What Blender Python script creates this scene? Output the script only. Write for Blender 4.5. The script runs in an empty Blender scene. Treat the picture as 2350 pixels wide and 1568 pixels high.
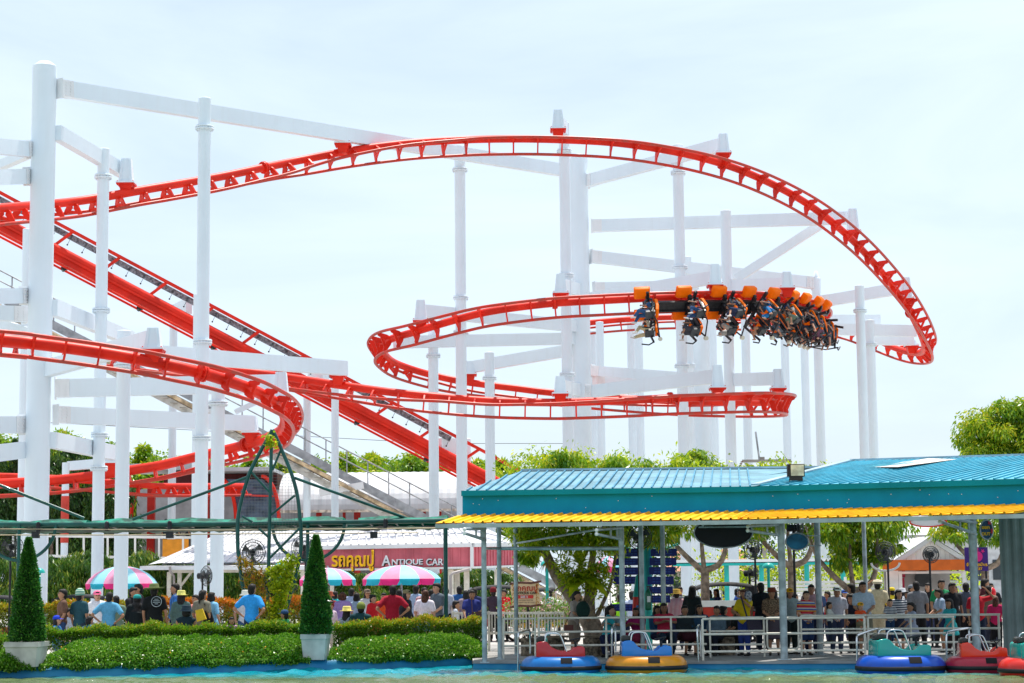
import bpy, math, random
import numpy as np
from mathutils import Vector, Matrix
random.seed(7); RNG = np.random.default_rng(7)
PI = math.pi
scene = bpy.context.scene
COL = scene.collection
# ---------------------------------------------------------------- camera
F = 4570.0; CX, CY = 1175.0, 784.0          # focal length and centre in units of a 2350 px wide picture
CAMZ = 1.66
CAM = Vector((0, 0, CAMZ))
PITCH = math.atan(558 / F); ROLL = -0.0099
RM = Matrix.Rotation(PI / 2 + PITCH, 3, 'X') @ Matrix.Rotation(ROLL, 3, 'Z')
cam_d = bpy.data.cameras.new('camera'); cam = bpy.data.objects.new('camera', cam_d); COL.objects.link(cam)
cam.matrix_world = Matrix.Translation(CAM) @ RM.to_4x4()
cam_d.lens = 36 * F / 2350; cam_d.sensor_width = 36; cam_d.clip_end = 6000; cam_d.clip_start = 0.5
scene.camera = cam
def ray(u, v):
    return RM @ Vector(((u - CX) / F, -(v - CY) / F, -1))
def P(u, v, D):
    d = ray(u, v); return CAM + d * (D / d.y)
def G(u, v, z=0.0):
    d = ray(u, v); return CAM + d * ((z - CAMZ) / d.z)
def hor(u): return 1342 - (u - 1175) * 0.0099
def ZV(u, v, D): return P(u, v, D).z
def GX(u, D): return P(u, hor(u), D).x           # world x of a picture column at depth D at eye level
def px(n, D): return n * D / F
def V(*a): return Vector(a)
# ---------------------------------------------------------------- materials
def s2l(c): return c / 12.92 if c <= 0.04045 else ((c + 0.055) / 1.055) ** 2.4
def srgb(r, g, b): return (s2l(r / 255), s2l(g / 255), s2l(b / 255))
MATS = {}
def mat(name, col, rough=0.5, metal=0.0, var=0.06, scale=3.0, spec=0.3, bump=0.0, trans=0.0, col2=None, coat=0.0, mixs=None):
    """procedural principled material: base colour broken up by noise"""
    if name in MATS: return MATS[name]
    m = bpy.data.materials.new(name); m.use_nodes = True; MATS[name] = m
    nt = m.node_tree; N = nt.nodes; L = nt.links
    b = N['Principled BSDF']; out = N['Material Output']
    tc = N.new('ShaderNodeTexCoord'); no = N.new('ShaderNodeTexNoise')
    no.inputs['Scale'].default_value = scale; no.inputs['Detail'].default_value = 5
    L.new(tc.outputs['Object'], no.inputs['Vector'])
    mx = N.new('ShaderNodeMix'); mx.data_type = 'RGBA'
    c2 = col2 if col2 else tuple(min(1, c * (1 + var * 2)) for c in col)
    c1 = col if col2 else tuple(c * (1 - var * 2) for c in col)
    mx.inputs[6].default_value = (*c1, 1); mx.inputs[7].default_value = (*c2, 1)
    mr = N.new('ShaderNodeMapRange'); mr.inputs[1].default_value = 0.38; mr.inputs[2].default_value = 0.62
    L.new(no.outputs['Fac'], mr.inputs[0]); L.new(mr.outputs[0], mx.inputs[0])
    L.new(mx.outputs[2], b.inputs['Base Color'])
    b.inputs['Roughness'].default_value = rough; b.inputs['Metallic'].default_value = metal
    b.inputs['Specular IOR Level'].default_value = spec
    b.inputs['Coat Weight'].default_value = coat
    if bump:
        bp = N.new('ShaderNodeBump'); bp.inputs['Strength'].default_value = bump; bp.inputs['Distance'].default_value = 0.02
        L.new(no.outputs['Fac'], bp.inputs['Height']); L.new(bp.outputs[0], b.inputs['Normal'])
    if trans:
        tr = N.new('ShaderNodeBsdfTranslucent'); L.new(mx.outputs[2], tr.inputs['Color'])
        ms = N.new('ShaderNodeMixShader'); ms.inputs[0].default_value = trans
        L.new(b.outputs[0], ms.inputs[1]); L.new(tr.outputs[0], ms.inputs[2]); L.new(ms.outputs[0], out.inputs['Surface'])
    return m
def leafmat(name, a, bcol, c, rough=0.42, trans=0.35):
    """foliage: colour varies from leaf to leaf through a per-leaf attribute"""
    if name in MATS: return MATS[name]
    m = bpy.data.materials.new(name); m.use_nodes = True; MATS[name] = m
    nt = m.node_tree; N = nt.nodes; L = nt.links
    b = N['Principled BSDF']; out = N['Material Output']
    at = N.new('ShaderNodeAttribute'); at.attribute_name = 'leafvar'
    cr = N.new('ShaderNodeValToRGB'); e = cr.color_ramp.elements
    e[0].position = 0; e[0].color = (*a, 1); e[1].position = 1; e[1].color = (*c, 1)
    k = e.new(0.55); k.color = (*bcol, 1)
    L.new(at.outputs['Fac'], cr.inputs[0]); L.new(cr.outputs[0], b.inputs['Base Color'])
    b.inputs['Roughness'].default_value = rough
    tr = N.new('ShaderNodeBsdfTranslucent'); L.new(cr.outputs[0], tr.inputs['Color'])
    ms = N.new('ShaderNodeMixShader'); ms.inputs[0].default_value = trans
    L.new(b.outputs[0], ms.inputs[1]); L.new(tr.outputs[0], ms.inputs[2]); L.new(ms.outputs[0], out.inputs['Surface'])
    return m
def stripemat(name, cols, period, axis=2, rough=0.8, widths=None):
    """woven stripes / panels along one object axis"""
    if name in MATS: return MATS[name]
    m = bpy.data.materials.new(name); m.use_nodes = True; MATS[name] = m
    nt = m.node_tree; N = nt.nodes; L = nt.links; b = N['Principled BSDF']
    tc = N.new('ShaderNodeTexCoord'); sp = N.new('ShaderNodeSeparateXYZ'); L.new(tc.outputs['Object'], sp.inputs[0])
    dv = N.new('ShaderNodeMath'); dv.operation = 'DIVIDE'; dv.inputs[1].default_value = period; L.new(sp.outputs[axis], dv.inputs[0])
    fr = N.new('ShaderNodeMath'); fr.operation = 'FRACT'; L.new(dv.outputs[0], fr.inputs[0])
    cr = N.new('ShaderNodeValToRGB'); cr.color_ramp.interpolation = 'CONSTANT'
    e = cr.color_ramp.elements; n = len(cols)
    e[0].position = 0; e[0].color = (*cols[0], 1); e[1].position = 1 / n if not widths else widths[0]; e[1].color = (*cols[1 % n], 1)
    for i in range(2, n):
        k = e.new(i / n if not widths else widths[i - 1]); k.color = (*cols[i], 1)
    L.new(fr.outputs[0], cr.inputs[0]); L.new(cr.outputs[0], b.inputs['Base Color']); b.inputs['Roughness'].default_value = rough
    return m
# ---------------------------------------------------------------- mesh builder
class MB:
    def __init__(self): self.v = []; self.f = []; self.s = []; self.m = []; self.mi = 0
    def add(self, vs, fs, smooth=False):
        o = len(self.v); self.v += [tuple(p) for p in vs]
        for f in fs: self.f.append(tuple(i + o for i in f)); self.s.append(smooth); self.m.append(self.mi)
        return self
    def box(self, c, size, R=None):
        hx, hy, hz = size[0] / 2, size[1] / 2, size[2] / 2; c = Vector(c)
        vs = [Vector((x, y, z)) for x in (-hx, hx) for y in (-hy, hy) for z in (-hz, hz)]
        if R is not None: vs = [R @ p for p in vs]
        return self.add([c + p for p in vs], [(0, 1, 3, 2), (4, 6, 7, 5), (0, 4, 5, 1), (2, 3, 7, 6), (0, 2, 6, 4), (1, 5, 7, 3)])
    def beam(self, a, b, w, h, up=Vector((0, 0, 1)), w1=None, h1=None):
        a = Vector(a); b = Vector(b); t = (b - a).normalized()
        x = t.cross(up)
        if x.length < 1e-4: x = t.cross(Vector((0, 1, 0)))
        x.normalize(); y = x.cross(t).normalized()
        w1 = w if w1 is None else w1; h1 = h if h1 is None else h1; vs = []
        for p, ww, hh in ((a, w, h), (b, w1, h1)):
            vs += [p + x * sx * ww / 2 + y * sy * hh / 2 for sx, sy in ((-1, -1), (1, -1), (1, 1), (-1, 1))]
        return self.add(vs, [(0, 3, 2, 1), (4, 5, 6, 7), (0, 1, 5, 4), (1, 2, 6, 5), (2, 3, 7, 6), (3, 0, 4, 7)])
    def tube(self, pts, r, seg=10, cap=True, closed=False, up=None):
        pts = [Vector(p) for p in pts]; n = len(pts)
        rs = r if isinstance(r, (list, tuple)) else [r] * n
        t0 = (pts[1] - pts[0]).normalized()
        ref = Vector(up) if up else (Vector((0, 0, 1)) if abs(t0.z) < 0.9 else Vector((1, 0, 0)))
        x = t0.cross(ref).normalized(); vs = []
        for i, p in enumerate(pts):
            if closed: t = (pts[(i + 1) % n] - pts[i - 1])
            else: t = pts[min(i + 1, n - 1)] - pts[max(i - 1, 0)]
            t.normalize()
            x = (x - t * x.dot(t)).normalized(); y = t.cross(x)
            for k in range(seg):
                a = 2 * PI * k / seg; vs.append(p + (x * math.cos(a) + y * math.sin(a)) * rs[i])
        fs = []
        for i in range(n if closed else n - 1):
            j = (i + 1) % n
            for k in range(seg):
                k2 = (k + 1) % seg; fs.append((i * seg + k, i * seg + k2, j * seg + k2, j * seg + k))
        self.add(vs, fs, True)
        if cap and not closed:
            self.add(vs[:seg], [tuple(range(seg))[::-1]]); self.add(vs[-seg:], [tuple(range(seg))])
        return self
    def cyl(self, a, b, r, r1=None, seg=12, cap=True): return self.tube([a, b], [r, r if r1 is None else r1], seg, cap)
    def lathe(self, prof, c=(0, 0, 0), seg=16, M=None, a0=0, a1=2 * PI):
        full = abs(a1 - a0 - 2 * PI) < 1e-6; n = seg if full else seg + 1; vs = []; c = Vector(c)
        for r, z in prof:
            for k in range(n):
                a = a0 + (a1 - a0) * k / seg; p = Vector((r * math.cos(a), r * math.sin(a), z))
                if M is not None: p = M @ p
                vs.append(c + p)
        fs = []
        for i in range(len(prof) - 1):
            for k in range(seg):
                k2 = (k + 1) % n if full else k + 1
                fs.append((i * n + k, i * n + k2, (i + 1) * n + k2, (i + 1) * n + k))
        return self.add(vs, fs, True)
    def sphere(self, c, r, seg=12, rings=7, R=None):
        r = (r, r, r) if not isinstance(r, (tuple, list)) else r; c = Vector(c); vs = []
        for i in range(rings + 1):
            th = PI * i / rings
            for k in range(seg):
                a = 2 * PI * k / seg
                p = Vector((r[0] * math.sin(th) * math.cos(a), r[1] * math.sin(th) * math.sin(a), -r[2] * math.cos(th)))
                if R is not None: p = R @ p
                vs.append(c + p)
        return self.add(vs, [(i * seg + k, i * seg + (k + 1) % seg, (i + 1) * seg + (k + 1) % seg, (i + 1) * seg + k) for i in range(rings) for k in range(seg)], True)
    def prism(self, poly, off):
        """poly: 3-D outline, extruded by vector off"""
        n = len(poly); off = Vector(off); a = [Vector(p) for p in poly]; b = [p + off for p in a]
        fs = [tuple(range(n))[::-1], tuple(range(n, 2 * n))] + [(i, (i + 1) % n, n + (i + 1) % n, n + i) for i in range(n)]
        return self.add(a + b, fs)
    def quad(self, *p): return self.add(p, [tuple(range(len(p)))])
    def build(self, name, mats, parent=None, origin=None, **tagkw):
        o = Vector(origin) if origin is not None else (parent_loc(parent) if parent else (Vector(self.v[0]) if self.v else Vector()))
        me = bpy.data.meshes.new(name)
        arr = np.array(self.v, dtype=np.float64).reshape(-1, 3) - np.array(o)
        me.from_pydata(arr.tolist(), [], self.f)
        me.polygons.foreach_set('use_smooth', self.s); me.polygons.foreach_set('material_index', self.m)
        for m in (mats if isinstance(mats, (list, tuple)) else [mats]): me.materials.append(m)
        me.update()
        ob = bpy.data.objects.new(name, me); COL.objects.link(ob)
        if parent: ob.parent = parent; ob.location = o - parent_loc(parent)
        else: ob.location = o
        if tagkw:
            if 'label' in tagkw and 'kind' not in tagkw: tagkw['kind'] = 'thing'
            tag(ob, **tagkw)
        return ob
LOCS = {}
def parent_loc(o):
    l = Vector()
    while o is not None: l = l + o.location; o = o.parent
    return l
def tag(o, label=None, cat=None, group=None, kind=None):
    if label: o['label'] = label
    if cat: o['category'] = cat
    if group: o['group'] = group
    if kind: o['kind'] = kind
    return o
def empty(name, loc, label=None, cat=None, group=None, rz=0):
    o = bpy.data.objects.new(name, None); COL.objects.link(o); o.location = Vector(loc); o.rotation_euler = (0, 0, rz)
    o.empty_display_size = 0.2
    return tag(o, label, cat, group, 'thing' if label else None)
def copy_tree(o, parent=None):
    c = o.copy(); COL.objects.link(c)
    if parent: c.parent = parent
    for ch in list(o.children): copy_tree(ch, c)
    return c
def box_at(mb, c, s): return mb.box(c, s)
def lerp(a, b, t): return a + (b - a) * t
def spline(pts, n):
    """Catmull-Rom through rows of numbers, evenly resampled to n rows by arc length of the first three"""
    A = np.array(pts, dtype=float); A = np.vstack([2 * A[0] - A[1], A, 2 * A[-1] - A[-2]]); out = []
    for i in range(1, len(A) - 2):
        p0, p1, p2, p3 = A[i - 1:i + 3]
        for k in range(24):
            t = k / 24
            out.append(0.5 * ((2 * p1) + (-p0 + p2) * t + (2 * p0 - 5 * p1 + 4 * p2 - p3) * t * t + (-p0 + 3 * p1 - 3 * p2 + p3) * t ** 3))
    out.append(A[-2]); out = np.array(out)
    d = np.r_[0, np.cumsum(np.linalg.norm(np.diff(out[:, :3], axis=0), axis=1))]
    if n is None: n = int(d[-1] / 0.25) + 2
    s = np.linspace(0, d[-1], n)
    return np.stack([np.interp(s, d, out[:, j]) for j in range(out.shape[1])], 1), d[-1]
# ---------------------------------------------------------------- shared materials
WHITE = mat('white_steel_paint', (0.74, 0.82, 0.875), 0.5, var=0.012, scale=0.5, spec=0.25)
def streaks(m):
    """faint vertical rain streaks and grime over a painted steel material"""
    nt = m.node_tree; N = nt.nodes; L = nt.links; b = N['Principled BSDF']; src = b.inputs['Base Color'].links[0].from_socket
    tc = N.new('ShaderNodeTexCoord'); mp = N.new('ShaderNodeMapping'); mp.inputs['Scale'].default_value = (2.6, 2.6, .2); no = N.new('ShaderNodeTexNoise'); no.inputs['Scale'].default_value = 1.6; no.inputs['Detail'].default_value = 6
    L.new(tc.outputs['Object'], mp.inputs[0]); L.new(mp.outputs[0], no.inputs['Vector']); mr = N.new('ShaderNodeMapRange'); mr.inputs[1].default_value = .52; mr.inputs[2].default_value = .80; mr.inputs[4].default_value = .10
    L.new(no.outputs['Fac'], mr.inputs[0]); mx = N.new('ShaderNodeMix'); mx.data_type = 'RGBA'; mx.inputs[7].default_value = (.50, .47, .42, 1); L.new(mr.outputs[0], mx.inputs[0]); L.new(src, mx.inputs[6]); L.new(mx.outputs[2], b.inputs['Base Color'])
streaks(WHITE)
RAILM = mat('wheel_worn_red_rail', (0.60, 0.026, 0.010), 0.36, spec=0.35, scale=2.6, col2=(0.40, 0.055, 0.035))
WHITE2 = mat('white_sheet_metal', (0.78, 0.79, 0.80), 0.35, var=0.03, scale=0.7)
RED = mat('red_track_paint', (0.72, 0.026, 0.010), 0.42, var=0.07, scale=1.1, spec=0.22)
REDD = mat('faded_red_paint', (0.60, 0.06, 0.04), 0.5, var=0.08, scale=2)
GREY = mat('galvanised_steel', (0.36, 0.38, 0.40), 0.42, metal=0.5, var=0.12, scale=4)
GREYP = mat('grey_green_painted_steel', (0.36, 0.42, 0.41), 0.4, var=0.08, scale=3)
DARK = mat('black_painted_metal', (0.018, 0.02, 0.024), 0.4, var=0.2, scale=8)
CHROME = mat('stainless_tube', (0.62, 0.63, 0.65), 0.16, metal=1.0, var=0.04, scale=6)
ORANGE = mat('orange_plastic', (1.0, 0.165, 0.0), 0.5, var=0.03, scale=5, spec=.12)
TEALD = mat('dark_green_enamel', (0.003, 0.075, 0.062), 0.3, var=0.1, scale=4, coat=0.2)
BEIGE = mat('cream_railing_paint', (0.74, 0.70, 0.60), 0.45, var=0.06, scale=5)
CONC = mat('light_concrete_paving', (0.46, 0.44, 0.41), 0.85, var=0.10, scale=0.8, bump=0.2)
WOOD = mat('weathered_wood', (0.20, 0.15, 0.10), 0.8, var=0.2, scale=6, bump=0.3)
BARK = mat('tree_bark', (0.27, 0.20, 0.15), 0.9, var=0.2, scale=7, bump=0.5)
PAINTW = mat('white_wall_paint', (0.78, 0.77, 0.74), 0.6, var=0.04, scale=2)
# ---------------------------------------------------------------- world, sun
w = bpy.data.worlds.new('World'); scene.world = w; w.use_nodes = True
nt = w.node_tree; N = nt.nodes; L = nt.links
bg = N['Background']; sky = N.new('ShaderNodeTexSky'); sky.sky_type = 'NISHITA'; sky.sun_disc = False
SUN_EL, SUN_AZ = math.radians(71), math.radians(20)      # azimuth measured from +Y towards +X (sun beyond the ride, to the right)
sky.sun_elevation = SUN_EL; sky.sun_rotation = SUN_AZ; sky.altitude = 0; sky.air_density = 1.0; sky.dust_density = 1.6; sky.ozone_density = 1.0
tc = N.new('ShaderNodeTexCoord'); mp = N.new('ShaderNodeMapping'); mp.inputs['Scale'].default_value = (1.2, 1.2, 5.5)
no = N.new('ShaderNodeTexNoise'); no.inputs['Scale'].default_value = 2.1; no.inputs['Detail'].default_value = 7; no.inputs['Roughness'].default_value = 0.55
no.inputs['Distortion'].default_value = 0.6
L.new(tc.outputs['Generated'], mp.inputs[0]); L.new(mp.outputs[0], no.inputs['Vector'])
mr = N.new('ShaderNodeMapRange'); mr.inputs[1].default_value = 0.38; mr.inputs[2].default_value = 0.68; mr.inputs[3].default_value = 0.60; mr.inputs[4].default_value = 1.0
L.new(no.outputs['Fac'], mr.inputs[0])
mx = N.new('ShaderNodeMix'); mx.data_type = 'RGBA'; mx.inputs[7].default_value = (6.3, 7.4, 8.55, 1)   # thin high cloud veil
L.new(mr.outputs[0], mx.inputs[0]); L.new(sky.outputs[0], mx.inputs[6]); L.new(mx.outputs[2], bg.inputs['Color'])
bg.inputs['Strength'].default_value = 0.10
sd = bpy.data.lights.new('sun', 'SUN'); sd.energy = 4.2; sd.angle = math.radians(0.5); sd.color = (1.0, 0.95, 0.87)
sun = bpy.data.objects.new('sun', sd); COL.objects.link(sun)
sdir = Vector((math.sin(SUN_AZ) * math.cos(SUN_EL), math.cos(SUN_AZ) * math.cos(SUN_EL), math.sin(SUN_EL)))
sun.rotation_euler = sdir.to_track_quat('Z', 'Y').to_euler(); sun.location = (20, -10, 60)
scene.view_settings.view_transform = 'Standard'; scene.view_settings.look = 'None'; scene.view_settings.gamma = 1; scene.view_settings.exposure = 0.53
# ---------------------------------------------------------------- ground, water
WZ = -0.16
# pond edge read on the ground: left planter wall, then the dock front
EDGE = [G(-120, 1561, WZ), G(0, 1557, WZ), G(250, 1552, WZ), G(459, 1545, WZ), G(850, 1536, WZ), G(1084, 1527, WZ)]
DOCK = [G(1086, 1535, WZ), G(1705, 1536.5, WZ), G(2450, 1534, WZ)]
gb = MB(); front = [Vector((p.x, p.y, 0)) for p in EDGE] + [Vector((p.x, p.y + .02, 0)) for p in DOCK]
front = [Vector((-400, front[0].y, 0))] + front + [Vector((400, front[-1].y, 0))]
ring = [(400, 2500), (-400, 2500)]
for a, b in zip(front[:-1], front[1:]):
    gb.quad((a.x, a.y, -.004), (b.x, b.y, -.004), (b.x, 3000, -.004), (a.x, 3000, -.004))
for s in (-1, 1):
    gb.quad((s * 400, 40, -.004), (s * 3000, 40, -.004), (s * 3000, 3000, -.004), (s * 400, 3000, -.004))
# near bank behind the photographer
gb.quad((-400, -60, 0), (400, -60, 0), (400, 2, 0), (-400, 2, 0))
gb.quad((-400, 2, 0), (400, 2, 0), (400, 2, -1), (-400, 2, -1))
gb.build('ground', CONC, origin=(0, 0, 0), kind='structure')
def watermat():
    m = bpy.data.materials.new('pond_water'); m.use_nodes = True; nt = m.node_tree; N = nt.nodes; L = nt.links; b = N['Principled BSDF']
    tc = N.new('ShaderNodeTexCoord'); sp = N.new('ShaderNodeSeparateXYZ'); L.new(tc.outputs['Object'], sp.inputs[0])
    n1 = N.new('ShaderNodeTexNoise'); n1.inputs['Scale'].default_value = 11; n1.inputs['Detail'].default_value = 6; n1.inputs['Roughness'].default_value = 0.65
    mp = N.new('ShaderNodeMapping'); mp.inputs['Scale'].default_value = (1.0, 0.45, 1); L.new(tc.outputs['Object'], mp.inputs[0]); L.new(mp.outputs[0], n1.inputs['Vector'])
    bp = N.new('ShaderNodeBump'); bp.inputs['Strength'].default_value = 0.5; bp.inputs['Distance'].default_value = 0.06
    L.new(n1.outputs['Fac'], bp.inputs['Height']); L.new(bp.outputs[0], b.inputs['Normal'])
    # turquoise over the painted shelf near the wall, olive green further out
    n2 = N.new('ShaderNodeTexNoise'); n2.inputs['Scale'].default_value = 0.8; n2.inputs['Detail'].default_value = 3; L.new(tc.outputs['Object'], n2.inputs['Vector'])
    ad = N.new('ShaderNodeMath'); ad.operation = 'MULTIPLY_ADD'; ad.inputs[1].default_value = 1.3; L.new(n2.outputs['Fac'], ad.inputs[0])
    sl = N.new('ShaderNodeMath'); sl.operation = 'MULTIPLY_ADD'; sl.inputs[1].default_value = 0.14; L.new(sp.outputs[0], sl.inputs[0]); L.new(sp.outputs[1], sl.inputs[2])
    L.new(sl.outputs[0], ad.inputs[2])
    mr = N.new('ShaderNodeMapRange'); mr.inputs[1].default_value = 40.2; mr.inputs[2].default_value = 42.0; L.new(ad.outputs[0], mr.inputs[0])
    cr = N.new('ShaderNodeValToRGB'); e = cr.color_ramp.elements; e[0].color = (0.11, 0.155, 0.065, 1); e[1].color = (0.004, 0.26, 0.33, 1)
    k = e.new(0.5); k.color = (0.05, 0.22, 0.19, 1)
    L.new(mr.outputs[0], cr.inputs[0]); L.new(cr.outputs[0], b.inputs['Base Color']); b.inputs['Roughness'].default_value = 0.06
    b.inputs['IOR'].default_value = 1.33
    return m
wb = MB(); nx, ny = 620, 150; xs_ = np.linspace(-14, 15, nx); ys_ = np.linspace(37.2, 47, ny); X_, Y_ = np.meshgrid(xs_, ys_)
Z_ = np.zeros_like(X_)
for _ in range(46):
    lam = RNG.uniform(.13, 1.1); th_ = RNG.normal(0, .75) + PI / 2; k_ = 2 * PI / lam; Z_ += .0115 * (lam / .8) ** .75 * np.sin(k_ * (X_ * math.cos(th_) + Y_ * math.sin(th_)) + RNG.uniform(0, 6.3)) * .55
Z_ = WZ + Z_ * (.75 + .5 * np.sin(X_ * .7 + Y_ * .9) * np.sin(X_ * .23 - 1))
edge_ = np.minimum(np.minimum(X_ + 14, 15 - X_), np.minimum(Y_ - 37.2, 47 - Y_)); Z_ = WZ + (Z_ - WZ) * np.clip(edge_ / .4, 0, 1)
wb.add(np.stack([X_, Y_, Z_], -1).reshape(-1, 3).tolist(), [(j * nx + i, j * nx + i + 1, (j + 1) * nx + i + 1, (j + 1) * nx + i) for j in range(ny - 1) for i in range(nx - 1)], True)
for a_, b_, c_, d_ in ((-400, 400, 2, 37.2), (-400, 400, 47, 60), (-400, -14, 37.2, 47), (15, 400, 37.2, 47)): wb.quad((a_, c_, WZ), (b_, c_, WZ), (b_, d_, WZ), (a_, d_, WZ))
wb.build('pond_water', watermat(), origin=(0, 0, 0), kind='structure')
# ---------------------------------------------------------------- roller coaster track
def build_track(name, rows, label, tie=1.0, gauge=0.86, drop=0.47, r=0.16, rr=0.062, flanges=()):
    """rows: (u, v, D, bank in degrees); bank turns the rails towards the right of travel"""
    pts = [(*P(u, v, D), b) for u, v, D, b in rows]
    A, Ln = spline(pts, None); n = len(A)
    pos = [Vector(a[:3]) for a in A]; frames = []
    for i in range(n):
        t = (pos[min(i + 1, n - 1)] - pos[max(i - 1, 0)]).normalized()
        side = t.cross(Vector((0, 0, 1))).normalized(); dn = -(side.cross(t)).normalized()
        a = math.radians(A[i][3]); nn = (dn * math.cos(a) + side * math.sin(a)).normalized()
        frames.append((pos[i], t, nn, t.cross(nn).normalized()))
    root = empty(name, (pos[0].x, pos[0].y, pos[0].z), label, 'roller coaster track')
    m = MB(); m.tube(pos, r, 14); m.build('spine', RED, root)
    for s in (-1, 1):
        m = MB(); m.tube([p + nn * drop + l * s * gauge / 2 for p, t, nn, l in frames], rr, 9); m.build('rail', RAILM, root)
    k = 0.5; step = Ln / (n - 1); ntie = 0; extra = MB()
    while k < Ln:
        i = min(int(k / step), n - 1); p, t, nn, l = frames[i]; ntie += 1; m = MB() if ntie <= 99 else extra
        for s in (-1, 1):
            o = p + nn * (r * 0.5) + l * s * r * 0.6; e = p + nn * (drop - 0.02) + l * s * (gauge / 2 - 0.02)
            poly = [o - nn * .10 - l * s * .02, o + l * s * .13 + nn * .02, e - l * s * .02 - nn * .10, e + l * s * .03 + nn * .05, e - l * s * .10 + nn * .05, o + nn * .17 - l * s * .06]
            m.prism([q - t * .03 for q in poly], t * .06)
        a1 = p + nn * drop * .80 - l * (gauge / 2 - .05); b1 = p + nn * drop * .80 + l * (gauge / 2 - .05)
        m.beam(a1, b1, .055, .10, up=nn)
        if m is not extra: m.build('cross_tie', RED, root)
        k += tie
    if extra.v: tag(extra.build('cross_ties', RED, root), kind='stuff')
    for fr in flanges:
        i = int(fr * (n - 1)); p, t, nn, l = frames[i]
        m = MB(); m.cyl(p - t * .07, p - t * .012, r + .085, seg=18); m.cyl(p + t * .012, p + t * .07, r + .085, seg=18)
        for q in range(12):
            a = q * PI / 6; c = p + (nn * math.cos(a) + l * math.sin(a)) * (r + .05); m.cyl(c - t * .11, c + t * .11, .018, seg=6)
        m.build('flange_joint', RED, root)
    return root, frames, Ln
TA, FA, LA = build_track('coaster_track', [
    (-90, 489, 64, -11), (0, 478, 66, -11), (176, 462, 70, -11), (352, 432, 72, -10), (498, 407, 74, -5), (600, 386, 75.5, 3), (688, 368, 77, 12), (805, 346, 78, 23),
    (938, 329, 79, 33), (1070, 321, 80, 38), (1187, 319, 80, 42), (1290, 321, 80, 44), (1400, 327, 80, 45), (1500, 340, 80.5, 46),
    (1600, 360, 81, 47), (1700, 391, 82, 48), (1800, 437, 83.5, 50), (1880, 487, 85, 52), (1960, 555, 87, 55), (2030, 633, 89.5, 60),
    (2078, 700, 92, 66), (2110, 760, 94.5, 72), (2122, 800, 97, 78), (2105, 811, 100, 76), (2062, 802, 102, 68), (2000, 775, 104, 55), (1930, 748, 106, 45), (1850, 738, 107, 38), (1700, 731, 107.5, 34), (1560, 728, 107.5, 32), (1440, 733, 107.5, 30), (1330, 743, 107.5, 28)],
    'highest red track, long arch rising over the white columns and dropping at far right', flanges=(0.19, 0.44, 0.64))
TB, FB, LB = build_track('coaster_track', [
    (1770, 740, 99.5, -20), (1832, 736, 97, -26), (1868, 725, 93.4, -34), (1876, 714, 90.4, -40), (1864, 704, 88, -44), (1838, 695, 86.2, -48), (1805, 689, 84.7, -51), (1765, 684.5, 83.3, -54), (1713, 681, 82.1, -56), (1645, 681, 81, -57), (1568, 682, 80.3, -57), (1500, 684, 80, -57), (1380, 690, 80, -58), (1262, 697, 80, -58),
    (1130, 714, 80, -59), (1043, 735, 80.5, -60), (955, 761, 81.5, -64), (896, 779, 83, -70), (876, 799, 85.5, -70), (886, 817, 88, -62), (905, 832, 89.5, -50), (940, 846, 90.5, -40),
    (984, 859, 91, -30), (1046, 873, 91, -22), (1113, 883, 91, -16), (1180, 891, 91, -14), (1262, 901, 91, -16), (1400, 912, 91, -24), (1550, 921, 91, -34), (1680, 924, 90.5, -44), (1760, 924, 88.5, -56), (1790, 922, 85.5, -64),
    (1786, 916, 82.5, -62), (1745, 911, 80.2, -58), (1675, 911, 79.2, -54), (1543, 914, 78.6, -50), (1440, 919, 78.5, -46), (1323, 923, 78.5, -41), (1262, 924, 78.5, -38), (1130, 921, 78.5, -30), (1013, 912, 78.5, -28),
    (896, 900, 78.5, -16), (779, 884, 79, -8), (691, 871, 79.5, -4), (600, 858, 80, 0), (500, 846, 80, 4), (363, 828, 80, 8), (250, 815, 80, 10), (100, 797, 80, 10), (-90, 780, 80, 10)],
    'red track in two stacked loops in the middle, carrying the orange train', flanges=(0.27, 0.55, 0.72))
TE, FE, LE = build_track('coaster_track', [
    (-120, 770, 58, 72), (0, 780, 58.5, 72), (73, 788, 59, 72), (152, 798, 59.2, 72), (228, 809, 59.4, 72), (293, 820, 59.6, 72), (366, 834, 60, 72), (425, 847, 60.3, 72), (483, 862, 60.8, 72), (557, 886, 61.8, 71),
    (600, 905, 62.8, 68), (632, 925, 64, 69), (651, 948, 66, 68), (654, 970, 68.4, 62), (642, 990, 70.6, 52), (607, 1008, 72.4, 40), (568, 1020, 73.3, 30), (500, 1037, 74, 20), (441, 1051, 74, 14), (371, 1068, 74, 10),
    (297, 1080, 74, 6), (211, 1093, 74, 4), (117, 1103, 74, 2), (0, 1110, 74, 0), (-120, 1114, 74, 0)],
    'nearest red track, U-shaped turn at left in front of the thickest column', r=0.185, gauge=0.68, flanges=(0.24, 0.66))
TF, FF, LF = build_track('coaster_track', [
    (-80, 1092, 96, 0), (40, 1094, 96, 0), (160, 1100, 96, 0), (297, 1111, 96, 0), (372, 1116, 97, 0), (470, 1116, 100, 0), (560, 1116, 103, 0)],
    'low red track running into the station roof, behind the columns at left')
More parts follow.
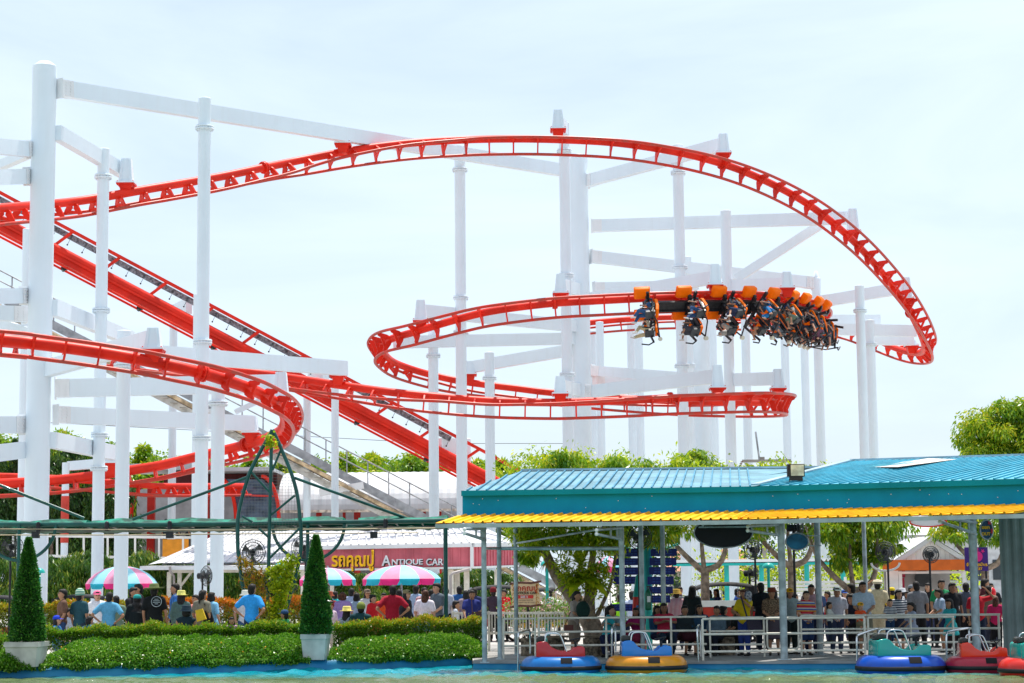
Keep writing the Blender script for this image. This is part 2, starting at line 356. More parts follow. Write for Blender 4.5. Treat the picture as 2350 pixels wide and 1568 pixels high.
# ---------------------------------------------------------------- lift hill
la, lb = P(-60, 470 + 4, 92), P(1150, 1112, 101)
lroot = empty('lift_hill', lb, 'straight red lift hill sloping down from upper left to the blue roof', 'lift hill')
lt = (lb - la).normalized(); lup = (Vector((0, 0, 1)) - lt * lt.z).normalized(); ls = lt.cross(lup).normalized()
m = MB(); m.tube([la, lb], .26, 18); m.build('main_tube', RED, lroot)
m = MB(); m.beam(la - lup * .32, lb - lup * .32, .32, .30); m.beam(la - lup * .16 + ls * .25, lb - lup * .16 + ls * .25, .10, .10); m.build('box_girder', RED, lroot)
for s in (-1, 1):
    m = MB(); m.tube([la - lup * .62 + ls * s * .40, lb - lup * .62 + ls * s * .40], .06, 8); m.build('rail', RED, lroot)
Ll = (lb - la).length; k = 1.0
while k < Ll:
    m = MB(); p = la + lt * k - lup * .66 + ls * .2; m.box(p, (.24, .3, .14)); m.cyl(p - lup * .05 - ls * .2, p - lup * .05 + ls * .2, .09, seg=10); k += 4.0
    m.build('chain_roller', DARK, lroot)
m = MB()
ra, rb = P(-60, 409 + 1, 92), P(1205, 1087, 101)
m.beam(ra, rb, .14, .14); m.build('upper_rail', RED, lroot)
ca, cb = P(-60, 426, 92.2), P(1034, 1008, 100)
m = MB(); m.beam(ca, cb, .08, .27); m.build('cable_tray', mat('perforated_grey_steel', (.20, .21, .23), .5, metal=.4, var=.25, scale=9), lroot)
k = .4; cl = (cb - ca).length; ct = (cb - ca).normalized(); ms = MB(); lamp0 = None
while k < cl:
    p = ca + ct * k
    for j in range(3): ms.box(p + Vector((0, -.05, 0)) + lup * (.06 - .06 * j), (.12, .02, .025))
    p2 = p - lup * .36
    m = MB(); m.cyl(p2 + lup * .2, p2, .012, seg=5); m.sphere(p2 - lup * .05, .045, 6, 4); m.build('bulb', DARK, lroot)
    k += .78
ms.build('tray_slots', DARK, lroot)
k = 1.6
while k < Ll - 1:
    p = la + lt * k; q = ra + (rb - ra).normalized() * (k + 1.05)
    m = MB(); m.beam(p + lup * .2, q, .10, .14); m.build('strut', RED, lroot); k += 2.52
# ---------------------------------------------------------------- white supports
def column(u, v, D, wpx, label, flv=(), capv=None, cone=False, zb=-.05, redband=None):
    p = P(u, v, D); r = px(wpx, D) / 2; root = empty('support_column', (p.x, p.y, 0), label, 'column', 'white support columns of the coaster')
    m = MB(); m.tube([(p.x, p.y, zb), (p.x, p.y, p.z * .33), (p.x, p.y, p.z * .66), (p.x, p.y, p.z)], r, 28)
    m.lathe([(r + .004, -.012), (r + .012, 0), (r + .004, .012)], (p.x, p.y, p.z * .5), 28)
    m.build('shaft', WHITE, root)
    for fv in flv:
        z = P(u + (fv - v) * (.0099 + (u - 1175) * 2.67e-5), fv, D).z
        m = MB()
        for dz in (-.062, .012):
            m.lathe([(r, dz), (r + .10, dz), (r + .10, dz + .05), (r, dz + .05)], (p.x, p.y, z), 28)
        for q in range(16):
            a = q * PI / 8; c = Vector((p.x + math.cos(a) * (r + .06), p.y + math.sin(a) * (r + .06), z)); m.cyl(c - V(0, 0, .10), c + V(0, 0, .09), .02, seg=6)
        m.build('flange', WHITE, root)
    m = MB()
    if cone: m.lathe([(r * .95, 0), (r * .55, .12), (r * .45, .35), (0, .38)], (p.x, p.y, p.z), 12)
    else: m.lathe([(r, -.01), (r * .96, .02), (r * .5, .04 + (.12 if wpx > 35 else 0)), (0, .05 + (.16 if wpx > 35 else 0))], (p.x, p.y, p.z), 24)
    m.build('cap', WHITE, root)
    return root, p, r
C_LIST = [
 (103, 153, 66, 56, 'thickest white column, far left, rising highest of all', (), 0),
 (238, 343, 70, 27.5, 'white column with two flange rings just right of the thickest column', (406, 713, 998, 1075), 0),
 (470, 227, 65, 29.5, 'tall slim white column in front of the lift hill, flange near its top', (294, 785, 1005), 0),
 (501, 872, 64, 31, 'white column under the near red turn, right of the tall slim one', (926,), 0),
 (285, 761, 64, 32, 'short wide white column under the near red track, in front of the left parasol', (840,), 0),
 (399, 700, 104, 18, 'thin distant white column behind the lift hill at left', (), 0),
 (457, 677, 92, 26, 'white column half hidden behind the tall slim one', (), 0),
 (62, 527, 90, 19, 'thin white column half hidden behind the thickest column', (), 0),
 (705, 864, 100, 17, 'thin white column under the lower part of the lift hill', (), 0),
 (769, 858, 84, 17, 'thin white column below the arm that holds the middle track', (), 0),
 (994, 757, 87, 23, 'white column with one flange inside the left end of the middle loop', (817,), 0),
 (1055, 336, 84, 25, 'tall white column left of centre, crossed by three red tracks', (390, 684, 763), 0),
 (1072, 1008, 101, 17, 'low thin white column at the foot of the lift hill', (), 0),
 (1123, 810, 87, 22.5, 'white column with its top ring just above the middle red tracks, left of centre', (868,), 0),
 (1294, 283, 84, 24.5, 'tall white column at centre next to the thick one, three flange rings', (347, 632, 860), 0),
 (1328, 363, 90, 42, 'thick white column at the centre of the ride', (), 0),
 (1555, 334, 85, 25, 'tall white column between the centre and the train, three flange rings', (397, 614, 840), 0),
 (1576, 591, 98, 21, 'distant white column peeping out right of the tall one by the train', (839,), 0),
 (1665, 485, 86, 24.5, 'white column passing behind the middle of the train', (), 0),
 (1873, 640, 95, 21, 'white column with a small cone on top, right of the train', (), 1),
 (1972, 657, 88, 21.5, 'white column with a flange below the top, inside the far right drop', (713,), 0),
 (1996, 736, 92, 21, 'shorter white column just right of and behind the flanged one at far right', (791,), 0),
 (1376, 740, 106, 18, 'slim background white column right of the thick centre one', (), 0),
 (1358, 760, 110, 18, 'background white column hugging the thick centre one', (), 0),
 (1447, 715, 110, 18, 'left one of a close pair of background white columns left of the train', (), 0),
 (1465, 715, 105, 18, 'right one of a close pair of background white columns left of the train', (), 0),
 (1608, 735, 99, 38, 'thick distant white column below the front cars of the train', (), 0),
 (1634, 735, 104, 19, 'slim distant white column beside the thick one below the train', (), 0),
 (1710, 730, 100, 20, 'white column below the middle of the train', (), 0),
 (1800, 760, 106, 18, 'slim white column below the rear cars of the train', (), 0),
 (1845, 760, 106, 18, 'slim white column below the tail of the train', (), 0),
]
for u, v, D, wp, lab, fl, cn in C_LIST: column(u, v, D, wp, lab, fl, cone=bool(cn))
def bolt_plate(m, a, t, h, w):
    y = Vector((0, 0, 1)); x = t.cross(y).normalized()
    for s in (-1, 1):
        c = a + x * s * (w / 2 + .015); m.beam(c - t * .02, c + t * .46, .02, h * 1.02)
        for i in range(5):
            for j in range(2):
                q = c + t * (.12 + .2 * j) + y * (h * (-.38 + .19 * i)); m.cyl(q, q + x * s * .03, .032, seg=8)
    m.beam(a - t * .03, a - t * .0, w * 1.1, h * 1.25)
def bracket(root, p, zt, wt=.34, wb=.50):
    """white trapezoid end piece whose foot plate sits on a red saddle above the spine point p"""
    zp = p.z + .42; h = zt - zp; m = MB()
    for (z0, z1, a, b) in ((zp, zt, wb / 2, wt / 2),):
        vs = []
        for z, hw in ((z0, a), (z1, b)): vs += [V(p.x + sx * hw, p.y + sy * hw, z) for sx, sy in ((-1, -1), (1, -1), (1, 1), (-1, 1))]
        m.add(vs, [(3, 2, 1, 0), (4, 5, 6, 7), (0, 1, 5, 4), (1, 2, 6, 5), (2, 3, 7, 6), (3, 0, 4, 7)])
        for sx in (-.62, .62):
            m.beam(V(p.x + sx * a, p.y - a - .01, z0), V(p.x + sx * b, p.y - b - .01, z1), .03, .05, up=V(0, 1, 0))
    m.box((p.x, p.y, zp - .03), (wb + .16, wb + .16, .055)); m.build('end_bracket', WHITE, root)
    m = MB(); vs = []
    for z, hw in ((p.z - .02, .16), (zp - .11, .24)): vs += [V(p.x + sx * hw, p.y + sy * hw, z) for sx, sy in ((-1, -1), (1, -1), (1, 1), (-1, 1))]
    m.add(vs, [(3, 2, 1, 0), (4, 5, 6, 7), (0, 1, 5, 4), (1, 2, 6, 5), (2, 3, 7, 6), (3, 0, 4, 7)])
    m.box((p.x, p.y, zp - .085), (wb + .14, wb + .14, .05))
    for sx in (-1, 1):
        for sy in (-1, 1): m.cyl((p.x + sx * (wb / 2 + .03), p.y + sy * (wb / 2 + .03), zp - .15), (p.x + sx * (wb / 2 + .03), p.y + sy * (wb / 2 + .03), zp + .03), .022, seg=6)
    m.build('saddle', RED, root)
def beam(a, b, label, h=.46, wd=.30, p0=True, br=None, p1=False, h1=None):
    A_, B_ = P(*a), P(*b); root = empty('support_beam', A_, label, 'beam', 'white steel beams of the coaster')
    h *= 1.1; t = (B_ - A_).normalized(); m = MB(); m.beam(A_, B_, wd, h, h1=h1)
    m.build('box_beam', WHITE, root)
    if p0 or p1:
        for on, q_, s_ in ((p0, A_, 1), (p1, B_, -1)):
            if on: m = MB(); bolt_plate(m, q_, t * s_, h, wd); m.build('bolted_plate', WHITE2, root)
    if br is not None:
        bp = P(*br); bracket(root, bp, B_.z + h / 2 + .02)
    return root
B_LIST = [
 ((138, 203, 66), (1290, 391, 89), 'longest white beam, from the top of the thickest column down to the centre', dict(h=.50)),
 ((131, 305, 66), (297, 402, 73), 'white beam sloping from the thickest column to the left end of the highest track', dict(br=(290, 445, 71.5), p0=False)),
 ((-50, 333, 62), (70, 343, 66), 'upper white beam leaving the frame at left near the column top', dict(p0=False, p1=True)),
 ((-50, 409, 62), (63, 405, 66), 'second white beam leaving the frame at left', dict(p0=False, p1=True)),
 ((-40, 398, 75), (66, 352, 72), 'thin sloping white brace between the two upper left beams', dict(p0=False, h=.3)),
 ((-50, 681, 62), (54, 679, 66), 'third white beam leaving the frame at left, above the near track', dict(p0=False, p1=True)),
 ((-50, 716, 66), (58, 722, 67), 'fourth white beam leaving the frame at left, above the near track', dict(p0=False, p1=True)),
 ((-50, 728, 68), (84, 772, 67), 'white brace sloping down to the thickest column above the near track', dict(p0=False, h=.36)),
 ((122, 706, 66), (300, 778, 78), 'white beam sloping right from the thickest column behind the near track', dict(p0=False, h=.5)),
 ((104, 848, 66), (350, 779, 60.2), 'white arm rising to the bracket over the near red track', dict(p0=False, h=.5, br=(352, 831, 59.9))),
 ((350, 811, 70), (792, 846, 78.5), 'white arm over the middle track, ending in a bracket near the lift hill', dict(p0=False, h=.52, br=(776, 883, 78.8))),
 ((129, 892, 66), (645, 880, 66.5), 'upper long horizontal white beam from the thickest column to the near turn', dict(h=.54, br=(645, 940, 66))),
 ((129, 952, 66), (578, 972, 72.5), 'lower long horizontal white beam from the thickest column to the near turn', dict(h=.50, br=(577, 1017, 73))),
 ((-50, 976, 64), (50, 975, 66), 'white beam leaving the frame at left, level with the tree tops', dict(p0=False, p1=True, h=.5)),
 ((-50, 1046, 64), (60, 1032, 66), 'lowest white beam leaving the frame at left', dict(p0=False, h=.5)),
 ((118, 1010, 66), (262, 1040, 73), 'white beam over the low near track, short, right of the thickest column', dict(p0=False, h=.48, br=(258, 1086, 74))),
 ((158, 1070, 96), (252, 1062, 95), 'small distant white beam on the red-banded post', dict(p0=False, h=.4)),
 ((1330, 750, 90), (960, 713, 82.5), 'white beam from the centre to the top left of the middle loop', dict(p0=False, h=.48, br=(966, 757, 81.5))),
 ((1330, 777, 90), (905, 786, 86), 'horizontal white beam inside the middle loop', dict(p0=False, h=.48)),
 ((1330, 800, 90), (1076, 844, 91), 'white beam sloping down left inside the middle loop', dict(p0=False, h=.48, br=(1078, 878, 91))),
 ((1347, 416, 90), (1655, 333, 82.5), 'white beam rising right from the thick centre column to the highest track', dict(h=.5, br=(1660, 373, 81.8))),
 ((1359, 519, 90), (1962, 500, 88), 'long level white beam reaching the highest track at right', dict(h=.5, br=(1958, 552, 87.5))),
 ((1888, 513, 89), (1690, 640, 90), 'diagonal white brace below the long level beam at right', dict(p0=False, h=.36, wd=.25)),
 ((1357, 589, 90), (1866, 650, 95), 'long white beam sloping down right to the column with the cone', dict(h=.5, p1=True)),
 ((1364, 661, 90), (1600, 655, 92), 'level white beam just above the red track left of the train', dict(h=.42)),
 ((1350, 687, 88), (1640, 637, 82), 'white beam rising to the bracket above the second car of the train', dict(p0=False, h=.48, br=(1641, 676, 80.4))),
 ((1680, 656, 86), (1808, 652, 84.5), 'short white beam above the rear cars of the train', dict(p0=False, h=.46, br=(1806, 682, 83))),
 ((1884, 693, 95), (2084, 659, 93), 'white beam from the cone column to the far right drop', dict(h=.5, br=(2080, 704, 92))),
 ((1885, 734, 98), (2020, 734, 98), 'short level white beam behind the flanged column at far right', dict(p0=False, h=.42)),
 ((1895, 756, 97), (2104, 760, 96), 'level white beam passing behind the bottom of the far right drop', dict(p0=False, h=.5)),
 ((1990, 781, 97), (2094, 782, 98), 'lowest white beam at far right, holding the track at the turn', dict(p0=False, h=.42, br=(2092, 811, 100))),
 ((1360, 851, 92), (1560, 866, 89), 'upper white beam of three meeting at the centre column above the lower loop', dict(h=.42)),
 ((1365, 873, 92), (1570, 866, 95), 'middle white beam of three meeting at the centre column above the lower loop', dict(h=.42)),
 ((1350, 900, 88), (1645, 864, 80.5), 'lower white beam of three, rising right to a bracket over the lower loop', dict(h=.5, br=(1647, 912, 79.1))),
 ((1685, 872, 86), (1790, 869, 83.5), 'short white beam ending in a bracket over the right end of the lower loop', dict(p0=False, h=.5, br=(1786, 912, 82.6))),
 ((1297, 296, 84.3), (1281, 283, 81), 'stubby white beam end seen head-on above the highest track', dict(p0=False, h=.5, br=(1281, 318, 80))),
 ((1326, 665, 90), (1287, 655, 81), 'stubby white beam end seen head-on above the middle track at centre', dict(p0=False, h=.5, br=(1287, 695, 80))),
 ((1326, 895, 90), (1286, 887, 79.5), 'stubby white beam end seen head-on above the lower track at centre', dict(p0=False, h=.5, br=(1286, 926, 78.5))),
 ((405, 715, 104), (434, 702, 97), 'small white arm touching the upper half of the lift hill', dict(p0=False, h=.7)),
 ((712, 876, 100), (748, 868, 97), 'small white arm touching the middle of the lift hill', dict(p0=False, h=.7)),
 ((1072, 1028, 101), (1010, 1026, 100), 'small white arm touching the lower end of the lift hill', dict(p0=False, h=.8)),
 ((540, 946, 66), (640, 898, 66.5), 'thin white diagonal strut under the upper beam at the near turn', dict(p0=False, h=.16, wd=.16)),
]
for a, b, lab, kw in B_LIST: beam(a, b, lab, **kw)
# mid-beam hanger for the highest track
r_ = [o for o in COL.objects if o.name.startswith('support_beam') and o.get('label', '').startswith('longest')][0]
hp = P(787, 352, 77.6); bracket(r_, hp, P(787, 293, 77.6).z)
# ---------------------------------------------------------------- pond wall, dock, canopy
BLUEW = mat('pool_blue_paint', (0.012, 0.20, 0.42), 0.5, var=0.10, scale=2.2, col2=(0.03, 0.27, 0.46))
TEALR = mat('teal_roof_sheet', (0.14, 0.29, 0.36), 0.6, var=0.10, scale=1.2, spec=.25)
TEALRB = mat('teal_roof_rib', (0.05, 0.22, 0.34), 0.6, var=0.08, scale=2)  # darker than the sheet: the shaded rib sides are painted into this colour
TEALR2 = mat('newer_teal_roof_sheet', (0.065, 0.35, 0.47), 0.55, var=0.08, scale=1.2, spec=.3)
TEALF = mat('teal_fascia_board', (0.001, 0.24, 0.42), 0.5, spec=.12, var=0.04, scale=1.5)
TEALG = mat('green_teal_gutter', (0.001, 0.22, 0.30), 0.5, spec=.12, var=0.04, scale=1.5)
YEL = mat('yellow_sheet_metal', (0.95, 0.45, 0.010), 0.5, spec=.15, var=0.07, scale=2)
STONE = mat('planter_concrete', (0.50, 0.48, 0.44), 0.85, var=0.08, scale=3, bump=.2)
ESM = [Vector((r[0], r[1], 0)) for r in spline([(p.x, p.y, 0) for p in EDGE], 40)[0]]
m = MB()
prof = [(-.02, -.5), (.0, WZ), (.02, -.05), (.06, .04), (.14, .085), (.30, .09), (.30, -.3)]
rows = []
for i, p in enumerate(ESM):
    t = (ESM[min(i + 1, 39)] - ESM[max(i - 1, 0)]).normalized(); nrm = Vector((-t.y, t.x, 0)); rows.append([p + nrm * a + V(0, 0, z) for a, z in prof])
vs = [q for r in rows for q in r]; k = len(prof)
m.add(vs, [(i * k + j, (i + 1) * k + j, (i + 1) * k + j + 1, i * k + j + 1) for i in range(39) for j in range(k - 1)], True)
m.build('pond_wall', BLUEW, label='low rounded blue wall along the pond under the ivy', cat='pond wall')
d0, d1, d2 = [Vector((p.x, p.y, 0)) for p in DOCK]; d2 = d2 + (d2 - d1) * .5
droot = empty('dock', d0, 'concrete boarding dock with blue painted side under the blue roof', 'dock')
m = MB(); 
for a, b in ((d0, d1), (d1, d2)):
    m.quad((a.x, a.y, -.045), (b.x, b.y, -.045), (b.x, b.y, -.6), (a.x, a.y, -.6))
m.quad((d0.x, d0.y, -.045), (d0.x, d0.y, -.6), (d0.x, d0.y + 3, -.6), (d0.x, d0.y + 3, -.045)); m.build('painted_side', BLUEW, droot)
m = MB()
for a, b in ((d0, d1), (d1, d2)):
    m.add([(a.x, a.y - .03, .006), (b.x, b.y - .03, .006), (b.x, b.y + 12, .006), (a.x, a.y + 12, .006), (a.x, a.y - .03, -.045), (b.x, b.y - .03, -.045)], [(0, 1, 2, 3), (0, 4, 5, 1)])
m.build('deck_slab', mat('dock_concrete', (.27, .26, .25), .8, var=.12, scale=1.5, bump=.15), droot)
# canopy
croot = empty('dock_canopy', (P(1112, 1518, 43.2).x, 43.2, 0), 'teal roofed canopy with yellow corrugated awning over the boat dock', 'canopy')

def at(u, D, z): return Vector((GX(u, D), D, z))
def atz(u, v, D): p = P(u, v, D); return p
e0, e1, e2 = P(1061, 1127, 43.6), P(1733, 1117, 42.9), P(2440, 1097, 40.7)
r0, r1, r2, r3 = P(1195, 1082, 48.3), P(1892, 1075, 48.5), P(1952, 1059.6, 45.9), P(2440, 1044.5, 44.2)
def bottom(p, dz): return Vector((p.x, p.y, p.z - dz))
m = MB()
for a, b in ((e0, e1), (e1, e2)):
    y = V(0, .03, 0)
    m.add([a + y, b + y, bottom(b, .56) + y, bottom(a, .56) + y], [(0, 1, 2, 3)])
m.add([e0 + V(0, .03, 0), bottom(e0, .56) + V(0, .03, 0), bottom(r0, 1.2) + V(-.02, 0, 0), r0 + V(-.02, 0, 0)], [(0, 1, 2, 3)])
m.build('fascia', TEALF, croot)
m = MB()
for a, b in ((e0 - V(.02, 0, 0), e1), (e1, e2)): m.beam(a - V(0, .05, .055), b - V(0, .05, .055), .07, .115)
m.build('gutter', TEALG, croot)
m = MB()
for i in range(9): c = lerp(e0, e1, random.random()) - V(0, -.02, .15 + .3 * random.random()); m.cyl(c, c - V(0, .012, 0), .009, seg=6)
for i in range(14): c = lerp(e1, e2, random.random()) - V(0, -.02, .15 + .3 * random.random()); m.cyl(c, c - V(0, .012, 0), .009, seg=6)
m.build('screws', WHITE2, croot)
def roofpanel(name, a, b, c, d, nr, material, hgt=.03, wd=.035, sh=0.0):
    """a,b eave; c,d ridge (c above b)"""
    m = MB(); m.quad(a, b, c, d); nrm = (b - a).cross(d - a).normalized()
    if nrm.z < 0: nrm = -nrm
    m.quad(a - nrm * .03, d - nrm * .03, c - nrm * .03, b - nrm * .03)
    o = m.build(name, material, croot)
    m = MB()
    for i in range(int(-nr * sh), nr):
        f = (i + .5) / nr
        if sh == 0:
            p = a + (b - a) * f; x2 = p.x + .6
            if x2 > d.x: q = d + (c - d) * ((x2 - d.x) / (c.x - d.x))
            else:
                q = p + V(.6, 4.9, .71); s_ = 1.0
                for k_ in range(20):
                    s_ = k_ / 19; z_ = lerp(p, q, s_); e_ = a + (d - a) * min(1, max(0, (z_.x - a.x) / (d.x - a.x)))
                    if z_.y > e_.y: break
                q = lerp(p, q, s_)
            m.beam(p + nrm * hgt / 2, q + nrm * hgt / 2, wd, hgt, up=nrm); continue
        p = a + (b - a) * f; q = d + (c - d) * (f + sh); p_, q_ = p, q
        if f < 0: p_ = lerp(p, q, -f / sh)
        if f + sh > 1: q_ = lerp(p, q, (1 - f) / sh)
        p, q = p_, q_
        m.beam(p + nrm * hgt / 2, q + nrm * hgt / 2, wd, hgt, up=nrm)
    return m, o
mm, o = roofpanel('roof_panel', e0, e1, r1, r0, 30, TEALR); mm.build('roof_rib', TEALRB, o)
mm, o = roofpanel('roof_panel', e1 + V(0, 0, .01), e2 + V(0, 0, .01), r3, r2, 30, TEALR2, sh=.30); mm.build('roof_rib', mat('newer_roof_rib', (0.07, 0.40, 0.52), 0.5, var=0.08, scale=2), o)
m = MB(); 
m.quad(r0, r1, r1 + V(0, .5, -.1), r0 + V(0, .5, -.1)); m.quad(r2, r3, r3 + V(.1, 1.4, -.2), r2 + V(.1, 1.4, -.2))
m.quad(r1, e1 + V(.4, 1.6, .32), r2, r1 + V(.2, .5, 0)); m.build('rear_roof', TEALR, croot)  # unseen back slope, kept short to set where its shadow ends
m = MB()
for a, b in ((r0, r1), (r2, r3)): m.beam(a + V(0, 0, .03), b + V(0, 0, .03), .16, .05)
m.beam(e1 + V(0, 0, .05), r2 + V(0, 0, .04), .22, .03); m.build('ridge_cap', mat('pale_ridge_sheet', (.34, .47, .54), .4, var=.08, scale=2), croot)
m = MB(); 
pa, pb = P(2000, 1077, 44.3), P(2180, 1059, 44.45)
nn = V(0, -.25, .97)
m.quad(P(1990, 1076, 44.7) + nn * .04, P(2060, 1076, 43.6) + nn * .04, P(2196, 1058, 44.6) + nn * .04, P(2130, 1056, 45.1) + nn * .04); m.build('translucent_sheet', mat('cream_roof_sheet', (.62, .56, .50), .5), croot)
# yellow awning: corrugated profile along the front
def awning(a, b, skewx=0.0, period=.21):
    a0 = bottom(a, .53); b0 = bottom(b, .53); t = (b0 - a0); Ln_ = t.length; t.normalize(); out = Vector((t.y, -t.x, 0)).normalized() * 1.0
    m = MB(); n = int(Ln_ / period); vs = []; fs = []
    for i in range(n + 1):
        for dx, hz in ((0, 0), (.145, 0), (.165, .034), (.19, .034)):
            s = i * period + dx
            if s > Ln_ + .3: break
            p = a0 + t * s; q = p + out + V(0, 0, -.19) + t * skewx
            vs += [p + V(0, 0, hz), q + V(0, 0, hz)]
    fs = [(2 * i, 2 * i + 1, 2 * i + 3, 2 * i + 2) for i in range(len(vs) // 2 - 1)]
    m.add(vs, fs)
    m.add([v - V(0, 0, .02) for v in vs], [f[::-1] for f in fs])
    m.build('awning_sheet', YEL, croot)
    m = MB(); m.beam(a0 + out + V(0, 0, -.26) + t * skewx, b0 + out + V(0, 0, -.26), .06, .085); m.beam(a0 + out * .1 + V(0, 0, -.10), b0 + out * .1 + V(0, 0, -.10), .06, .06)
    m.build('awning_rail', GREYP, croot)
awning(e0 - V(.1, 0, 0), e1, -.35); awning(e1, e2, -.95)
def post(ub, D, w, label=None, top=3.12, mt=None):
    x = GX(ub, D); 
    r = px(w, D) / 2; m = MB(); m.cyl((x, D, 0), (x, D, top), r, seg=16); m.box((x, D, .012), (r * 3.6, r * 3.6, .02)); m.lathe([(r, 0), (r + .012, .006), (r, .012)], (x, D, 1.05), 16)
    m.build('post', mt or GREYM, croot)
GREYM = mat('grey_painted_pipe', (.36, .42, .44), .38, var=.12, scale=5, metal=.2)
def ub(u, v): return u - (v - 1342) * (.0099 + (u - 1175) * 2.67e-5)
for u, v, w_, D in ((1112.5, 1518, 11.7, 43.2), (1147.5, 1511, 10.5, 45.0), (1185.5, 1502, 9.6, 47.4), (1430, 1490, 12.8, 43.3), (1475, 1481, 11, 45.6), (1523, 1400, 11, 46.5), (1800, 1517, 17, 43.15), (1883, 1507, 14, 46), (1986, 1340, 9.5, 49), (2239, 1430, 19, 43)):
    post(ub(u, v), D, w_)
m = MB(); m.cyl(P(1148, 1259, 45), P(1424, 1259, 43.4), .042, seg=10); m.cyl(P(1186, 1247, 47), P(1369, 1216, 43), .022, seg=8); m.cyl(P(1112, 1259, 43.3), P(1148, 1259, 45), .03, seg=8)
m.build('cross_pipe', GREYM, croot)
for (ua, va, ubb, vb) in ((1066, 1224, 1114, 1240), (1369, 1226, 1428, 1238), (1716, 1218, 1797, 1230), (2157, 1197, 2240, 1226)):
    m = MB(); a, b = P(ua, va, 42.25 if ua < 1800 else 40.9), P(ubb, vb, 43.2 if ua < 1800 else 43); m.cyl(a, b, .032, seg=10); m.cyl(P(ua, va - 10, a.y), P(ubb, vb - 26, b.y), .032, seg=10)
    for f in (.55, .8): p = lerp(a, b, f); m.cyl(p, p + V(0, 0, .3), .022, seg=8)
    m.mi = 1; m.sphere(a, .042, 8, 5); m.sphere(P(ua, va - 9, a.y), .042, 8, 5)
    m.build('outrigger_bracket', [GREYM, PAINTW], croot)
# right hand corrugated wall
x0 = GX(2297, 43.6); wr = empty('corrugated_wall', (x0, 43.6, 0), 'grey corrugated sheet wall at the right edge behind the red bumper boat', 'wall')
m = MB(); n = 30; vs = []
for i in range(n * 4):
    x = x0 + i * .045; dy = 0 if i % 4 in (0, 1) else -.035
    vs += [(x, 43.6 - .0 + dy - (x - x0) * .35, 0), (x, 43.6 + dy - (x - x0) * .35, 3.2)]
m.add(vs, [(2 * i, 2 * i + 2, 2 * i + 3, 2 * i + 1) for i in range(n * 4 - 1)]); m.build('sheet', mat('grey_green_sheet', (.17, .21, .20), .5, var=.08, scale=2), wr)
m = MB(); m.box((x0 + .52, 43.24, 1.0), (.10, .05, .26)); m.build('socket', mat('socket_plastic', (.3, .29, .26), .5), wr)
# ---------------------------------------------------------------- railings
def rail(name, pts, zs, posts, r, label, material=BEIGE, cat='railing', group=None, pr=None):
    root = empty(name, (pts[0][0], pts[0][1], 0), label, cat, group)
    for z in zs:
        m = MB(); m.tube([(x, y, z) for x, y in pts], r, 9); m.build('rail', material, root)
    for x, y in posts:
        m = MB(); m.cyl((x, y, 0), (x, y, zs[0]), pr or r, seg=9); m.build('post', material, root)
    return root
def gx(u, D, v=1440): return (GX(ub(u, v), D), D)
rail('dock_railing', [gx(1155, 45), gx(1228, 45.1)], (.90, .60, .30), [gx(1155, 45), gx(1228, 45.1)], .022, 'short section of white three-bar railing at the left end of the dock')
rail('dock_railing', [gx(1237, 45.1), gx(1391, 45), gx(1540, 45), gx(1621, 45)], (.905, .60, .30), [gx(1237, 45.1), gx(1391, 45.1), gx(1540, 45)], .024, 'white three-bar railing behind the red and blue bumper boats')
rail('dock_railing', [gx(1629, 45), gx(1752, 45), gx(1752.1, 45)], (.88, .58, .28), [gx(1629, 45), gx(1753, 45)], .022, 'rear white railing left of the gate, middle of the dock')
rail('dock_railing', [gx(1838, 45), gx(1990, 45), gx(2296, 44.4)], (.90, .60, .30), [gx(1838, 45), gx(2090, 44.8), gx(2292, 44.4)], .024, 'rear white railing running to the corrugated wall')
rail('dock_railing', [gx(1612, 43.25), gx(1790, 43.3), gx(1984, 43.3)], (.885, .56, .19), [gx(1612, 43.25), gx(1984, 43.3)], .026, 'front white railing crossing the thick post')
rail('dock_railing', [gx(1992, 43.8), gx(2100, 43.8), gx(2190, 43.8)], (.87, .52, .16), [gx(1992, 43.8), gx(2187, 43.8)], .024, 'front white railing behind the blue and turquoise boat')
rg = empty('railing_gate', gx(1760, 44.9) + (0,), 'white rounded tube gate in the dock railing', 'gate')
m = MB(); a_, b_ = Vector((*gx(1760, 44.9), 0)), Vector((*gx(1832, 44.9), 0)); ptsr = []
for cx_, cz_, s0 in ((b_ - V(.08, 0, 0), .80, 0), (a_ + V(.08, 0, 0), .80, PI / 2), (a_ + V(.08, 0, 0), .26, PI), (b_ - V(.08, 0, 0), .26, 1.5 * PI)):
    for j in range(5): an = s0 + j * PI / 8; ptsr.append((cx_.x + .08 * math.cos(an), cx_.y, cz_ + .08 * math.sin(an)))
m.tube(ptsr, .022, 9, closed=True); m.build('frame', BEIGE, rg)
def handrail(uvs, label):
    pts = [P(*q) for q in uvs]; A, _ = spline([tuple(p) for p in pts], 26); o = MB(); o.tube([Vector(a) for a in A], .021, 10)
    return o.build('boarding_handrail', CHROME, origin=pts[0], label=label, cat='handrail', group='chrome handrails for boarding')
handrail([(1189, 1545, 43.0), (1189, 1500, 43.0), (1189.5, 1460, 43.0), (1192, 1453, 43.05), (1212, 1446, 43.8), (1216, 1447, 43.9), (1216.5, 1460, 43.95), (1217, 1500, 43.95)], 'chrome handrail left of the red and blue boat')
handrail([(1404, 1510, 43), (1404, 1470, 43), (1404.5, 1444, 43), (1407, 1436, 43.2), (1410, 1433, 43.7), (1412, 1437, 43.9), (1412.5, 1470, 43.9), (1413, 1495, 43.9)], 'chrome handrail between the blue and the yellow boat')
handrail([(1603, 1545, 42.9), (1602, 1500, 42.9), (1600, 1446, 42.9), (1601, 1438, 43.1), (1605, 1435, 43.5), (1607, 1440, 43.6), (1607.5, 1470, 43.6), (1608, 1507, 43.6)], 'chrome handrail right of the yellow boat')
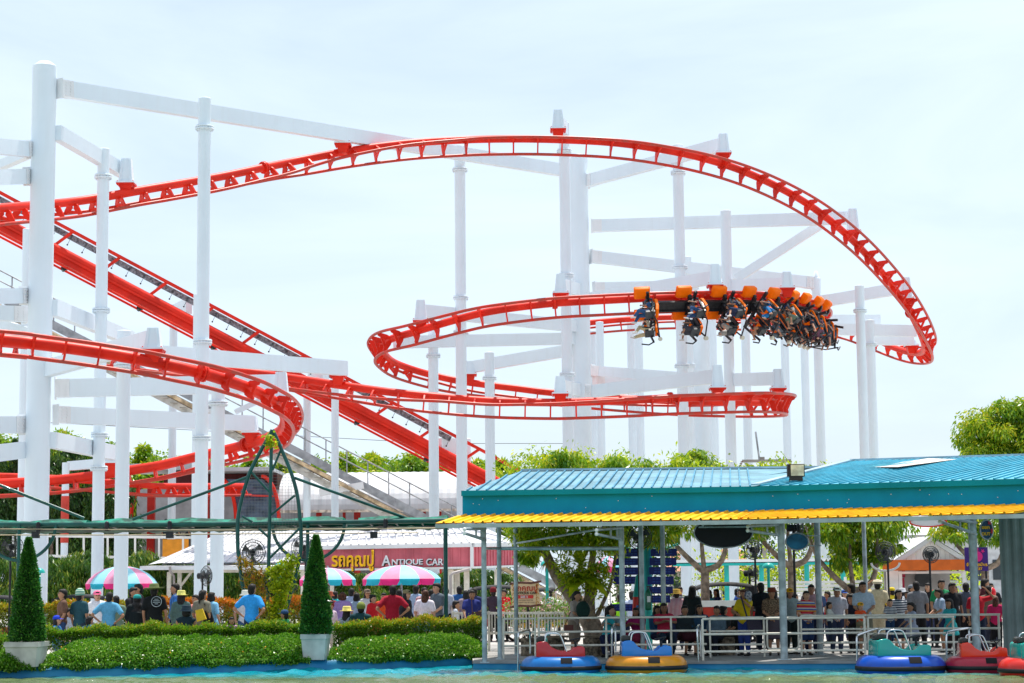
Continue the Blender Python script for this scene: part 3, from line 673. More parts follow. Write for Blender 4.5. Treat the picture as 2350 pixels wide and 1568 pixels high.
handrail([(1966, 1535, 42.2), (1966.5, 1500, 42.2), (1966, 1464, 42.2), (1969, 1458, 42.3), (2010, 1444, 43.4), (2014, 1445, 43.5), (2015, 1458, 43.55), (2015, 1500, 43.55)], 'chrome handrail left of the turquoise boat')
handrail([(2172, 1535, 42.0), (2172, 1500, 42.0), (2172, 1458, 42.0), (2176, 1451, 42.1), (2218, 1442, 43.2), (2223, 1443, 43.3), (2224, 1455, 43.3), (2225, 1500, 43.3)], 'chrome handrail between the turquoise and the red boat')
# cream picket fence
fr = empty('picket_fence', gx(1004, 51) + (0,), 'cream picket fence in front of the car ride', 'fence')
def picket(u0, u1, D0, D1):
    a = Vector((*gx(u0, D0), 0)); b = Vector((*gx(u1, D1), 0)); n = int((b - a).length / .085)
    m = MB()
    for z in (.95, .45): m.beam(a + V(0, 0, z), b + V(0, 0, z), .05, .06)
    m.build('fence_rail', BEIGE, fr)
    m = MB()
    for i in range(n + 1): p = lerp(a, b, i / n); m.box((p.x, p.y - .03, .70), (.028, .028, .52))
    m.build('pickets', BEIGE, fr)
    for i in range(0, n + 1, 12): p = lerp(a, b, i / n); m = MB(); m.box((p.x, p.y, .5), (.06, .06, 1.0)); m.build('fence_post', BEIGE, fr)
picket(1040, 1150, 51.2, 50.6); picket(1151, 1294, 50.6, 49.8)
# ---------------------------------------------------------------- text helper
def text_mesh(name, body, size, material, loc, ext=.01, parent=None, bold=0, sx=1.0, rz=0, align='CENTER'):
    c = bpy.data.curves.new(name, 'FONT'); c.body = body; c.size = size; c.extrude = ext; c.align_x = align; c.offset = bold
    t = bpy.data.objects.new(name, c); COL.objects.link(t); dg = bpy.context.evaluated_depsgraph_get()
    me = bpy.data.meshes.new_from_object(t.evaluated_get(dg)); bpy.data.objects.remove(t); bpy.data.curves.remove(c)
    M = Matrix.Rotation(rz, 4, 'Z') @ Matrix.Rotation(PI / 2, 4, 'X') @ Matrix.Diagonal((sx, 1, 1, 1))
    me.transform(M); me.name = name
    me.materials.clear(); me.materials.append(material)
    o = bpy.data.objects.new(name, me); COL.objects.link(o)
    pl = parent_loc(parent) if parent else Vector()
    if parent: o.parent = parent
    o.location = Vector(loc) - pl
    return o
# ---------------------------------------------------------------- pavilion of the car ride
PINK = mat('red_pink_boarding', (0.58, 0.135, 0.17), 0.55, var=.06, scale=2)
YLET = mat('yellow_lettering', (.85, .45, .008), .35); SLET = mat('silver_lettering', (.62, .65, .70), .35); LETB = mat('letter_backing', (.035, .02, .018), .6)
pv = empty('ride_pavilion', (GX(735, 72), 72, 0), 'pavilion with white metal roof and red boarded front lettered ANTIQUE CAR', 'pavilion')
f0, f1, f2 = P(690, 1262, 72.4), P(1081, 1255, 71.6), P(1186, 1254, 76)
fh = .74
m = MB()
for a, b in ((f0, f1), (f1, f2)):
    t = (b - a).normalized(); n = int((b - a).length / .28); out = Vector((t.y, -t.x, 0))
    m.add([a, b, bottom(b, fh), bottom(a, fh)], [(0, 1, 2, 3)])
    for i in range(n): p = lerp(a, b, (i + .5) / n) + out * .015 - V(0, 0, fh / 2); m.beam(p + V(0, 0, fh / 2), p - V(0, 0, fh / 2), .05, .035, up=out)
m.build('boarded_front', PINK, pv)
m = MB()
for a, b in ((f0, f1 + V(.05, 0, 0)), (f1, f2)):
    t = (b - a).normalized(); out = Vector((t.y, -t.x, 0)) * .06
    m.beam(a + out + V(0, 0, .06), b + out + V(0, 0, .06), .16, .14); m.beam(bottom(a, fh) + out * .6, bottom(b, fh) + out * .6, .08, .07)
m.beam(f1 + V(.03, -.06, 0), bottom(f1, fh) + V(.03, -.06, 0), .12, .12, up=V(0, 1, 0))
m.build('white_trim', WHITE2, pv)
WROOF = mat('white_roof_sheet', (.62, .63, .65), .45, var=.05, scale=1)
def ribbed(root, a, b, c, d, sp, material, name='roof'):
    m = MB(); m.quad(a, b, c, d); nrm = (b - a).cross(d - a).normalized(); nrm = nrm if nrm.z > 0 else -nrm
    n = int((b - a).length / sp)
    for i in range(n): f = (i + .5) / n; m.beam(lerp(a, b, f) + nrm * .02, lerp(d, c, f) + nrm * .02, .06, .05, up=nrm)
    m.quad(a - nrm * .05, d - nrm * .05, c - nrm * .05, b - nrm * .05)
    return m.build(name, material, root)
up = V(0, 0, .13)
rr0, rr1 = P(700, 1212, 77.5), P(1060, 1208, 77.5)
ribbed(pv, f0 + up + V(0, -.15, 0), f1 + up + V(.1, -.15, 0), rr1, rr0, .28, WROOF)
m = MB(); m.quad(f1 + up + V(.1, -.15, 0), f2 + up + V(.1, 0, 0), P(1120, 1215, 79), rr1); m.build('roof_end', WROOF, pv)
g0, g1 = P(371, 1292, 71), P(735, 1290, 71.5); q0, q1 = P(522, 1213, 77.5), P(735, 1212, 77.5)
ribbed(pv, g0, g1, q1, q0, .28, WROOF)
m = MB(); m.quad(g0, q0, P(470, 1240, 83), P(340, 1296, 76)); m.build('roof_end', WROOF, pv)
h0, h1 = P(322, 1299.5, 70.2), P(735, 1299, 70.6)
m = MB(); m.quad(h0, h1, g1 - V(0, 0, .1), g0 - V(.4, 0, .1)); m.build('skirt_roof', WROOF, pv)
m = MB(); m.beam(h0 - V(0, .05, .07), h1 - V(0, .05, .07), .12, .13); m.build('gutter', WHITE2, pv)
for u, D in ((388, 71), (412, 71.6), (695, 71), (762, 72), (1035, 72), (1049, 72.4), (1071, 72.3), (1141, 74)):
    x = GX(u, D); m = MB(); m.box((x, D, 1.1), (.14 if u < 1000 else .2, .14, 2.25)); m.build('post', BEIGE, pv)
m = MB(); m.beam(P(388, 1310, 71), P(695, 1308, 71), .12, .16); m.beam(P(415, 1345, 71.6), P(440, 1312, 71.6), .08, .08); m.build('eave_beam', BEIGE, pv)
m = MB(); m.tube([P(1035, 1435, 70), P(1034, 1322, 70), P(1038, 1316, 70), P(1076, 1306, 71)], .05, 8); m.tube([P(390, 1300, 70), P(391, 1312, 70), P(399, 1322, 70.5), P(400, 1380, 70.5)], .045, 8); m.build('downpipe', mat('grey_pipe', (.35, .31, .30), .4), pv)
def letters(body, u0, u1, v0, v1, mtl, bold=.008, D=71.45, name='lettering'):
    """raised letters with a dark backing, fitted to the box they fill on the boards"""
    pa, pb = P(u0, v1, D), P(u1, v0, D); al = math.atan2((f1 - f0).y, (f1 - f0).x)
    for nm, mt_, ex_, bo, off in ((name + '_backing', LETB, .02, bold + .012, V(.03, .07, -.03)), (name, mtl, .03, bold, V(0, 0, 0))):
        o = text_mesh(nm, body, .5, mt_, pa, ex_, pv, bo, 1, 0, 'LEFT'); me = o.data
        co = np.empty(len(me.vertices) * 3); me.vertices.foreach_get('co', co); co = co.reshape(-1, 3); lo, hi = co.min(0), co.max(0)
        co[:, 0] = (co[:, 0] - lo[0]) / (hi[0] - lo[0]) * (pb.x - pa.x); co[:, 2] = (co[:, 2] - lo[2]) / (hi[2] - lo[2]) * (pb.z - pa.z)
        me.vertices.foreach_set('co', co.ravel()); me.transform(Matrix.Rotation(al, 4, 'Z')); o.location += off
letters('รถคุณปู่', 761, 859, 1262, 1312, YLET, .012)
letters('A', 876, 897, 1275, 1299, SLET, .006); letters('NTIQUE', 899.5, 971, 1283, 1299, SLET, .005); letters('CAR', 978, 1018, 1282, 1298, SLET, .006)
sb = empty('ride_sign', (GX(1206, 52), 52, 0), 'cream scroll-shaped sign with brown rails, red Thai title, ANTIQUE CAR and price', 'sign')
CRM = mat('cream_board', (.88, .66, .40), .6, var=.04); BRN = mat('brown_rail', (.16, .06, .045), .5)
p0, p1 = P(1174, 1392, 52), P(1238, 1338, 52); cx_ = (p0.x + p1.x) / 2; cz_ = (p0.z + p1.z) / 2; wv, hv = (p1.x - p0.x), (p1.z - p0.z)
pl = []
for i in range(13): f = i / 12; pl.append((cx_ - wv / 2 + .02 * math.sin(f * 2 * PI * 1.0), 52, cz_ - hv / 2 + hv * f))
for i in range(13): f = 1 - i / 12; pl.append((cx_ + wv / 2 + .02 * math.sin(f * 2 * PI * 1.0), 52, cz_ - hv / 2 + hv * f))
m = MB(); m.prism(pl, (0, .03, 0)); m.build('board', CRM, sb)
for zz in (cz_ + hv / 2, cz_ - hv / 2):
    m = MB(); m.tube([(cx_ - wv * .57, 52, zz - .02), (cx_ - wv * .2, 52, zz + .015), (cx_ + wv * .2, 52, zz + .0), (cx_ + wv * .57, 52, zz + .04)], .028, 8); m.build('scroll_rail', BRN, sb)
m = MB(); m.cyl((cx_ + .06, 52.06, 0), (cx_ + .06, 52.06, cz_), .03, seg=8); m.build('post', DARK, sb)
RT = mat('red_print', (.55, .03, .02), .6); BT = mat('black_print', (.02, .02, .02), .6); OT = mat('ochre_print', (.60, .28, .02), .6)
text_mesh('title', 'รถคุณปู่', .20, RT, (cx_, 51.985, cz_ + .10), .004, sb, .003); text_mesh('title', 'ANTIQUE CAR', .085, BT, (cx_, 51.985, cz_ + .015), .004, sb, .002)
m = MB(); m.box((cx_, 51.99, cz_ - .055), (.40, .012, .085)); m.build('price_band', mat('red_band', (.7, .05, .04), .5), sb)
text_mesh('price', '50฿/1', .085, mat('white_print', (.8, .8, .8), .5), (cx_ - .03, 51.98, cz_ - .085), .004, sb, .002)
text_mesh('note', 'CHILDREN MUST BE', .042, BRN, (cx_, 51.985, cz_ - .16), .003, sb); text_mesh('note', 'ACCOMPANIED BY ADULT', .042, BRN, (cx_, 51.985, cz_ - .22), .003, sb)
for s in (-1, 1):
    m = MB()
    for k_ in range(5):
        c = V(cx_ + s * (wv * .42), 51.985, cz_ - .22 + k_ * .11); m.tube([c + V(s * .035 * math.cos(a), 0, .045 * math.sin(a)) for a in [j * .55 for j in range(9)]], .008, 5)
    m.build('scroll_ornament', OT, sb)
# ---------------------------------------------------------------- vaulted station
SD = 108; stn = empty('coaster_station', (GX(640, SD - 3), SD - 3, 0), 'station with white ribbed barrel roof and red frames behind the green trellis', 'station building')
VW = mat('white_vault_sheet', (.52, .53, .55), .6, var=.05, scale=.8)
ztop, zeave = ZV(640, 1084, SD), ZV(640, 1172, SD - 3.2)
def vault(u0, u1, Dn, Df, z0, z1, name, material, rings=.5, frac=1.0):
    x0_, x1_ = GX(u0, Dn), GX(u1, Dn); n = max(2, int((x1_ - x0_) / rings)); vs = []; K = 12
    for i in range(n * 2 + 1):
        x = x0_ + (x1_ - x0_) * i / (n * 2); bump_ = .03 if i % 2 else 0
        for k in range(K + 1):
            a = (PI / 2) * k / K * frac; y = Df - (Df - Dn + bump_) * math.cos(a); z = z0 + (z1 - z0 + bump_) * math.sin(a); vs.append((x, y, z))
    m = MB(); m.add(vs, [(i * (K + 1) + k, (i + 1) * (K + 1) + k, (i + 1) * (K + 1) + k + 1, i * (K + 1) + k + 1) for i in range(n * 2) for k in range(K)], False)
    return m.build(name, material, stn)
vault(636, 1100, SD - 3.2, SD + 1.5, zeave, ztop, 'vault_roof', VW, .42)
m = MB(); xa, xb = GX(246, SD - 3), GX(1100, SD - 3)
m.box(((xa + xb) / 2, SD + 5, (ztop - .6) / 2), (xb - xa, .2, ztop - .6)); m.build('rear_wall', mat('grey_lining_sheet', (.30, .29, .30), .6, var=.1, scale=1.2), stn)
m = MB(); m.box(((xa + xb) / 2, SD + 1, ZV(500, 1205, SD) - .15), (xb - xa, 8, .3)); m.build('platform', CONC, stn)
m = MB(); m.box(((GX(470, SD) + GX(640, SD)) / 2, SD - .5, ZV(560, 1085, SD)), (GX(640, SD) - GX(470, SD), 6, .18)); m.box(((GX(300, SD) + GX(470, SD)) / 2, SD + .5, ZV(400, 1079, SD) + .1), (GX(470, SD) - GX(300, SD), 4, .35)); m.build('flat_roof', VW, stn)
m = MB(); m.box(((GX(380, SD) + GX(640, SD)) / 2, SD + .8, ZV(500, 1105, SD)), (GX(640, SD) - GX(380, SD), 3.5, .7)); m.build('dark_ceiling', mat('maroon_steel', (.10, .012, .012), .5), stn)
m = MB(); m.beam((GX(636, SD - 3.3), SD - 3.3, zeave - .06), (GX(1100, SD - 3.3), SD - 3.3, zeave - .06), .1, .14); m.build('eave_gutter', mat('rusty_white_gutter', (.55, .48, .40), .6, var=.2, scale=5), stn)
def arc(u0, v0, u1, v1, D, r, name='red_arc', material=RED, k=1):
    """quarter arch from the roof (u0,v0) down to (u1,v1)"""
    pts = []
    for i in range(13): a = PI / 2 * i / 12; pts.append(P(u0 + (u1 - u0) * math.sin(a), v0 + (v1 - v0) * (1 - math.cos(a)), D))
    m = MB(); m.tube(pts, r, 8); return m.build(name, material, stn)
arc(500, 1096, 541, 1192, SD - 3.1, .10); arc(600, 1093, 640, 1192, SD - 3.3, .10); arc(336, 1112, 301, 1192, SD - 2, .10)
m = MB(); pts = [P(x, 1104, SD - 3) for x in (512, 600)]; 
gl = [P(514, 1100, SD - 3), P(602, 1100, SD - 3), P(622, 1118, SD - 3), P(632, 1145, SD - 3), P(636, 1192, SD - 3), P(541, 1192, SD - 3), P(538, 1145, SD - 3), P(530, 1118, SD - 3)]
m.prism(gl, (0, .06, 0)); m.build('tinted_glazing', mat('tinted_glass', (.07, .10, .15), .10, var=.2, scale=2), stn)
m = MB(); m.beam(P(532, 1136, SD - 3.08), P(628, 1139, SD - 3.08), .05, .09); m.build('glazing_bar', RED, stn)
for u, w_ in ((345, 16), (475, 8), (698, 5), (732, 12), (790, 6), (820, 14), (880, 8), (975, 6), (1010, 8)):
    x = GX(u, SD - 2.4); m = MB(); m.box((x, SD - 2.4, (zeave) / 2 + .4), (px(w_, SD), .4, zeave + .8 if u > 600 else zeave + 2)); m.build('red_post', mat('station_red', (.45, .02, .012), .45), stn)
for i, (u, v) in enumerate(((300, 1208), (440, 1210))):
    pass
m = MB(); 
for (u0, v0, u1, v1) in ((100, 1230, 440, 1234), (100, 1276, 380, 1281)): m.beam(P(u0, v0, 92), P(u1, v1, 92), .06, .12)
for u in (30, 131, 192, 247, 310, 365, 420): a = P(u, 1231, 92); b = P(u, 1279, 92); m.beam(a, b, .08, .08, up=V(0, 1, 0))
m.build('walkway_railing', PAINTW, origin=P(100, 1280, 92), label='white walkway railing in front of the dark trees at left', cat='railing')
st2 = empty('red_banded_post', (P(151, 1062, 95).x, 95, 0), 'white post with a wide red band behind the second column', 'post')
m = MB(); q = P(151, 1062, 95); m.cyl((q.x, q.y, 0), (q.x, q.y, q.z), .17, seg=18); m.build('post', WHITE, st2)
m = MB(); m.cyl((q.x, q.y, ZV(151, 1246, 95)), (q.x, q.y, ZV(151, 1139, 95)), .19, seg=18); m.build('band', REDD, st2)
m = MB(); a = P(388, 1258, 94); b = P(418, 1232, 94); m.box(((a.x + b.x) / 2, 94, (a.z + b.z) / 2 - .35), (b.x - a.x + .6, .1, 1.0)); m.build('ticket_banner', mat('orange_banner', (.75, .28, .02), .5), origin=(a.x, 94, a.z - 1), label='orange and yellow panel on the walkway below the station', cat='panel')
# ---------------------------------------------------------------- maintenance stair beside the lift
sr = empty('lift_stair', P(1262, 1330, 104), 'grey maintenance stairway with handrails under the lift hill', 'stairway')
def sv(u): return 621 + .519 * u
def sp(u, dv, D=None): Dd = 94 + (u) * .0075; return P(u, sv(u) + dv, Dd)
STG = mat('stair_galvanised', (.34, .36, .38), .5, metal=.3, var=.1, scale=3)
m = MB(); m.beam(sp(-60, 62), sp(1290, 62), .05, .40); m.build('stringer', STG, sr)
m = MB(); m.beam(sp(-60, 84) + V(0, 1.0, 0), sp(1290, 84) + V(0, 1.0, 0), .9, .14); m.build('grating', mat('rusty_grating', (.20, .17, .14), .7, var=.3, scale=9), sr)
m = MB(); m.tube([sp(-60, 82) - V(0, .1, 0), sp(1290, 84) - V(0, .1, 0)], .10, 8); m.build('conduit', mat('ochre_pipe', (.55, .42, .26), .5, var=.2), sr)
m = MB(); m.beam(sp(-60, 97) + V(0, .4, 0), sp(1290, 104) + V(0, .4, 0), .05, .34); m.build('lower_stringer', mat('pale_grey_steel', (.55, .55, .53), .5, var=.1), sr)
k = 0
for dv in (0, 24):
    m = MB(); m.tube([sp(-60, dv), sp(1290, dv)], .035, 6); m.build('handrail', GREY, sr)
for u in range(-20, 1290, 48):
    m = MB(); a = sp(u, 0); b = sp(u, 56); m.cyl(a, (a.x, a.y, sp(u, 58).z), .035, seg=6); m.build('baluster', GREY, sr)
for i in range(60):
    u = -40 + i * 22; p = sp(u, 96) + V(0, .3, 0); m = MB(); m.box(p, (.34, 1.1, .045)); m.build('tread', mat('step_plate', (.42, .40, .36), .6, var=.15), sr)
for u in (430, 760, 1020):
    m = MB(); p = sp(u, 108); m.beam(p + V(-.6, .2, -.15), p + V(1.6, .2, .2), .3, .34); m.build('support_arm', WHITE2, sr)
# ---------------------------------------------------------------- green trellis
PD = 50.0
gt = empty('pergola', (GX(1024, PD), PD, 0), 'dark green pipe pergola with green shade net and hanging half-circle pipes', 'pergola')
def gz(v, u=600, D=PD): return ZV(u, v, D)
zA = ZV(600, 1203, PD)
m = MB(); xL, xR = GX(-60, PD), GX(1027, PD); m.tube([(xL, PD, zA + .06), (GX(400, PD), PD, zA), (xR, PD, zA + .04)], .062, 10); m.build('front_pipe', TEALD, gt)
m = MB(); m.tube([(xL, PD + 1.5, zA - .02), (xR, PD + 1.5, zA - .02)], .045, 10); m.build('rear_pipe', TEALD, gt)
m = MB()
for i in range(19):
    x = xL + (xR - xL) * i / 18; m.cyl((x, PD, zA), (x, PD + 1.5, zA - .02), .025, seg=6)
m.build('cross_pipes', TEALD, gt)
NET = mat('green_shade_net', (.006, .20, .13), .5, var=.35, scale=3, trans=.3)
m = MB(); n = 90; vs = []
for i in range(n + 1):
    x = xL + (xR - xL) * i / n
    s = .025 * math.sin(i * .5) + .02 * random.random()
    vs += [(x, PD - .04, zA + .05 + .4 * s), (x, PD + .2, zA + .15 + s), (x, PD + 1.0, zA + .13 + s), (x, PD + 1.6, zA + .02)]
m.add(vs, [(i * 4 + j, i * 4 + 4 + j, i * 4 + 5 + j, i * 4 + 1 + j) for i in range(n) if not (20 < i < 22 or 69 < i < 73) for j in range(3)], True); m.build('shade_net', NET, gt)
m = MB(); vs = []
for i in range(n + 1):
    x = xL + (xR - xL) * i / n; vs += [(x, PD + .3, zA - .05 - .05 * random.random()), (x, PD + 1.4, zA - .12 - .05 * random.random())]
m.add(vs, [(i * 2, i * 2 + 2, i * 2 + 3, i * 2 + 1) for i in range(n)], True); m.build('lower_net', mat('olive_net', (.03, .10, .07), .6, var=.45, scale=2, trans=.15), gt)
m = MB(); m.tube([P(0, 1228, 49.6), P(300, 1228, 49.6), P(600, 1225, 49.6), P(960, 1223, 49.6)], .016, 6); m.tube([P(0, 1214, 49.8), P(500, 1217, 49.8), P(1020, 1212, 49.8)], .014, 6); m.build('mist_pipe', mat('brass_pipe', (.45, .38, .25), .4, metal=.4), gt)
for u in (85, 243, 388, 545, 885):
    m = MB(); x = GX(u, 49.85); m.cyl((x, 49.85, zA - .14), (x, 49.85, zA + .05), .058, seg=12); m.sphere((x, 49.85, zA + .05), .058, 12, 6); m.build('pipe_cap', DARK, gt)
for u in (82, 390, 858): m = MB(); m.box(P(u, 1228, 49.6), (.18, .14, .16)); m.build('lamp_box', DARK, gt)
for uc in (46, 708):
    m = MB(); c = P(uc, 1204, PD - .06); R_ = px(82, PD); m.tube([c + V(math.cos(a) * R_, 0, math.sin(a) * R_) for a in [PI + j * PI / 24 for j in range(25)]], .042, 10); m.build('half_circle', TEALD, gt)
    m = MB(); m.cyl((c.x - .02, c.y, 0), (c.x - .02, c.y, c.z), .045, seg=10); m.build('post', TEALD, gt)
m = MB(); x = GX(1023, PD); m.cyl((x, PD, 0), (x, PD, zA + .05), .055, seg=12); m.build('post', TEALD, gt)
tr = empty('pointed_trellis', (GX(615, 49), 49, 0), 'tall pointed arch trellis of dark green pipe with wire grid and climbing plants', 'trellis')
TD = 49.0
def tt(name, uv, r, mt=TEALD, n=None):
    pts = [P(u, v, TD) for u, v in uv]
    if n: pts = [Vector(a) for a in spline([tuple(p) for p in pts], n)[0]]
    m = MB(); m.tube(pts, r, 10); return m.build(name, mt, tr)
tt('arch_pipe', [(625, 987), (613.5, 1008), (597, 1037.5), (577, 1076.5), (567.6, 1100), (556, 1141), (547, 1182), (545, 1219), (546, 1264), (549, 1287), (556, 1340), (563, 1379), (572, 1425), (578, 1470)], .048, n=50)
tt('arch_pipe', [(625, 987), (634, 1004), (646, 1032), (661, 1067), (673, 1100), (683, 1141), (688, 1186), (691, 1225), (690, 1268), (681, 1311), (667, 1364), (659, 1393), (648, 1430), (640, 1470)], .048, n=50)
tt('centre_pipe', [(623.5, 995), (620, 1150), (617, 1268), (613, 1438), (612, 1470)], .045)
for a, b in (((577, 1084), (618, 1129)), ((644, 1034), (625, 1080)), ((677, 1137), (622, 1182)), ((688, 1212), (617, 1283)), ((594, 1213), (618, 1235)), ((552, 1280), (613, 1330)), ((556, 1185), (580, 1199)), ((614, 1012), (622, 1024))): tt('brace', [a, b], .030)
for a, b, Db in (((566, 1096), (305, 1192), 50), ((676, 1097), (934, 1190), 50.2)):
    m = MB(); m.tube([P(*a, TD), P(*b, Db)], .036, 8); m.build('guy_pipe', TEALD, tr)
m = MB(); m.tube([P(-60, 1090, PD), P(193, 1190, PD)], .04, 8); m.build('guy_pipe', TEALD, gt)
WIRE = mat('grid_wire', (.10, .12, .12), .5); 
def arch_x(v):
    L_ = [(987, 625, 625), (1037, 597, 648), (1076, 577, 664), (1141, 556, 683), (1182, 547, 688), (1264, 546, 690), (1340, 556, 673), (1438, 575, 646)]
    for (v0, a0, b0), (v1, a1, b1) in zip(L_[:-1], L_[1:]):
        if v0 <= v <= v1: f = (v - v0) / (v1 - v0); return a0 + (a1 - a0) * f, b0 + (b1 - b0) * f
    return 600, 630
m = MB()
for v in range(1075, 1285, 7): a, b = arch_x(v); m.cyl(P(a, v, TD + .03), P(b, v, TD + .03), .003, seg=3, cap=False)
for u in range(550, 690, 7):
    vv = [v for v in range(1060, 1290, 3) if arch_x(v)[0] <= u <= arch_x(v)[1]]
    if vv: m.cyl(P(u, vv[0], TD + .03), P(u, vv[-1], TD + .03), .003, seg=3, cap=False)
m.build('wire_grid', WIRE, tr)
# ---------------------------------------------------------------- foliage
LM_BRIGHT = leafmat('leaves_bright', (.06, .19, .006), (.24, .42, .010), (.66, .60, .02), .36, .42)
LM_DARK = leafmat('leaves_dark', (.012, .05, .012), (.04, .12, .015), (.16, .26, .03), .35, .30)
LM_DROOP = leafmat('leaves_drooping', (.02, .08, .012), (.09, .22, .015), (.42, .44, .06), .38, .32)
LM_HEDGE = leafmat('leaves_hedge', (.03, .10, .01), (.30, .34, .015), (.75, .20, .02), .45, .35)
LM_FRONT = leafmat('leaves_front_hedge', (.03, .12, .01), (.15, .32, .012), (.65, .36, .02), .38, .42)
LM_IVY = leafmat('leaves_ivy', (.03, .14, .008), (.15, .36, .016), (.70, .74, .24), .28, .36)  # palest tone paints glossy highlights into the leaf colour
LM_TOP = leafmat('leaves_topiary', (.012, .08, .012), (.05, .21, .024), (.20, .42, .05), .32, .3)
LM_LIME = leafmat('leaves_lime', (.16, .32, .008), (.46, .58, .012), (.75, .70, .03), .4, .45)
LM_PINK = leafmat('petals_pink', (.08, .22, .03), (.22, .36, .06), (.85, .35, .55), .5, .4)
LM_RUST = leafmat('leaves_bromeliad', (.05, .12, .01), (.40, .30, .01), (.45, .06, .02), .4, .4)
def leaves(name, pos, axis, L_, W_, material, parent=None, var=None, origin=None, jit=.5, **tagkw):
    """one folded quad per leaf at pos, pointing along axis"""
    n = len(pos); pos = np.asarray(pos, float); ax = np.asarray(axis, float) + RNG.normal(0, jit, (n, 3))
    ax /= np.linalg.norm(ax, axis=1)[:, None] + 1e-9
    rnd = RNG.normal(0, 1, (n, 3)); sd_ = np.cross(ax, rnd); sd_ /= np.linalg.norm(sd_, axis=1)[:, None] + 1e-9
    l = L_ * RNG.uniform(.65, 1.25, (n, 1)); wd_ = W_ * RNG.uniform(.7, 1.2, (n, 1)); nr_ = np.cross(ax, sd_)
    o = np.array(Vector(origin) if origin is not None else (parent_loc(parent) if parent else Vector()))
    v = np.stack([pos, pos + ax * l * .45 + sd_ * wd_ * .5 + nr_ * wd_ * .15, pos + ax * l, pos + ax * l * .45 - sd_ * wd_ * .5 + nr_ * wd_ * .15], 1).reshape(-1, 3) - o
    me = bpy.data.meshes.new(name); me.vertices.add(4 * n); me.vertices.foreach_set('co', v.ravel())
    me.loops.add(4 * n); me.loops.foreach_set('vertex_index', np.arange(4 * n, dtype=np.int32))
    me.polygons.add(n); me.polygons.foreach_set('loop_start', np.arange(0, 4 * n, 4, dtype=np.int32)); me.polygons.foreach_set('loop_total', np.full(n, 4, dtype=np.int32))
    a = me.attributes.new('leafvar', 'FLOAT', 'FACE'); vv = RNG.beta(1.6, 2.2, n) if var is None else np.clip(var, 0, 1)
    a.data.foreach_set('value', vv.astype(np.float32)); me.materials.append(material); me.update(calc_edges=True)
    ob = bpy.data.objects.new(name, me); COL.objects.link(ob)
    if parent: ob.parent = parent; ob.location = Vector(o) - parent_loc(parent)
    else: ob.location = Vector(o)
    if tagkw:
        if 'label' in tagkw and 'kind' not in tagkw: tagkw['kind'] = 'thing'
        tag(ob, **tagkw)
    return ob
def crown_points(ells, n, nclump=40, rc=.28, droop=.6):
    """leaf points gathered in clumps through the outer part of a few ellipsoids"""
    P_ = []; A_ = []; VV = []; tot = sum(e[1][0] * e[1][2] for e in ells)
    for c, r in ells:
        k = max(3, int(nclump * r[0] * r[2] / tot)); m_ = int(n * r[0] * r[2] / tot)
        d = RNG.normal(0, 1, (k, 3)); d /= np.linalg.norm(d, axis=1)[:, None]; d[:, 2] = np.where(d[:, 2] < -.5, -d[:, 2], d[:, 2])
        cc = np.array(c) + d * np.array(r) * RNG.uniform(.55, .98, (k, 1)); rr = rc * np.mean(r) * RNG.uniform(.7, 1.5, k); cv = RNG.uniform(-.18, .22, k)
        idx = RNG.integers(0, k, m_); dd = RNG.normal(0, 1, (m_, 3)); dd /= np.linalg.norm(dd, axis=1)[:, None]
        p = cc[idx] + dd * (rr[idx] * RNG.uniform(.35, 1.08, m_))[:, None] * np.array([1.15, 1.15, .85])
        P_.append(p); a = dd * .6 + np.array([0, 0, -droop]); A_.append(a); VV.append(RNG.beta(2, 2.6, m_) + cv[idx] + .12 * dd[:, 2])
    return np.vstack(P_), np.vstack(A_), np.hstack(VV)
def make_tree(name, base, trunk, ells, n, ls, material, label, group=None, nclump=40, droop=.6, trunk_r=.14, cat='tree', lw=.42, rc=.28):
    root = empty(name, base, label, cat, group); b = Vector(base)
    m = MB()
    for br in trunk:
        pts = [b + Vector(q[:3]) for q in br]; m.tube([Vector(a) for a in spline([tuple(p) for p in pts], 10)[0]] if len(pts) > 2 else pts, [trunk_r * br[0][3] + (trunk_r * br[-1][3] - trunk_r * br[0][3]) * i / (9 if len(pts) > 2 else 1) for i in range(10 if len(pts) > 2 else 2)], 9)
    m.build('trunk', BARK, root)
    p, a, v = crown_points([(tuple(b + Vector(c)), r) for c, r in ells], n, nclump, rc, droop)
    leaves('crown', p, a, ls, ls * lw, material, root, v, jit=.35)
    return root
# far trees behind the station: three kinds, repeated
protos = []
for i in range(3):
    protos.append(make_tree('broadleaf_tree', (0, 0, 0), [[(0, 0, 0, 1.3), (.1, 0, 3, 1), (0, .1, 6, .5)], [(.1, 0, 3.5, .7), (1.2, 0, 6.5, .3)], [(0, 0, 3.8, .7), (-1.1, .2, 6.5, .3)]],
        [((0, 0, 7.2), (2.6, 2.2, 2.7)), ((-1.6 + i * .4, 0, 6.2), (1.6, 1.5, 1.8)), ((1.7 - i * .3, 0, 6.4), (1.7, 1.5, 1.9)), ((.3 * i - .4, 0, 9.3), (.7, .7, 1.1)), ((0, -.5, 4), (2.2, 1.6, 2.2))], 28000, .30, LM_BRIGHT, 'x', nclump=110))
FT = [(-20, 992, 122), (60, 996, 128), (150, 990, 120), (218, 1012, 126), (330, 1034, 124), (408, 1050, 130), (480, 1052, 126), (566, 1058, 134), (640, 1060, 128), (716, 1050, 136), (800, 1052, 128), (868, 1040, 134), (945, 1040, 128), (1015, 1048, 132), (1085, 1055, 126), (1150, 1052, 134), (1420, 1062, 138), (1600, 1066, 140)]
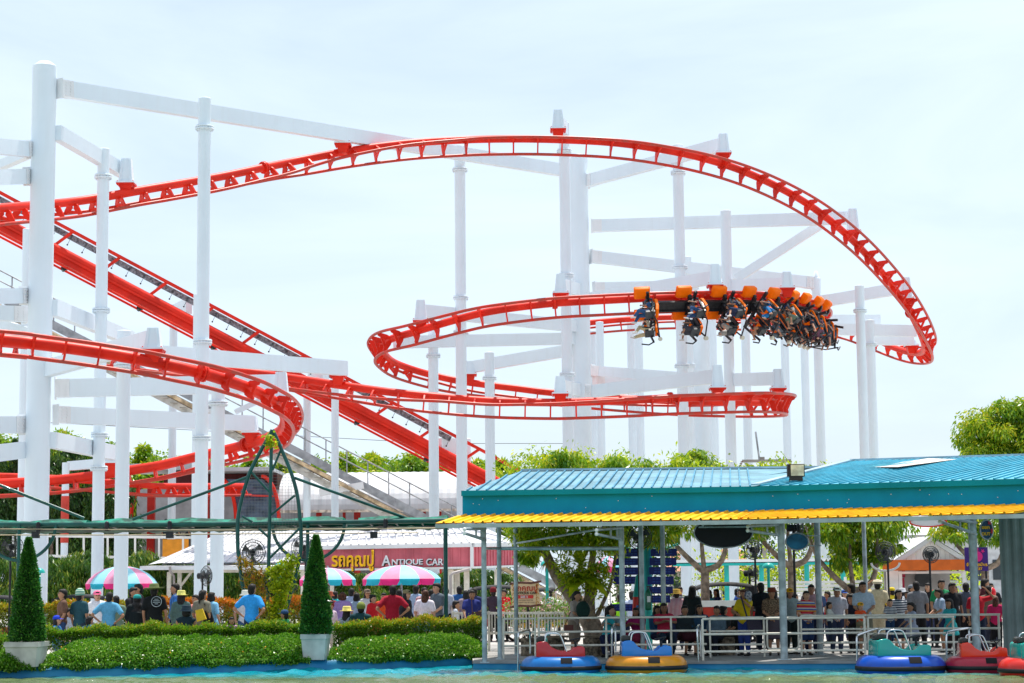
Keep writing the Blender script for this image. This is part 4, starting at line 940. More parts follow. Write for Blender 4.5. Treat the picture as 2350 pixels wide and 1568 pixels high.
names = ['far left corner', 'left of the thickest column base', 'just right of the thickest column', 'right of the second column', 'over the low red track at left', 'between the red track and the station roof', 'left of the green pointed trellis, above the station', 'behind the top of the pointed trellis', 'right of the pointed trellis tip', 'behind the stair landing', 'over the white station vault, left part', 'over the middle of the white vault', 'over the white vault, left of the column with rings', 'behind the foot of the lift hill', 'behind the low end of the lift hill', 'left of the blue roof, behind the last lift strut', 'far behind the blue roof, left half', 'far behind the blue roof near the utility pole']
for i, ((u, v, D), nm) in enumerate(zip(FT, names)):
    o = protos[i] if i < 3 else copy_tree(protos[i % 3])
    o.location = (GX(u, D), D, 0); z = ZV(u, v, D); s = z / 10.2; o.scale = (1.05 + .2 * math.sin(i * 2.1), 1, s); o.rotation_euler.z = i * 1.3
    tag(o, 'bright green tree ' + nm, 'tree', 'bright green trees behind the station', 'thing')
# dark tall trees at left
dp = [make_tree('mast_tree', (0, 0, 0), [[(0, 0, 0, 1.1), (0, .1, 5, .8), (0, 0, 8, .3)]], [((0, 0, 6.9), (1.0, .9, 2.1)), ((0, 0, 3.8), (1.25, 1.0, 3.2)), ((.3, 0, 8.7), (.35, .35, .7))], 9000, .26, LM_DARK, 'x', nclump=60, droop=1.3, lw=.28) for _ in range(2)]
for i, (u, v) in enumerate([(-15, 998), (28, 994), (72, 1000), (118, 1004), (160, 992), (200, 1020), (240, 1045), (272, 1080)]):
    o = dp[i] if i < 2 else copy_tree(dp[i % 2]); D = 99 + (i % 3); o.location = (GX(u, D), D, 0); o.scale = (.95, .9, ZV(u, v, D) / 9.5); o.rotation_euler.z = i
    tag(o, ['dark drooping tree cut by the left frame edge', 'dark drooping tree just left of the thickest column', 'dark drooping tree behind the thickest column', 'dark drooping tree right of the thickest column', 'tallest dark drooping tree, beside the red-banded post', 'dark drooping tree left of the second column', 'dark drooping tree right of the second column', 'lowest dark drooping tree, next to the station end'][i], 'tree', 'dark drooping trees at left', 'thing')
# weeping shrubs
wp = [make_tree('weeping_shrub', (0, 0, 0), [[(0, 0, 0, .6), (0, 0, 1.5, .3)]], [((0, 0, 1.9), (1.15, .8, 1.25)), ((.2, -.2, 1.0), (1.2, .8, 1.1)), ((-.5, 0, 2.5), (.6, .5, .6))], 6500, .24, LM_DROOP, 'x', cat='shrub', nclump=45, droop=1.6, lw=.2, trunk_r=.08) for _ in range(2)]
WS = [(-15, 1262, 75), (62, 1268, 76), (128, 1262, 75), (185, 1262, 76), (252, 1260, 75), (318, 1262, 77), (372, 1262, 78), (440, 1275, 82), (520, 1285, 82), (585, 1285, 82), (660, 1290, 82), (735, 1298, 82), (815, 1300, 82), (900, 1300, 83), (985, 1300, 83), (1065, 1300, 83), (1140, 1300, 84)]
for i, (u, v, D) in enumerate(WS):
    o = wp[i] if i < 2 else copy_tree(wp[i % 2]); o.location = (GX(u, D), D, 0); o.scale = (1.05, 1, ZV(u, v, D) / 3.15); o.rotation_euler.z = .4 * math.sin(i)
    tag(o, ['weeping shrub at the left frame edge', 'weeping shrub behind the tall clipped cone at left', 'weeping shrub right of the thickest column', 'weeping shrub just above the left parasol edge', 'weeping shrub between the second and the wide column', 'weeping shrub right of the left parasol top', 'weeping shrub beside the left pavilion corner', 'weeping shrub under the left pavilion eave', 'weeping shrub right of the paired white columns', 'weeping shrub behind the pointed trellis', 'weeping shrub behind the trellis right leg', 'weeping shrub below the start of the red boarding', 'weeping shrub below the yellow Thai lettering', 'weeping shrub between two right parasols', 'weeping shrub below the silver lettering', 'weeping shrub behind the pavilion corner post', 'weeping shrub at the right end of the pavilion'][i], 'shrub', 'weeping shrubs around the car ride', 'thing')
# trees standing behind the dock
make_tree('leaning_tree', (GX(ub(1362, 1460), 48.5), 48.5, 0), [[(.15, 0, 0, 2.2), (-.05, 0, .7, 1.5), (-.55, 0, 1.45, 1.05), (-.95, 0, 2.0, .8), (-1.3, 0, 2.9, .55)], [(-.1, 0, .9, 1.2), (-.05, 0, 1.9, .7), (.1, 0, 2.8, .4)], [(-.5, 0, 1.5, .5), (-.2, .1, 2.3, .3), (.3, .2, 3.1, .15)], [(.1, 0, .9, .4), (.45, .1, 1.7, .3), (.6, .1, 2.6, .25)]],
    [((-1.2, .2, 3.0), (.9, .9, .55)), ((.0, .4, 3.3), (1.1, 1, .7)), ((1.2, .3, 3.0), (.8, .9, .7)), ((-.5, 1.2, 4.3), (.9, .8, .65)), ((.9, 1.2, 4.25), (.9, .8, .6)), ((-1.5, .2, 2.3), (.45, .5, .35)), ((2.0, .6, 3.4), (.7, .8, .6))], 17000, .16, LM_BRIGHT, 'leaning tree with ferns on its trunk standing behind the dock railing', nclump=95, trunk_r=.13, droop=1.0, lw=.3)
def dock_tree(u, D, vt, ells, n, label, fork=1.7, ls=.17, kinds=LM_BRIGHT, tr_=.12):
    return make_tree('park_tree', (GX(ub(u, 1400), D), D, 0), [[(0, 0, 0, 1.2), (.02, 0, fork, .95)], [(.02, 0, fork - .05, .8), (-.35, 0, fork + .25, .6), (-.9, .1, fork + .9, .4), (-1.2, 0, fork + 1.7, .2)], [(.02, 0, fork, .8), (.4, 0, fork + .15, .6), (.6, 0, fork + .6, .5), (.65, 0, fork + 1.4, .3)], [(0, 0, fork, .6), (-.05, .1, fork + .9, .5), (0, .1, fork + 1.9, .2)]], ells, n, ls, kinds, label, nclump=90, trunk_r=tr_, droop=1.0, lw=.32)
dock_tree(1618, 55, 0, [((-.9, 0, 3.3), (.85, .8, .65)), ((.1, .3, 3.9), (1.2, 1, .8)), ((1.3, .3, 3.8), (1, .9, .7)), ((-1.0, .6, 4.3), (.9, .8, .7)), ((-.2, .8, 4.9), (.9, .8, .45))], 13000, 'park tree with a forked trunk behind the black oval sign', 2.0)
dock_tree(1818, 56, 0, [((-.9, 0, 3.3), (1.0, .8, .8)), ((.4, .2, 3.7), (1.1, 1, .8)), ((-1.2, .4, 4.2), (.9, .8, .6)), ((1.0, .3, 3.1), (.6, .6, .6)), ((-.3, .7, 4.6), (1.1, .7, .4))], 13000, 'park tree behind the blue oval sign', 2.1)
dock_tree(1960, 52, 0, [((-.3, 0, 3.0), (.8, .8, .9)), ((.7, .2, 3.1), (.95, .9, .85)), ((.1, .3, 2.3), (.6, .6, .6)), ((-.5, .3, 3.9), (.9, .8, .5)), ((.9, .2, 2.3), (.45, .5, .45))], 14000, 'drooping park tree left of the white gabled kiosk', 1.4)
dock_tree(2262, 60, 0, [((-.7, 0, 3.1), (.9, .8, .7)), ((.3, .2, 3.3), (1.0, .9, .8)), ((-1.0, .2, 3.7), (.7, .7, .5)), ((.9, .2, 2.7), (.5, .6, .5))], 9000, 'park tree behind the purple ticket sign', 2.0)
make_tree('large_tree', (GX(2330, 78), 78, 0), [[(0, 0, 0, 2), (.1, 0, 3, 1.4), (0, 0, 6, .6)], [(.1, 0, 3, 1), (-1.8, 0, 6, .3)], [(.1, 0, 3.2, 1), (2, 0, 6, .3)]],
    [((0, 0, 6.6), (2.0, 1.8, 1.9)), ((-1.0, 0, 5.6), (1.2, 1.3, 1.5)), ((1.5, 0, 6.8), (1.8, 1.6, 1.9)), ((.1, 0, 8.1), (.9, .9, .8)), ((1.2, 0, 5), (1.8, 1.6, 1.6)), ((-1.2, 0, 4.5), (.9, 1, 1.0))], 42000, .19, LM_BRIGHT, 'large round glossy tree rising over the blue roof at the right edge', nclump=120, droop=.9, lw=.38)
# loose twigs with leaves poking over the blue roof
tw = [(1210, 1042), (1235, 1036), (1262, 1052), (1322, 1036), (1345, 1044), (1395, 1058), (1425, 1042), (1440, 1062), (1370, 1066), (1290, 1060), (1180, 1058), (1500, 1068), (1553, 1040), (1585, 1062), (1620, 1062), (1665, 1068), (1790, 1055), (1770, 1066), (1910, 1068)]
pp, aa = [], []
for u, v in tw:
    D = 51.5 + RNG.uniform(0, 2); c = np.array(P(u, v + 16, D)); k = 170
    pp.append(c + RNG.normal(0, 1, (k, 3)) * np.array([.22, .2, .16])); aa.append(np.tile([0, 0, -.6], (k, 1)))
leaves('twig_foliage', np.vstack(pp), np.vstack(aa), .14, .05, LM_LIME, origin=pp[0][0], label='loose yellow-green shoots of the trees poking up above the blue roof', cat='shoots')
# bird's nest ferns on the leaning tree
def fern(c, r, n, label, lm=LM_LIME, up_=.5, w_=.16):
    m = MB(); c = Vector(c)
    for i in range(n):
        a = 2 * PI * i / n + RNG.uniform(-.2, .2); el = RNG.uniform(.1, 1.2); R_ = r * RNG.uniform(.75, 1.1); d = V(math.cos(a) * math.cos(el), math.sin(a) * math.cos(el), math.sin(el) * up_ * 2)
        s = V(-math.sin(a), math.cos(a), 0); prev = None; vs = []
        for k in range(7):
            f = k / 6; p = c + d * R_ * f - V(0, 0, R_ * .8 * f * f * (1.3 - up_)); ww = w_ * r * 1.2 * math.sin(PI * min(1, f * .85 + .12))
            vs += [p - s * ww, p + V(0, 0, -.01), p + s * ww]
        m.add(vs, [(k * 3 + j, k * 3 + 3 + j, k * 3 + 4 + j, k * 3 + 1 + j) for k in range(6) for j in (0, 1)], True)
    o = m.build('fern', lm, origin=c, label=label, cat='fern', group='ferns growing on the leaning tree')
    a = o.data.attributes.new('leafvar', 'FLOAT', 'FACE'); a.data.foreach_set('value', RNG.uniform(.2, .8, len(o.data.polygons)).astype(np.float32)); return o
fern(P(1340, 1335, 48.0), .78, 52, 'largest lime green fern, halfway up the leaning tree'); fern(P(1330, 1294, 48.1), .40, 18, 'upright fern above the largest one', up_=.8); fern(P(1288, 1249, 48.3), .42, 16, 'golden fern in the upper fork near the roof', up_=.8)
fern(P(1367, 1300, 48.2), .3, 14, 'small fern on the right limb'); fern(P(1382, 1395, 48), .3, 14, 'reddish spiky plant at the right of the trunk', LM_RUST, .4, .05); fern(P(1257, 1290, 48.1), .28, 14, 'red hanging bromeliad left of the trunk', LM_RUST, .1, .04)
# hedges
def strip_points(x0, x1, yf, n, prof):
    x = RNG.uniform(x0, x1, n); return x, np.array([yf(a) for a in x]), prof(n)
ex = np.array([p.x for p in ESM]); ey = np.array([p.y for p in ESM])
def edge_y(x): return np.interp(x, ex, ey)
def hedge(name, x0, x1, yfun, z0, z1, th, n, L_, material, label, varf=None, cat='hedge', jz=.04, leggy=0):
    x = RNG.uniform(x0, x1, n); face = RNG.random(n); top = face < .42
    wob = .04 * np.sin(x * 5.3) + .03 * np.sin(x * 11.7 + 1) + .03 * np.sin(x * 2.1)
    y = np.where(top, RNG.uniform(-th / 2, th / 2, n), -th / 2 + RNG.uniform(-.03, .10, n)); z = np.where(top, z1 + RNG.normal(0, jz, n), z0 + (z1 - z0) * RNG.random(n) ** (.55 if leggy else 1)) + wob * np.where(top, 1, .4)
    back = RNG.random(n) < .12; y = np.where(back, th / 2, y)
    yy = np.array(yfun(x)) + y; pos = np.stack([x, yy, z], 1); axd = np.stack([np.zeros(n), np.where(top, -.4, -.8), np.where(top, .5, .1)], 1)
    v = RNG.beta(1.6, 2.4, n) * .55 + (varf(x, z) if varf else .15)
    o = leaves(name, pos, axd, L_, L_ * .5, material, None, v, origin=(x0, float(np.array(yfun(x0))), 0), jit=.55, label=label, cat=cat)
    return o
hedge('hedge', GX(-40, 52), GX(300, 52), lambda x: 52 + 0 * x, .1, 1.22, .7, 16000, .09, LM_HEDGE, 'clipped yellow and green hedge behind the people at far left', lambda x, z: np.clip((z - .9) * .8, -.1, .35) + .12)
hedge('hedge', GX(300, 52), GX(700, 52), lambda x: 52 + 0 * x, .1, 1.28, .7, 20000, .09, LM_HEDGE, 'clipped hedge with fiery orange tips behind the man in the bright blue shirt', lambda x, z: np.clip((z - .75) * .95, -.1, .5) + .15)
hedge('front_hedge', GX(100, 44), GX(692, 44.8), lambda x: edge_y(x) + 1.95, .36, .76, .5, 26000, .065, LM_FRONT, 'low leggy hedge in front of the people on the left, above the ivy', lambda x, z: np.clip((z - .62) * 1.2, 0, .3) + .1, leggy=1)
hedge('front_hedge', GX(760, 45), GX(1106, 46.5), lambda x: edge_y(x) + 1.7, .25, .80, .6, 22000, .065, LM_FRONT, 'low hedge with orange tips in front of the umbrella queue', lambda x, z: np.clip((z - .6) * 1.6, 0, .4) + .12)
hedge('front_hedge', GX(-60, 43), GX(14, 43), lambda x: edge_y(x) + 1.5, .1, .65, .8, 5000, .065, LM_FRONT, 'corner of a low hedge left of the left planter', lambda x, z: .2 + 0 * x)
def ivy(x0, x1, n, label, h=.48, depth=1.75, y0=.0):
    xx = np.linspace(x0 + .12, x1 - .12, 60); vs = []
    for q in xx:
        e_ = max(.2, min(1, min(q - x0, x1 - q) / .5)) ** .6
        for a_ in np.linspace(0, PI / 2, 7): vs.append((q, float(edge_y(q)) + depth - (depth - .1) * math.cos(a_) * .8 * (.75 + .25 * e_) + y0, .09 + (h * .80) * math.sin(a_) * e_))
    m = MB(); m.add(vs, [(i * 7 + j, (i + 1) * 7 + j, (i + 1) * 7 + j + 1, i * 7 + j + 1) for i in range(59) for j in range(6)], True); shade_mound = m.build('shade_mound', mat('painted_inner_shade', (.02, .035, .012), .9, var=.3, scale=20), None, origin=(x0, float(edge_y(x0)), 0))  # dark mound under the leaves; its colour paints the shade in the gaps
    x = RNG.uniform(x0, x1, n); a = RNG.beta(1.1, 1.2, n) * PI / 2 * 1.12 - .22
    bul = 1 + .05 * np.sin(x * 2.3) + .03 * np.sin(x * 6.1) + .03 * np.sin(x * 13)
    end = np.clip(np.minimum(x - x0, x1 - x) / .5, .25, 1) ** .6
    rr = RNG.uniform(.76, 1.0, n) ** .7 * 1.05 * bul
    y = depth - depth * np.cos(a) * rr * (.75 + .25 * end) + y0; z = .10 + h * np.sin(a) * rr * end
    hang = .5 + .5 * np.sin(x * 2.9 + 1.2 * np.sin(x * 1.1)) * np.sin(x * 7.3 + 2); strand = (RNG.random(n) < .13); y = np.where(strand, -.03 + RNG.normal(0, .03, n), y); z = np.where(strand, .13 - .17 * hang * RNG.random(n) ** 1.2, z)
    pos = np.stack([x, edge_y(x) + y, z], 1); axd = np.stack([0 * x, -.8 * np.ones(n), .0 + .25 * np.sin(a)], 1); axd[strand] = [0, -.2, -1]
    v = RNG.beta(1.8, 2.0, n) * .8 + .10 * np.sin(x * 3) * np.cos(a * 5)
    o = leaves('ivy_mound', pos, axd, .062, .040, LM_IVY, None, v, origin=(x0, float(edge_y(x0)), 0), jit=.85, label=label, cat='ivy mound'); shade_mound.parent = o; shade_mound.location = (0, 0, 0); return o
ivy(GX(96, 42), GX(706, 43.5), 40000, 'long mound of glossy ivy spilling over the blue wall at left')
ivy(GX(752, 44), GX(1112, 45.3), 30000, 'ivy mound spilling over the blue wall left of the dock', .42, 1.5)
ivy(GX(-60, 41), GX(60, 41), 12000, 'dense ivy clump in the bottom left corner', .42, 1.3, -.25)
n = 70; xs = RNG.uniform(GX(-20, 42), GX(1000, 44), n)
fl = np.stack([xs, edge_y(xs) + RNG.uniform(.0, .8, n), RNG.uniform(.05, .5, n)], 1); m = MB()
for q in fl: m.sphere(q, .018, 6, 4)
m.build('ivy_flowers', mat('orange_petals', (.85, .38, .02), .5), origin=fl[0], label='tiny orange flowers dotted over the ivy', cat='flowers', kind='stuff')
# planters and clipped cones
for (u, v, D, wpx, hpx, vt, lab) in ((54, 1474, 41.6, 80, 54, 1236, 'left'), (722, 1456, 43.95, 60, 51, 1230, 'right')):
    x = GX(u, D); w_ = px(wpx, D); z0 = .06; z1 = ZV(u, v, D); z0 = .17; root = empty('planter', (x, D + w_ / 2, z0), 'square pale concrete planter on the pond wall, ' + ('left end' if lab == 'left' else 'beside the car ride queue'), 'planter')
    m = MB(); cc = V(x, D + w_ / 2, 0); Rz = Matrix.Rotation(-.10, 3, 'Z')
    for (za, zb, wa, wb_) in ((z0 - .1, z1 - .10, .80, .94), (z1 - .10, z1, 1.0, 1.0)):
        vs = []
        for z, ww in ((za, wa), (zb, wb_)): vs += [cc + Rz @ V(sx * w_ * ww / 2, sy * w_ * ww / 2, 0) + V(0, 0, z) for sx, sy in ((-1, -1), (1, -1), (1, 1), (-1, 1))]
        m.add(vs, [(3, 2, 1, 0), (4, 5, 6, 7), (0, 1, 5, 4), (1, 2, 6, 5), (2, 3, 7, 6), (3, 0, 4, 7)])
    m.build('box', STONE, root)
    zt = ZV(u + (4 if lab == 'left' else -4), vt, D); H_ = zt - z1; R0 = px(36 if lab == 'left' else 33, D); n = 15000
    h = RNG.random(n) ** 1.25; a = RNG.uniform(0, 2 * PI, n); rad = R0 * np.interp(h, [0, .06, .3, .6, .85, 1], [.92, 1.0, .88, .60, .30, .06]) * (1 + .05 * np.sin(a * 3 + h * 9) + .04 * np.sin(h * 40)) * RNG.uniform(.80, 1.07, n) * np.where(RNG.random(n) < .03, 1.12, 1)
    tx = x; ty = D + w_ / 2; pos = np.stack([tx + np.cos(a) * rad, ty + np.sin(a) * rad, z1 + .01 + h * H_], 1); axd = np.stack([np.cos(a), np.sin(a), .5 + 0 * a], 1)
    tr2 = empty('clipped_conifer', (tx, ty, z1), 'tall dark clipped cone bush in the ' + lab + ' concrete planter', 'topiary')
    leaves('foliage', pos, axd, .06, .034, LM_TOP, tr2, RNG.beta(1.6, 2.4, n) + .04 * np.sin(a * 5 + h * 20), jit=.5)
    m = MB(); m.cyl((tx, ty, z1 - .05), (tx, ty, z1 + H_ * .9), .04, .01, 8); m.lathe([(R0 * .8, .02), (R0 * .78, H_ * .3), (R0 * .42, H_ * .65), (.01, H_ * .93)], (tx, ty, z1), 14); m.build('trunk', mat('painted_inner_shade', (.02, .035, .012), .9, var=.3, scale=20), tr2)  # trunk plus a cone core, shade between the leaves painted in its dark colour
# plants in the pointed trellis
def patch(name, uvs, n, L_, W_, lm, label, D=48.85, sp_=(.12, .06, .12), up_=-.3, cat='climbing plant'):
    c = np.array([P(u, v, D) for u, v in uvs]); idx = RNG.integers(0, len(c), n); pos = c[idx] + RNG.normal(0, 1, (n, 3)) * np.array(sp_)
    leaves(name, pos, np.tile([0, -.6, up_], (n, 1)), L_, W_, lm, origin=c[0], label=label, cat=cat, var=RNG.beta(2, 2, n))
patch('lime_vine', [(625, 1315), (630, 1345), (640, 1305), (655, 1320), (665, 1300), (672, 1285), (640, 1350), (655, 1350), (645, 1375), (635, 1385), (650, 1400), (640, 1415), (632, 1430), (648, 1440), (625, 1400), (660, 1335)], 2300, .10, .07, LM_LIME, 'lime green vine filling the right half of the pointed trellis', sp_=(.085, .06, .085))
patch('bromeliads', [(560, 1300), (572, 1305), (590, 1312), (598, 1320), (565, 1330), (582, 1335), (600, 1345), (575, 1352), (590, 1360), (605, 1370), (598, 1385), (608, 1400), (556, 1290), (600, 1420)], 520, .20, .030, LM_RUST, 'brown and orange bromeliads hanging in the left half of the pointed trellis', sp_=(.07, .05, .07), up_=.3)
patch('vine_tuft', [(617, 1004), (624, 1010), (628, 1018), (616, 1016)], 130, .11, .07, LM_LIME, 'small leafy tuft at the tip of the pointed trellis', sp_=(.06, .05, .06))
m = MB()
for u, v in ((562, 1318), (590, 1328), (612, 1342), (645, 1335), (665, 1322), (627, 1362), (600, 1395), (648, 1378), (620, 1420)): m.cyl(P(u, v + 5, 48.95), P(u, v - 4, 48.95), .05, .065, 8)
m.build('hanging_pots', DARK, origin=P(600, 1440, 48.95), label='small dark pots hung on the pointed trellis', cat='pots')
patch('tree_shoots', [(1195 + i * 16, 1222 + (i * 7 % 5) * 7) for i in range(16)], 3400, .15, .05, LM_LIME, 'hanging lime green foliage of the leaning tree just under the awning', 47.6, (.14, .2, .12), -.8, 'foliage')
patch('fern_mass', [(1290 + i * 11, 1300 + (i * 5 % 4) * 16) for i in range(10)], 1100, .17, .045, LM_LIME, 'mass of small ferns clinging to the leaning trunk', 47.9, (.10, .10, .14), -.3, 'ferns')
patch('pink_flowers', [(1180 + i * 9, 1400 + (i % 3) * 6) for i in range(16)], 3800, .07, .055, LM_PINK, 'bed of pink flowering shrubs behind the picket fence', 53, (.22, .25, .16), .5, 'flower bed')
patch('pink_flowers', [(1505 + i * 9, 1392 + (i % 2) * 6) for i in range(6)], 900, .07, .055, LM_PINK, 'pink flowers left of the seated woman in red', 52, (.16, .2, .12), .5, 'flower bed')
patch('background_bushes', [(1640 + i * 26, 1318 + (i % 3) * 8) for i in range(22)], 6000, .2, .1, LM_LIME, 'yellow-green bushes far behind the dock', 88, (.6, .6, .6), .3, 'bushes')
patch('background_bushes', [(1400 + i * 30, 1290 + (i % 4) * 14) for i in range(24)], 9000, .26, .13, LM_DARK, 'dark green bushes furthest behind the dock', 112, (1.0, .8, 1.2), .3, 'bushes')
# ---------------------------------------------------------------- parasols
UP = mat('pink_parasol_cloth', (.90, .36, .55), .55, var=.03, trans=.35); UC = mat('aqua_parasol_cloth', (.36, .78, .90), .55, var=.03, trans=.35)  # tops paler than the valances: sunlight painted into the cloth colour
UPV = mat('pink_parasol_valance', (.80, .03, .22), .6, var=.03, trans=.3); UCV = mat('aqua_parasol_valance', (.02, .42, .55), .6, var=.03, trans=.3)
def parasol(u, vrim, vtop, wpx, D, label, rot=0):
    x = GX(u, D); zr = ZV(u, vrim, D); zt = ZV(u, vtop, D); R_ = px(wpx, D) / 2; root = empty('parasol', (x, D, 0), label, 'parasol', 'pink and aqua parasols over the queue', rz=0)
    m = MB(); K = 12; prof = [(0, 0), (.25, .05), (.5, .18), (.75, .45), (.92, .76), (1, 1)]
    for k in range(K):
        a0, a1 = rot + 2 * PI * k / K, rot + 2 * PI * (k + 1) / K; m.mi = k % 2; vs = []
        for f, d in prof:
            for q in (0, .5, 1): a = a0 + (a1 - a0) * q; rr = R_ * f * (1 if q != .5 else .985); vs.append((x + math.cos(a) * rr, D + math.sin(a) * rr, zt - (zt - zr) * d - (.012 * f if q == .5 else 0)))
        m.add(vs, [(i * 3 + j, i * 3 + 3 + j, i * 3 + 4 + j, i * 3 + 1 + j) for i in range(5) for j in (0, 1)], True)
    m.build('canopy', [UP, UC], root); m = MB()
    for k in range(K):
        a0, a1 = rot + 2 * PI * k / K, rot + 2 * PI * (k + 1) / K; m.mi = k % 2; vs = []
        for q in (0, .12, .5, .88, 1):
            a = a0 + (a1 - a0) * q; rr = R_ * 1.002; dz = .05 if q in (0, 1) else (.17 if q in (.12, .88) else .18); vs += [(x + math.cos(a) * rr, D + math.sin(a) * rr, zr), (x + math.cos(a) * rr * .985, D + math.sin(a) * rr * .985, zr - dz)]
        m.add(vs, [(2 * i, 2 * i + 2, 2 * i + 3, 2 * i + 1) for i in range(4)])
    m.build('valance', [UPV, UCV], root)
    m = MB(); m.cyl((x, D, 0), (x, D, zt + .06), .024, seg=8); m.build('pole', GREY, root)
    m = MB()
    for k in range(K): a = rot + 2 * PI * k / K; m.cyl((x, D, zt - .35), (x + math.cos(a) * R_ * .55, D + math.sin(a) * R_ * .55, zt - (zt - zr) * .26), .006, seg=4)
    m.build('ribs', GREY, root)
parasol(279, 1340, 1299, 162, 67.0, 'pink and aqua parasol crossed by the wide white column', .2)
parasol(752, 1331, 1303, 128, 60, 'pink and aqua parasol partly behind the right clipped cone', .1); parasol(922, 1329, 1297, 179, 57, 'largest parasol, below the silver ANTIQUE CAR lettering', .0)
parasol(1400, 1302, 1276, 70, 66, 'pink and aqua parasol behind the leaning tree, left of the blue boards', .3)
# ---------------------------------------------------------------- fans, lamps, signs
def make_fan(zc, r, tilt=0.0):
    root = empty('pedestal_fan', (0, 0, 0)); m = MB(); m.cyl((0, .12, 0), (0, .12, zc), .028, seg=8); m.cyl((0, .12, 0), (0, .12, .04), .22, seg=16); m.build('stand', DARK, root)
    Mx = Matrix.Rotation(PI / 2 + tilt, 3, 'X'); m = MB()
    for f, dy in ((1, 0), (.8, -.07), (.55, -.10), (.25, -.11), (.8, .07), (.5, .09)):
        pts = [V(0, 0, zc) + V(math.cos(a) * r * f, dy, math.sin(a) * r * f) for a in [2 * PI * i / 24 for i in range(24)]]; m.tube(pts, .007 if f < 1 else .011, 4, closed=True)
    for i in range(28):
        a = 2 * PI * i / 28; d = V(math.cos(a), 0, math.sin(a)); c = V(0, 0, zc); m.tube([c + d * r * .12 + V(0, -.11, 0), c + d * r * .6 + V(0, -.10, 0), c + d * r * .85 + V(0, -.065, 0), c + d * r], .0032, 3, cap=False); m.tube([c + d * r * .2 + V(0, .09, 0), c + d * r * .7 + V(0, .08, 0), c + d * r], .0032, 3, cap=False)
    m.build('cage', mat('dark_wire', (.05, .055, .06), .4, metal=.4), root)
    for k in range(3):
        a = 2 * PI * k / 3 + .5; m = MB(); vs = []
        for f in (.12, .4, .7, .88): vs += [V(math.cos(a - .32 * f) * r * f, -.03, zc + math.sin(a - .32 * f) * r * f), V(math.cos(a + .42) * r * f, .04, zc + math.sin(a + .42) * r * f)]
        m.add(vs, [(2 * i, 2 * i + 2, 2 * i + 3, 2 * i + 1) for i in range(3)], True); m.build('blade', mat('grey_fan_blade', (.10, .11, .12), .45, metal=.3), root)
    m = MB(); m.cyl((0, -.04, zc), (0, .26, zc), .075, .09, 14); m.build('motor', DARK, root)
    return root
FANS = [(580, 1268, 29, 51.5, .3, 'pedestal fan behind the left leg of the pointed trellis'), (698, 1258, 30, 52.5, -.2, 'pedestal fan half hidden by the right clipped cone'), (26, 1256, 27, 51.5, .4, 'pedestal fan at the left edge under the pergola'), (473, 1322, 23, 58, 1.2, 'pedestal fan seen side-on between the paired white columns'),
        (1468, 1233, 28, 46.5, .2, 'fan hanging just below the awning beside the blue boards'), (1728, 1262, 22, 50, -.5, 'pedestal fan right of the black oval sign'), (1728, 1316, 19, 57, .9, 'lower smaller fan below the one beside the oval sign'), (2136, 1273, 19, 50, .1, 'pedestal fan in front of the white gable'), (2032, 1268, 24, 50.5, -.6, 'pedestal fan left of the kiosk, tilted'), (1832, 1212, 18, 46.6, 1.3, 'fan seen edge-on above the blue oval sign')]
fp = make_fan(3.0, .30)
for i, (u, v, r, D, rz, lab) in enumerate(FANS):
    z = ZV(u, v, D); o = make_fan(z, px(r, D)); o.location = (GX(ub(u, v), D), D, 0); o.rotation_euler.z = rz; tag(o, lab, 'fan', 'industrial fans around the queue', 'thing')
for o in list(fp.children) + [fp]: bpy.data.objects.remove(o)
LT = mat('turquoise_lamp_paint', (.02, .42, .38), .35, var=.05)
for u, v, wp_, D, lab in ((643, 1303, 31, 54, 'turquoise dome lamp seen through the pointed trellis'), (90, 1313, 26, 56, 'turquoise dome lamp at left behind the clipped cone'), (1255, 1296, 30, 54, 'turquoise dome lamp left of the leaning tree'), (1763, 1302, 29, 58, 'turquoise dome lamp in the middle behind the dock')):
    root = empty('garden_lamp', (GX(ub(u, v), D), D, 0), lab, 'lamp', 'turquoise dome lamps'); x = GX(ub(u, v), D); z = ZV(u, v, D); r = px(wp_, D) / 2
    m = MB(); m.cyl((x, D, 0), (x, D, z), .045, seg=10); m.build('post', LT, root); m = MB(); m.lathe([(r, 0), (r * .95, r * .3), (r * .75, r * .6), (r * .4, r * .82), (0, r * .88)], (x, D, z - .03), 20); m.lathe([(r * .97, .01), (r * .3, .04)], (x, D, z - .03), 20); m.build('dome_shade', LT, root)
NB = mat('navy_signboard', (.006, .02, .22), .35, var=.05); NP = mat('faded_blue_print', (.03, .08, .42), .5)
bs = empty('sign_tree', (GX(1487, 50), 50, 0), 'turquoise post carrying two stacks of navy blue signboards', 'signpost')
m = MB(); m.cyl((GX(1487, 50), 50, 0), (GX(1487, 50), 50, ZV(1487, 1237, 50)), .09, .12, 12); m.build('post', LT, bs)
m = MB(); c0 = P(1487, 1250, 50)
for s in (-1, 1): m.tube([c0, c0 + V(s * .35, 0, -.13), c0 + V(s * .75, 0, .0)], .03, 8)
m.build('bracket_arms', LT, bs)
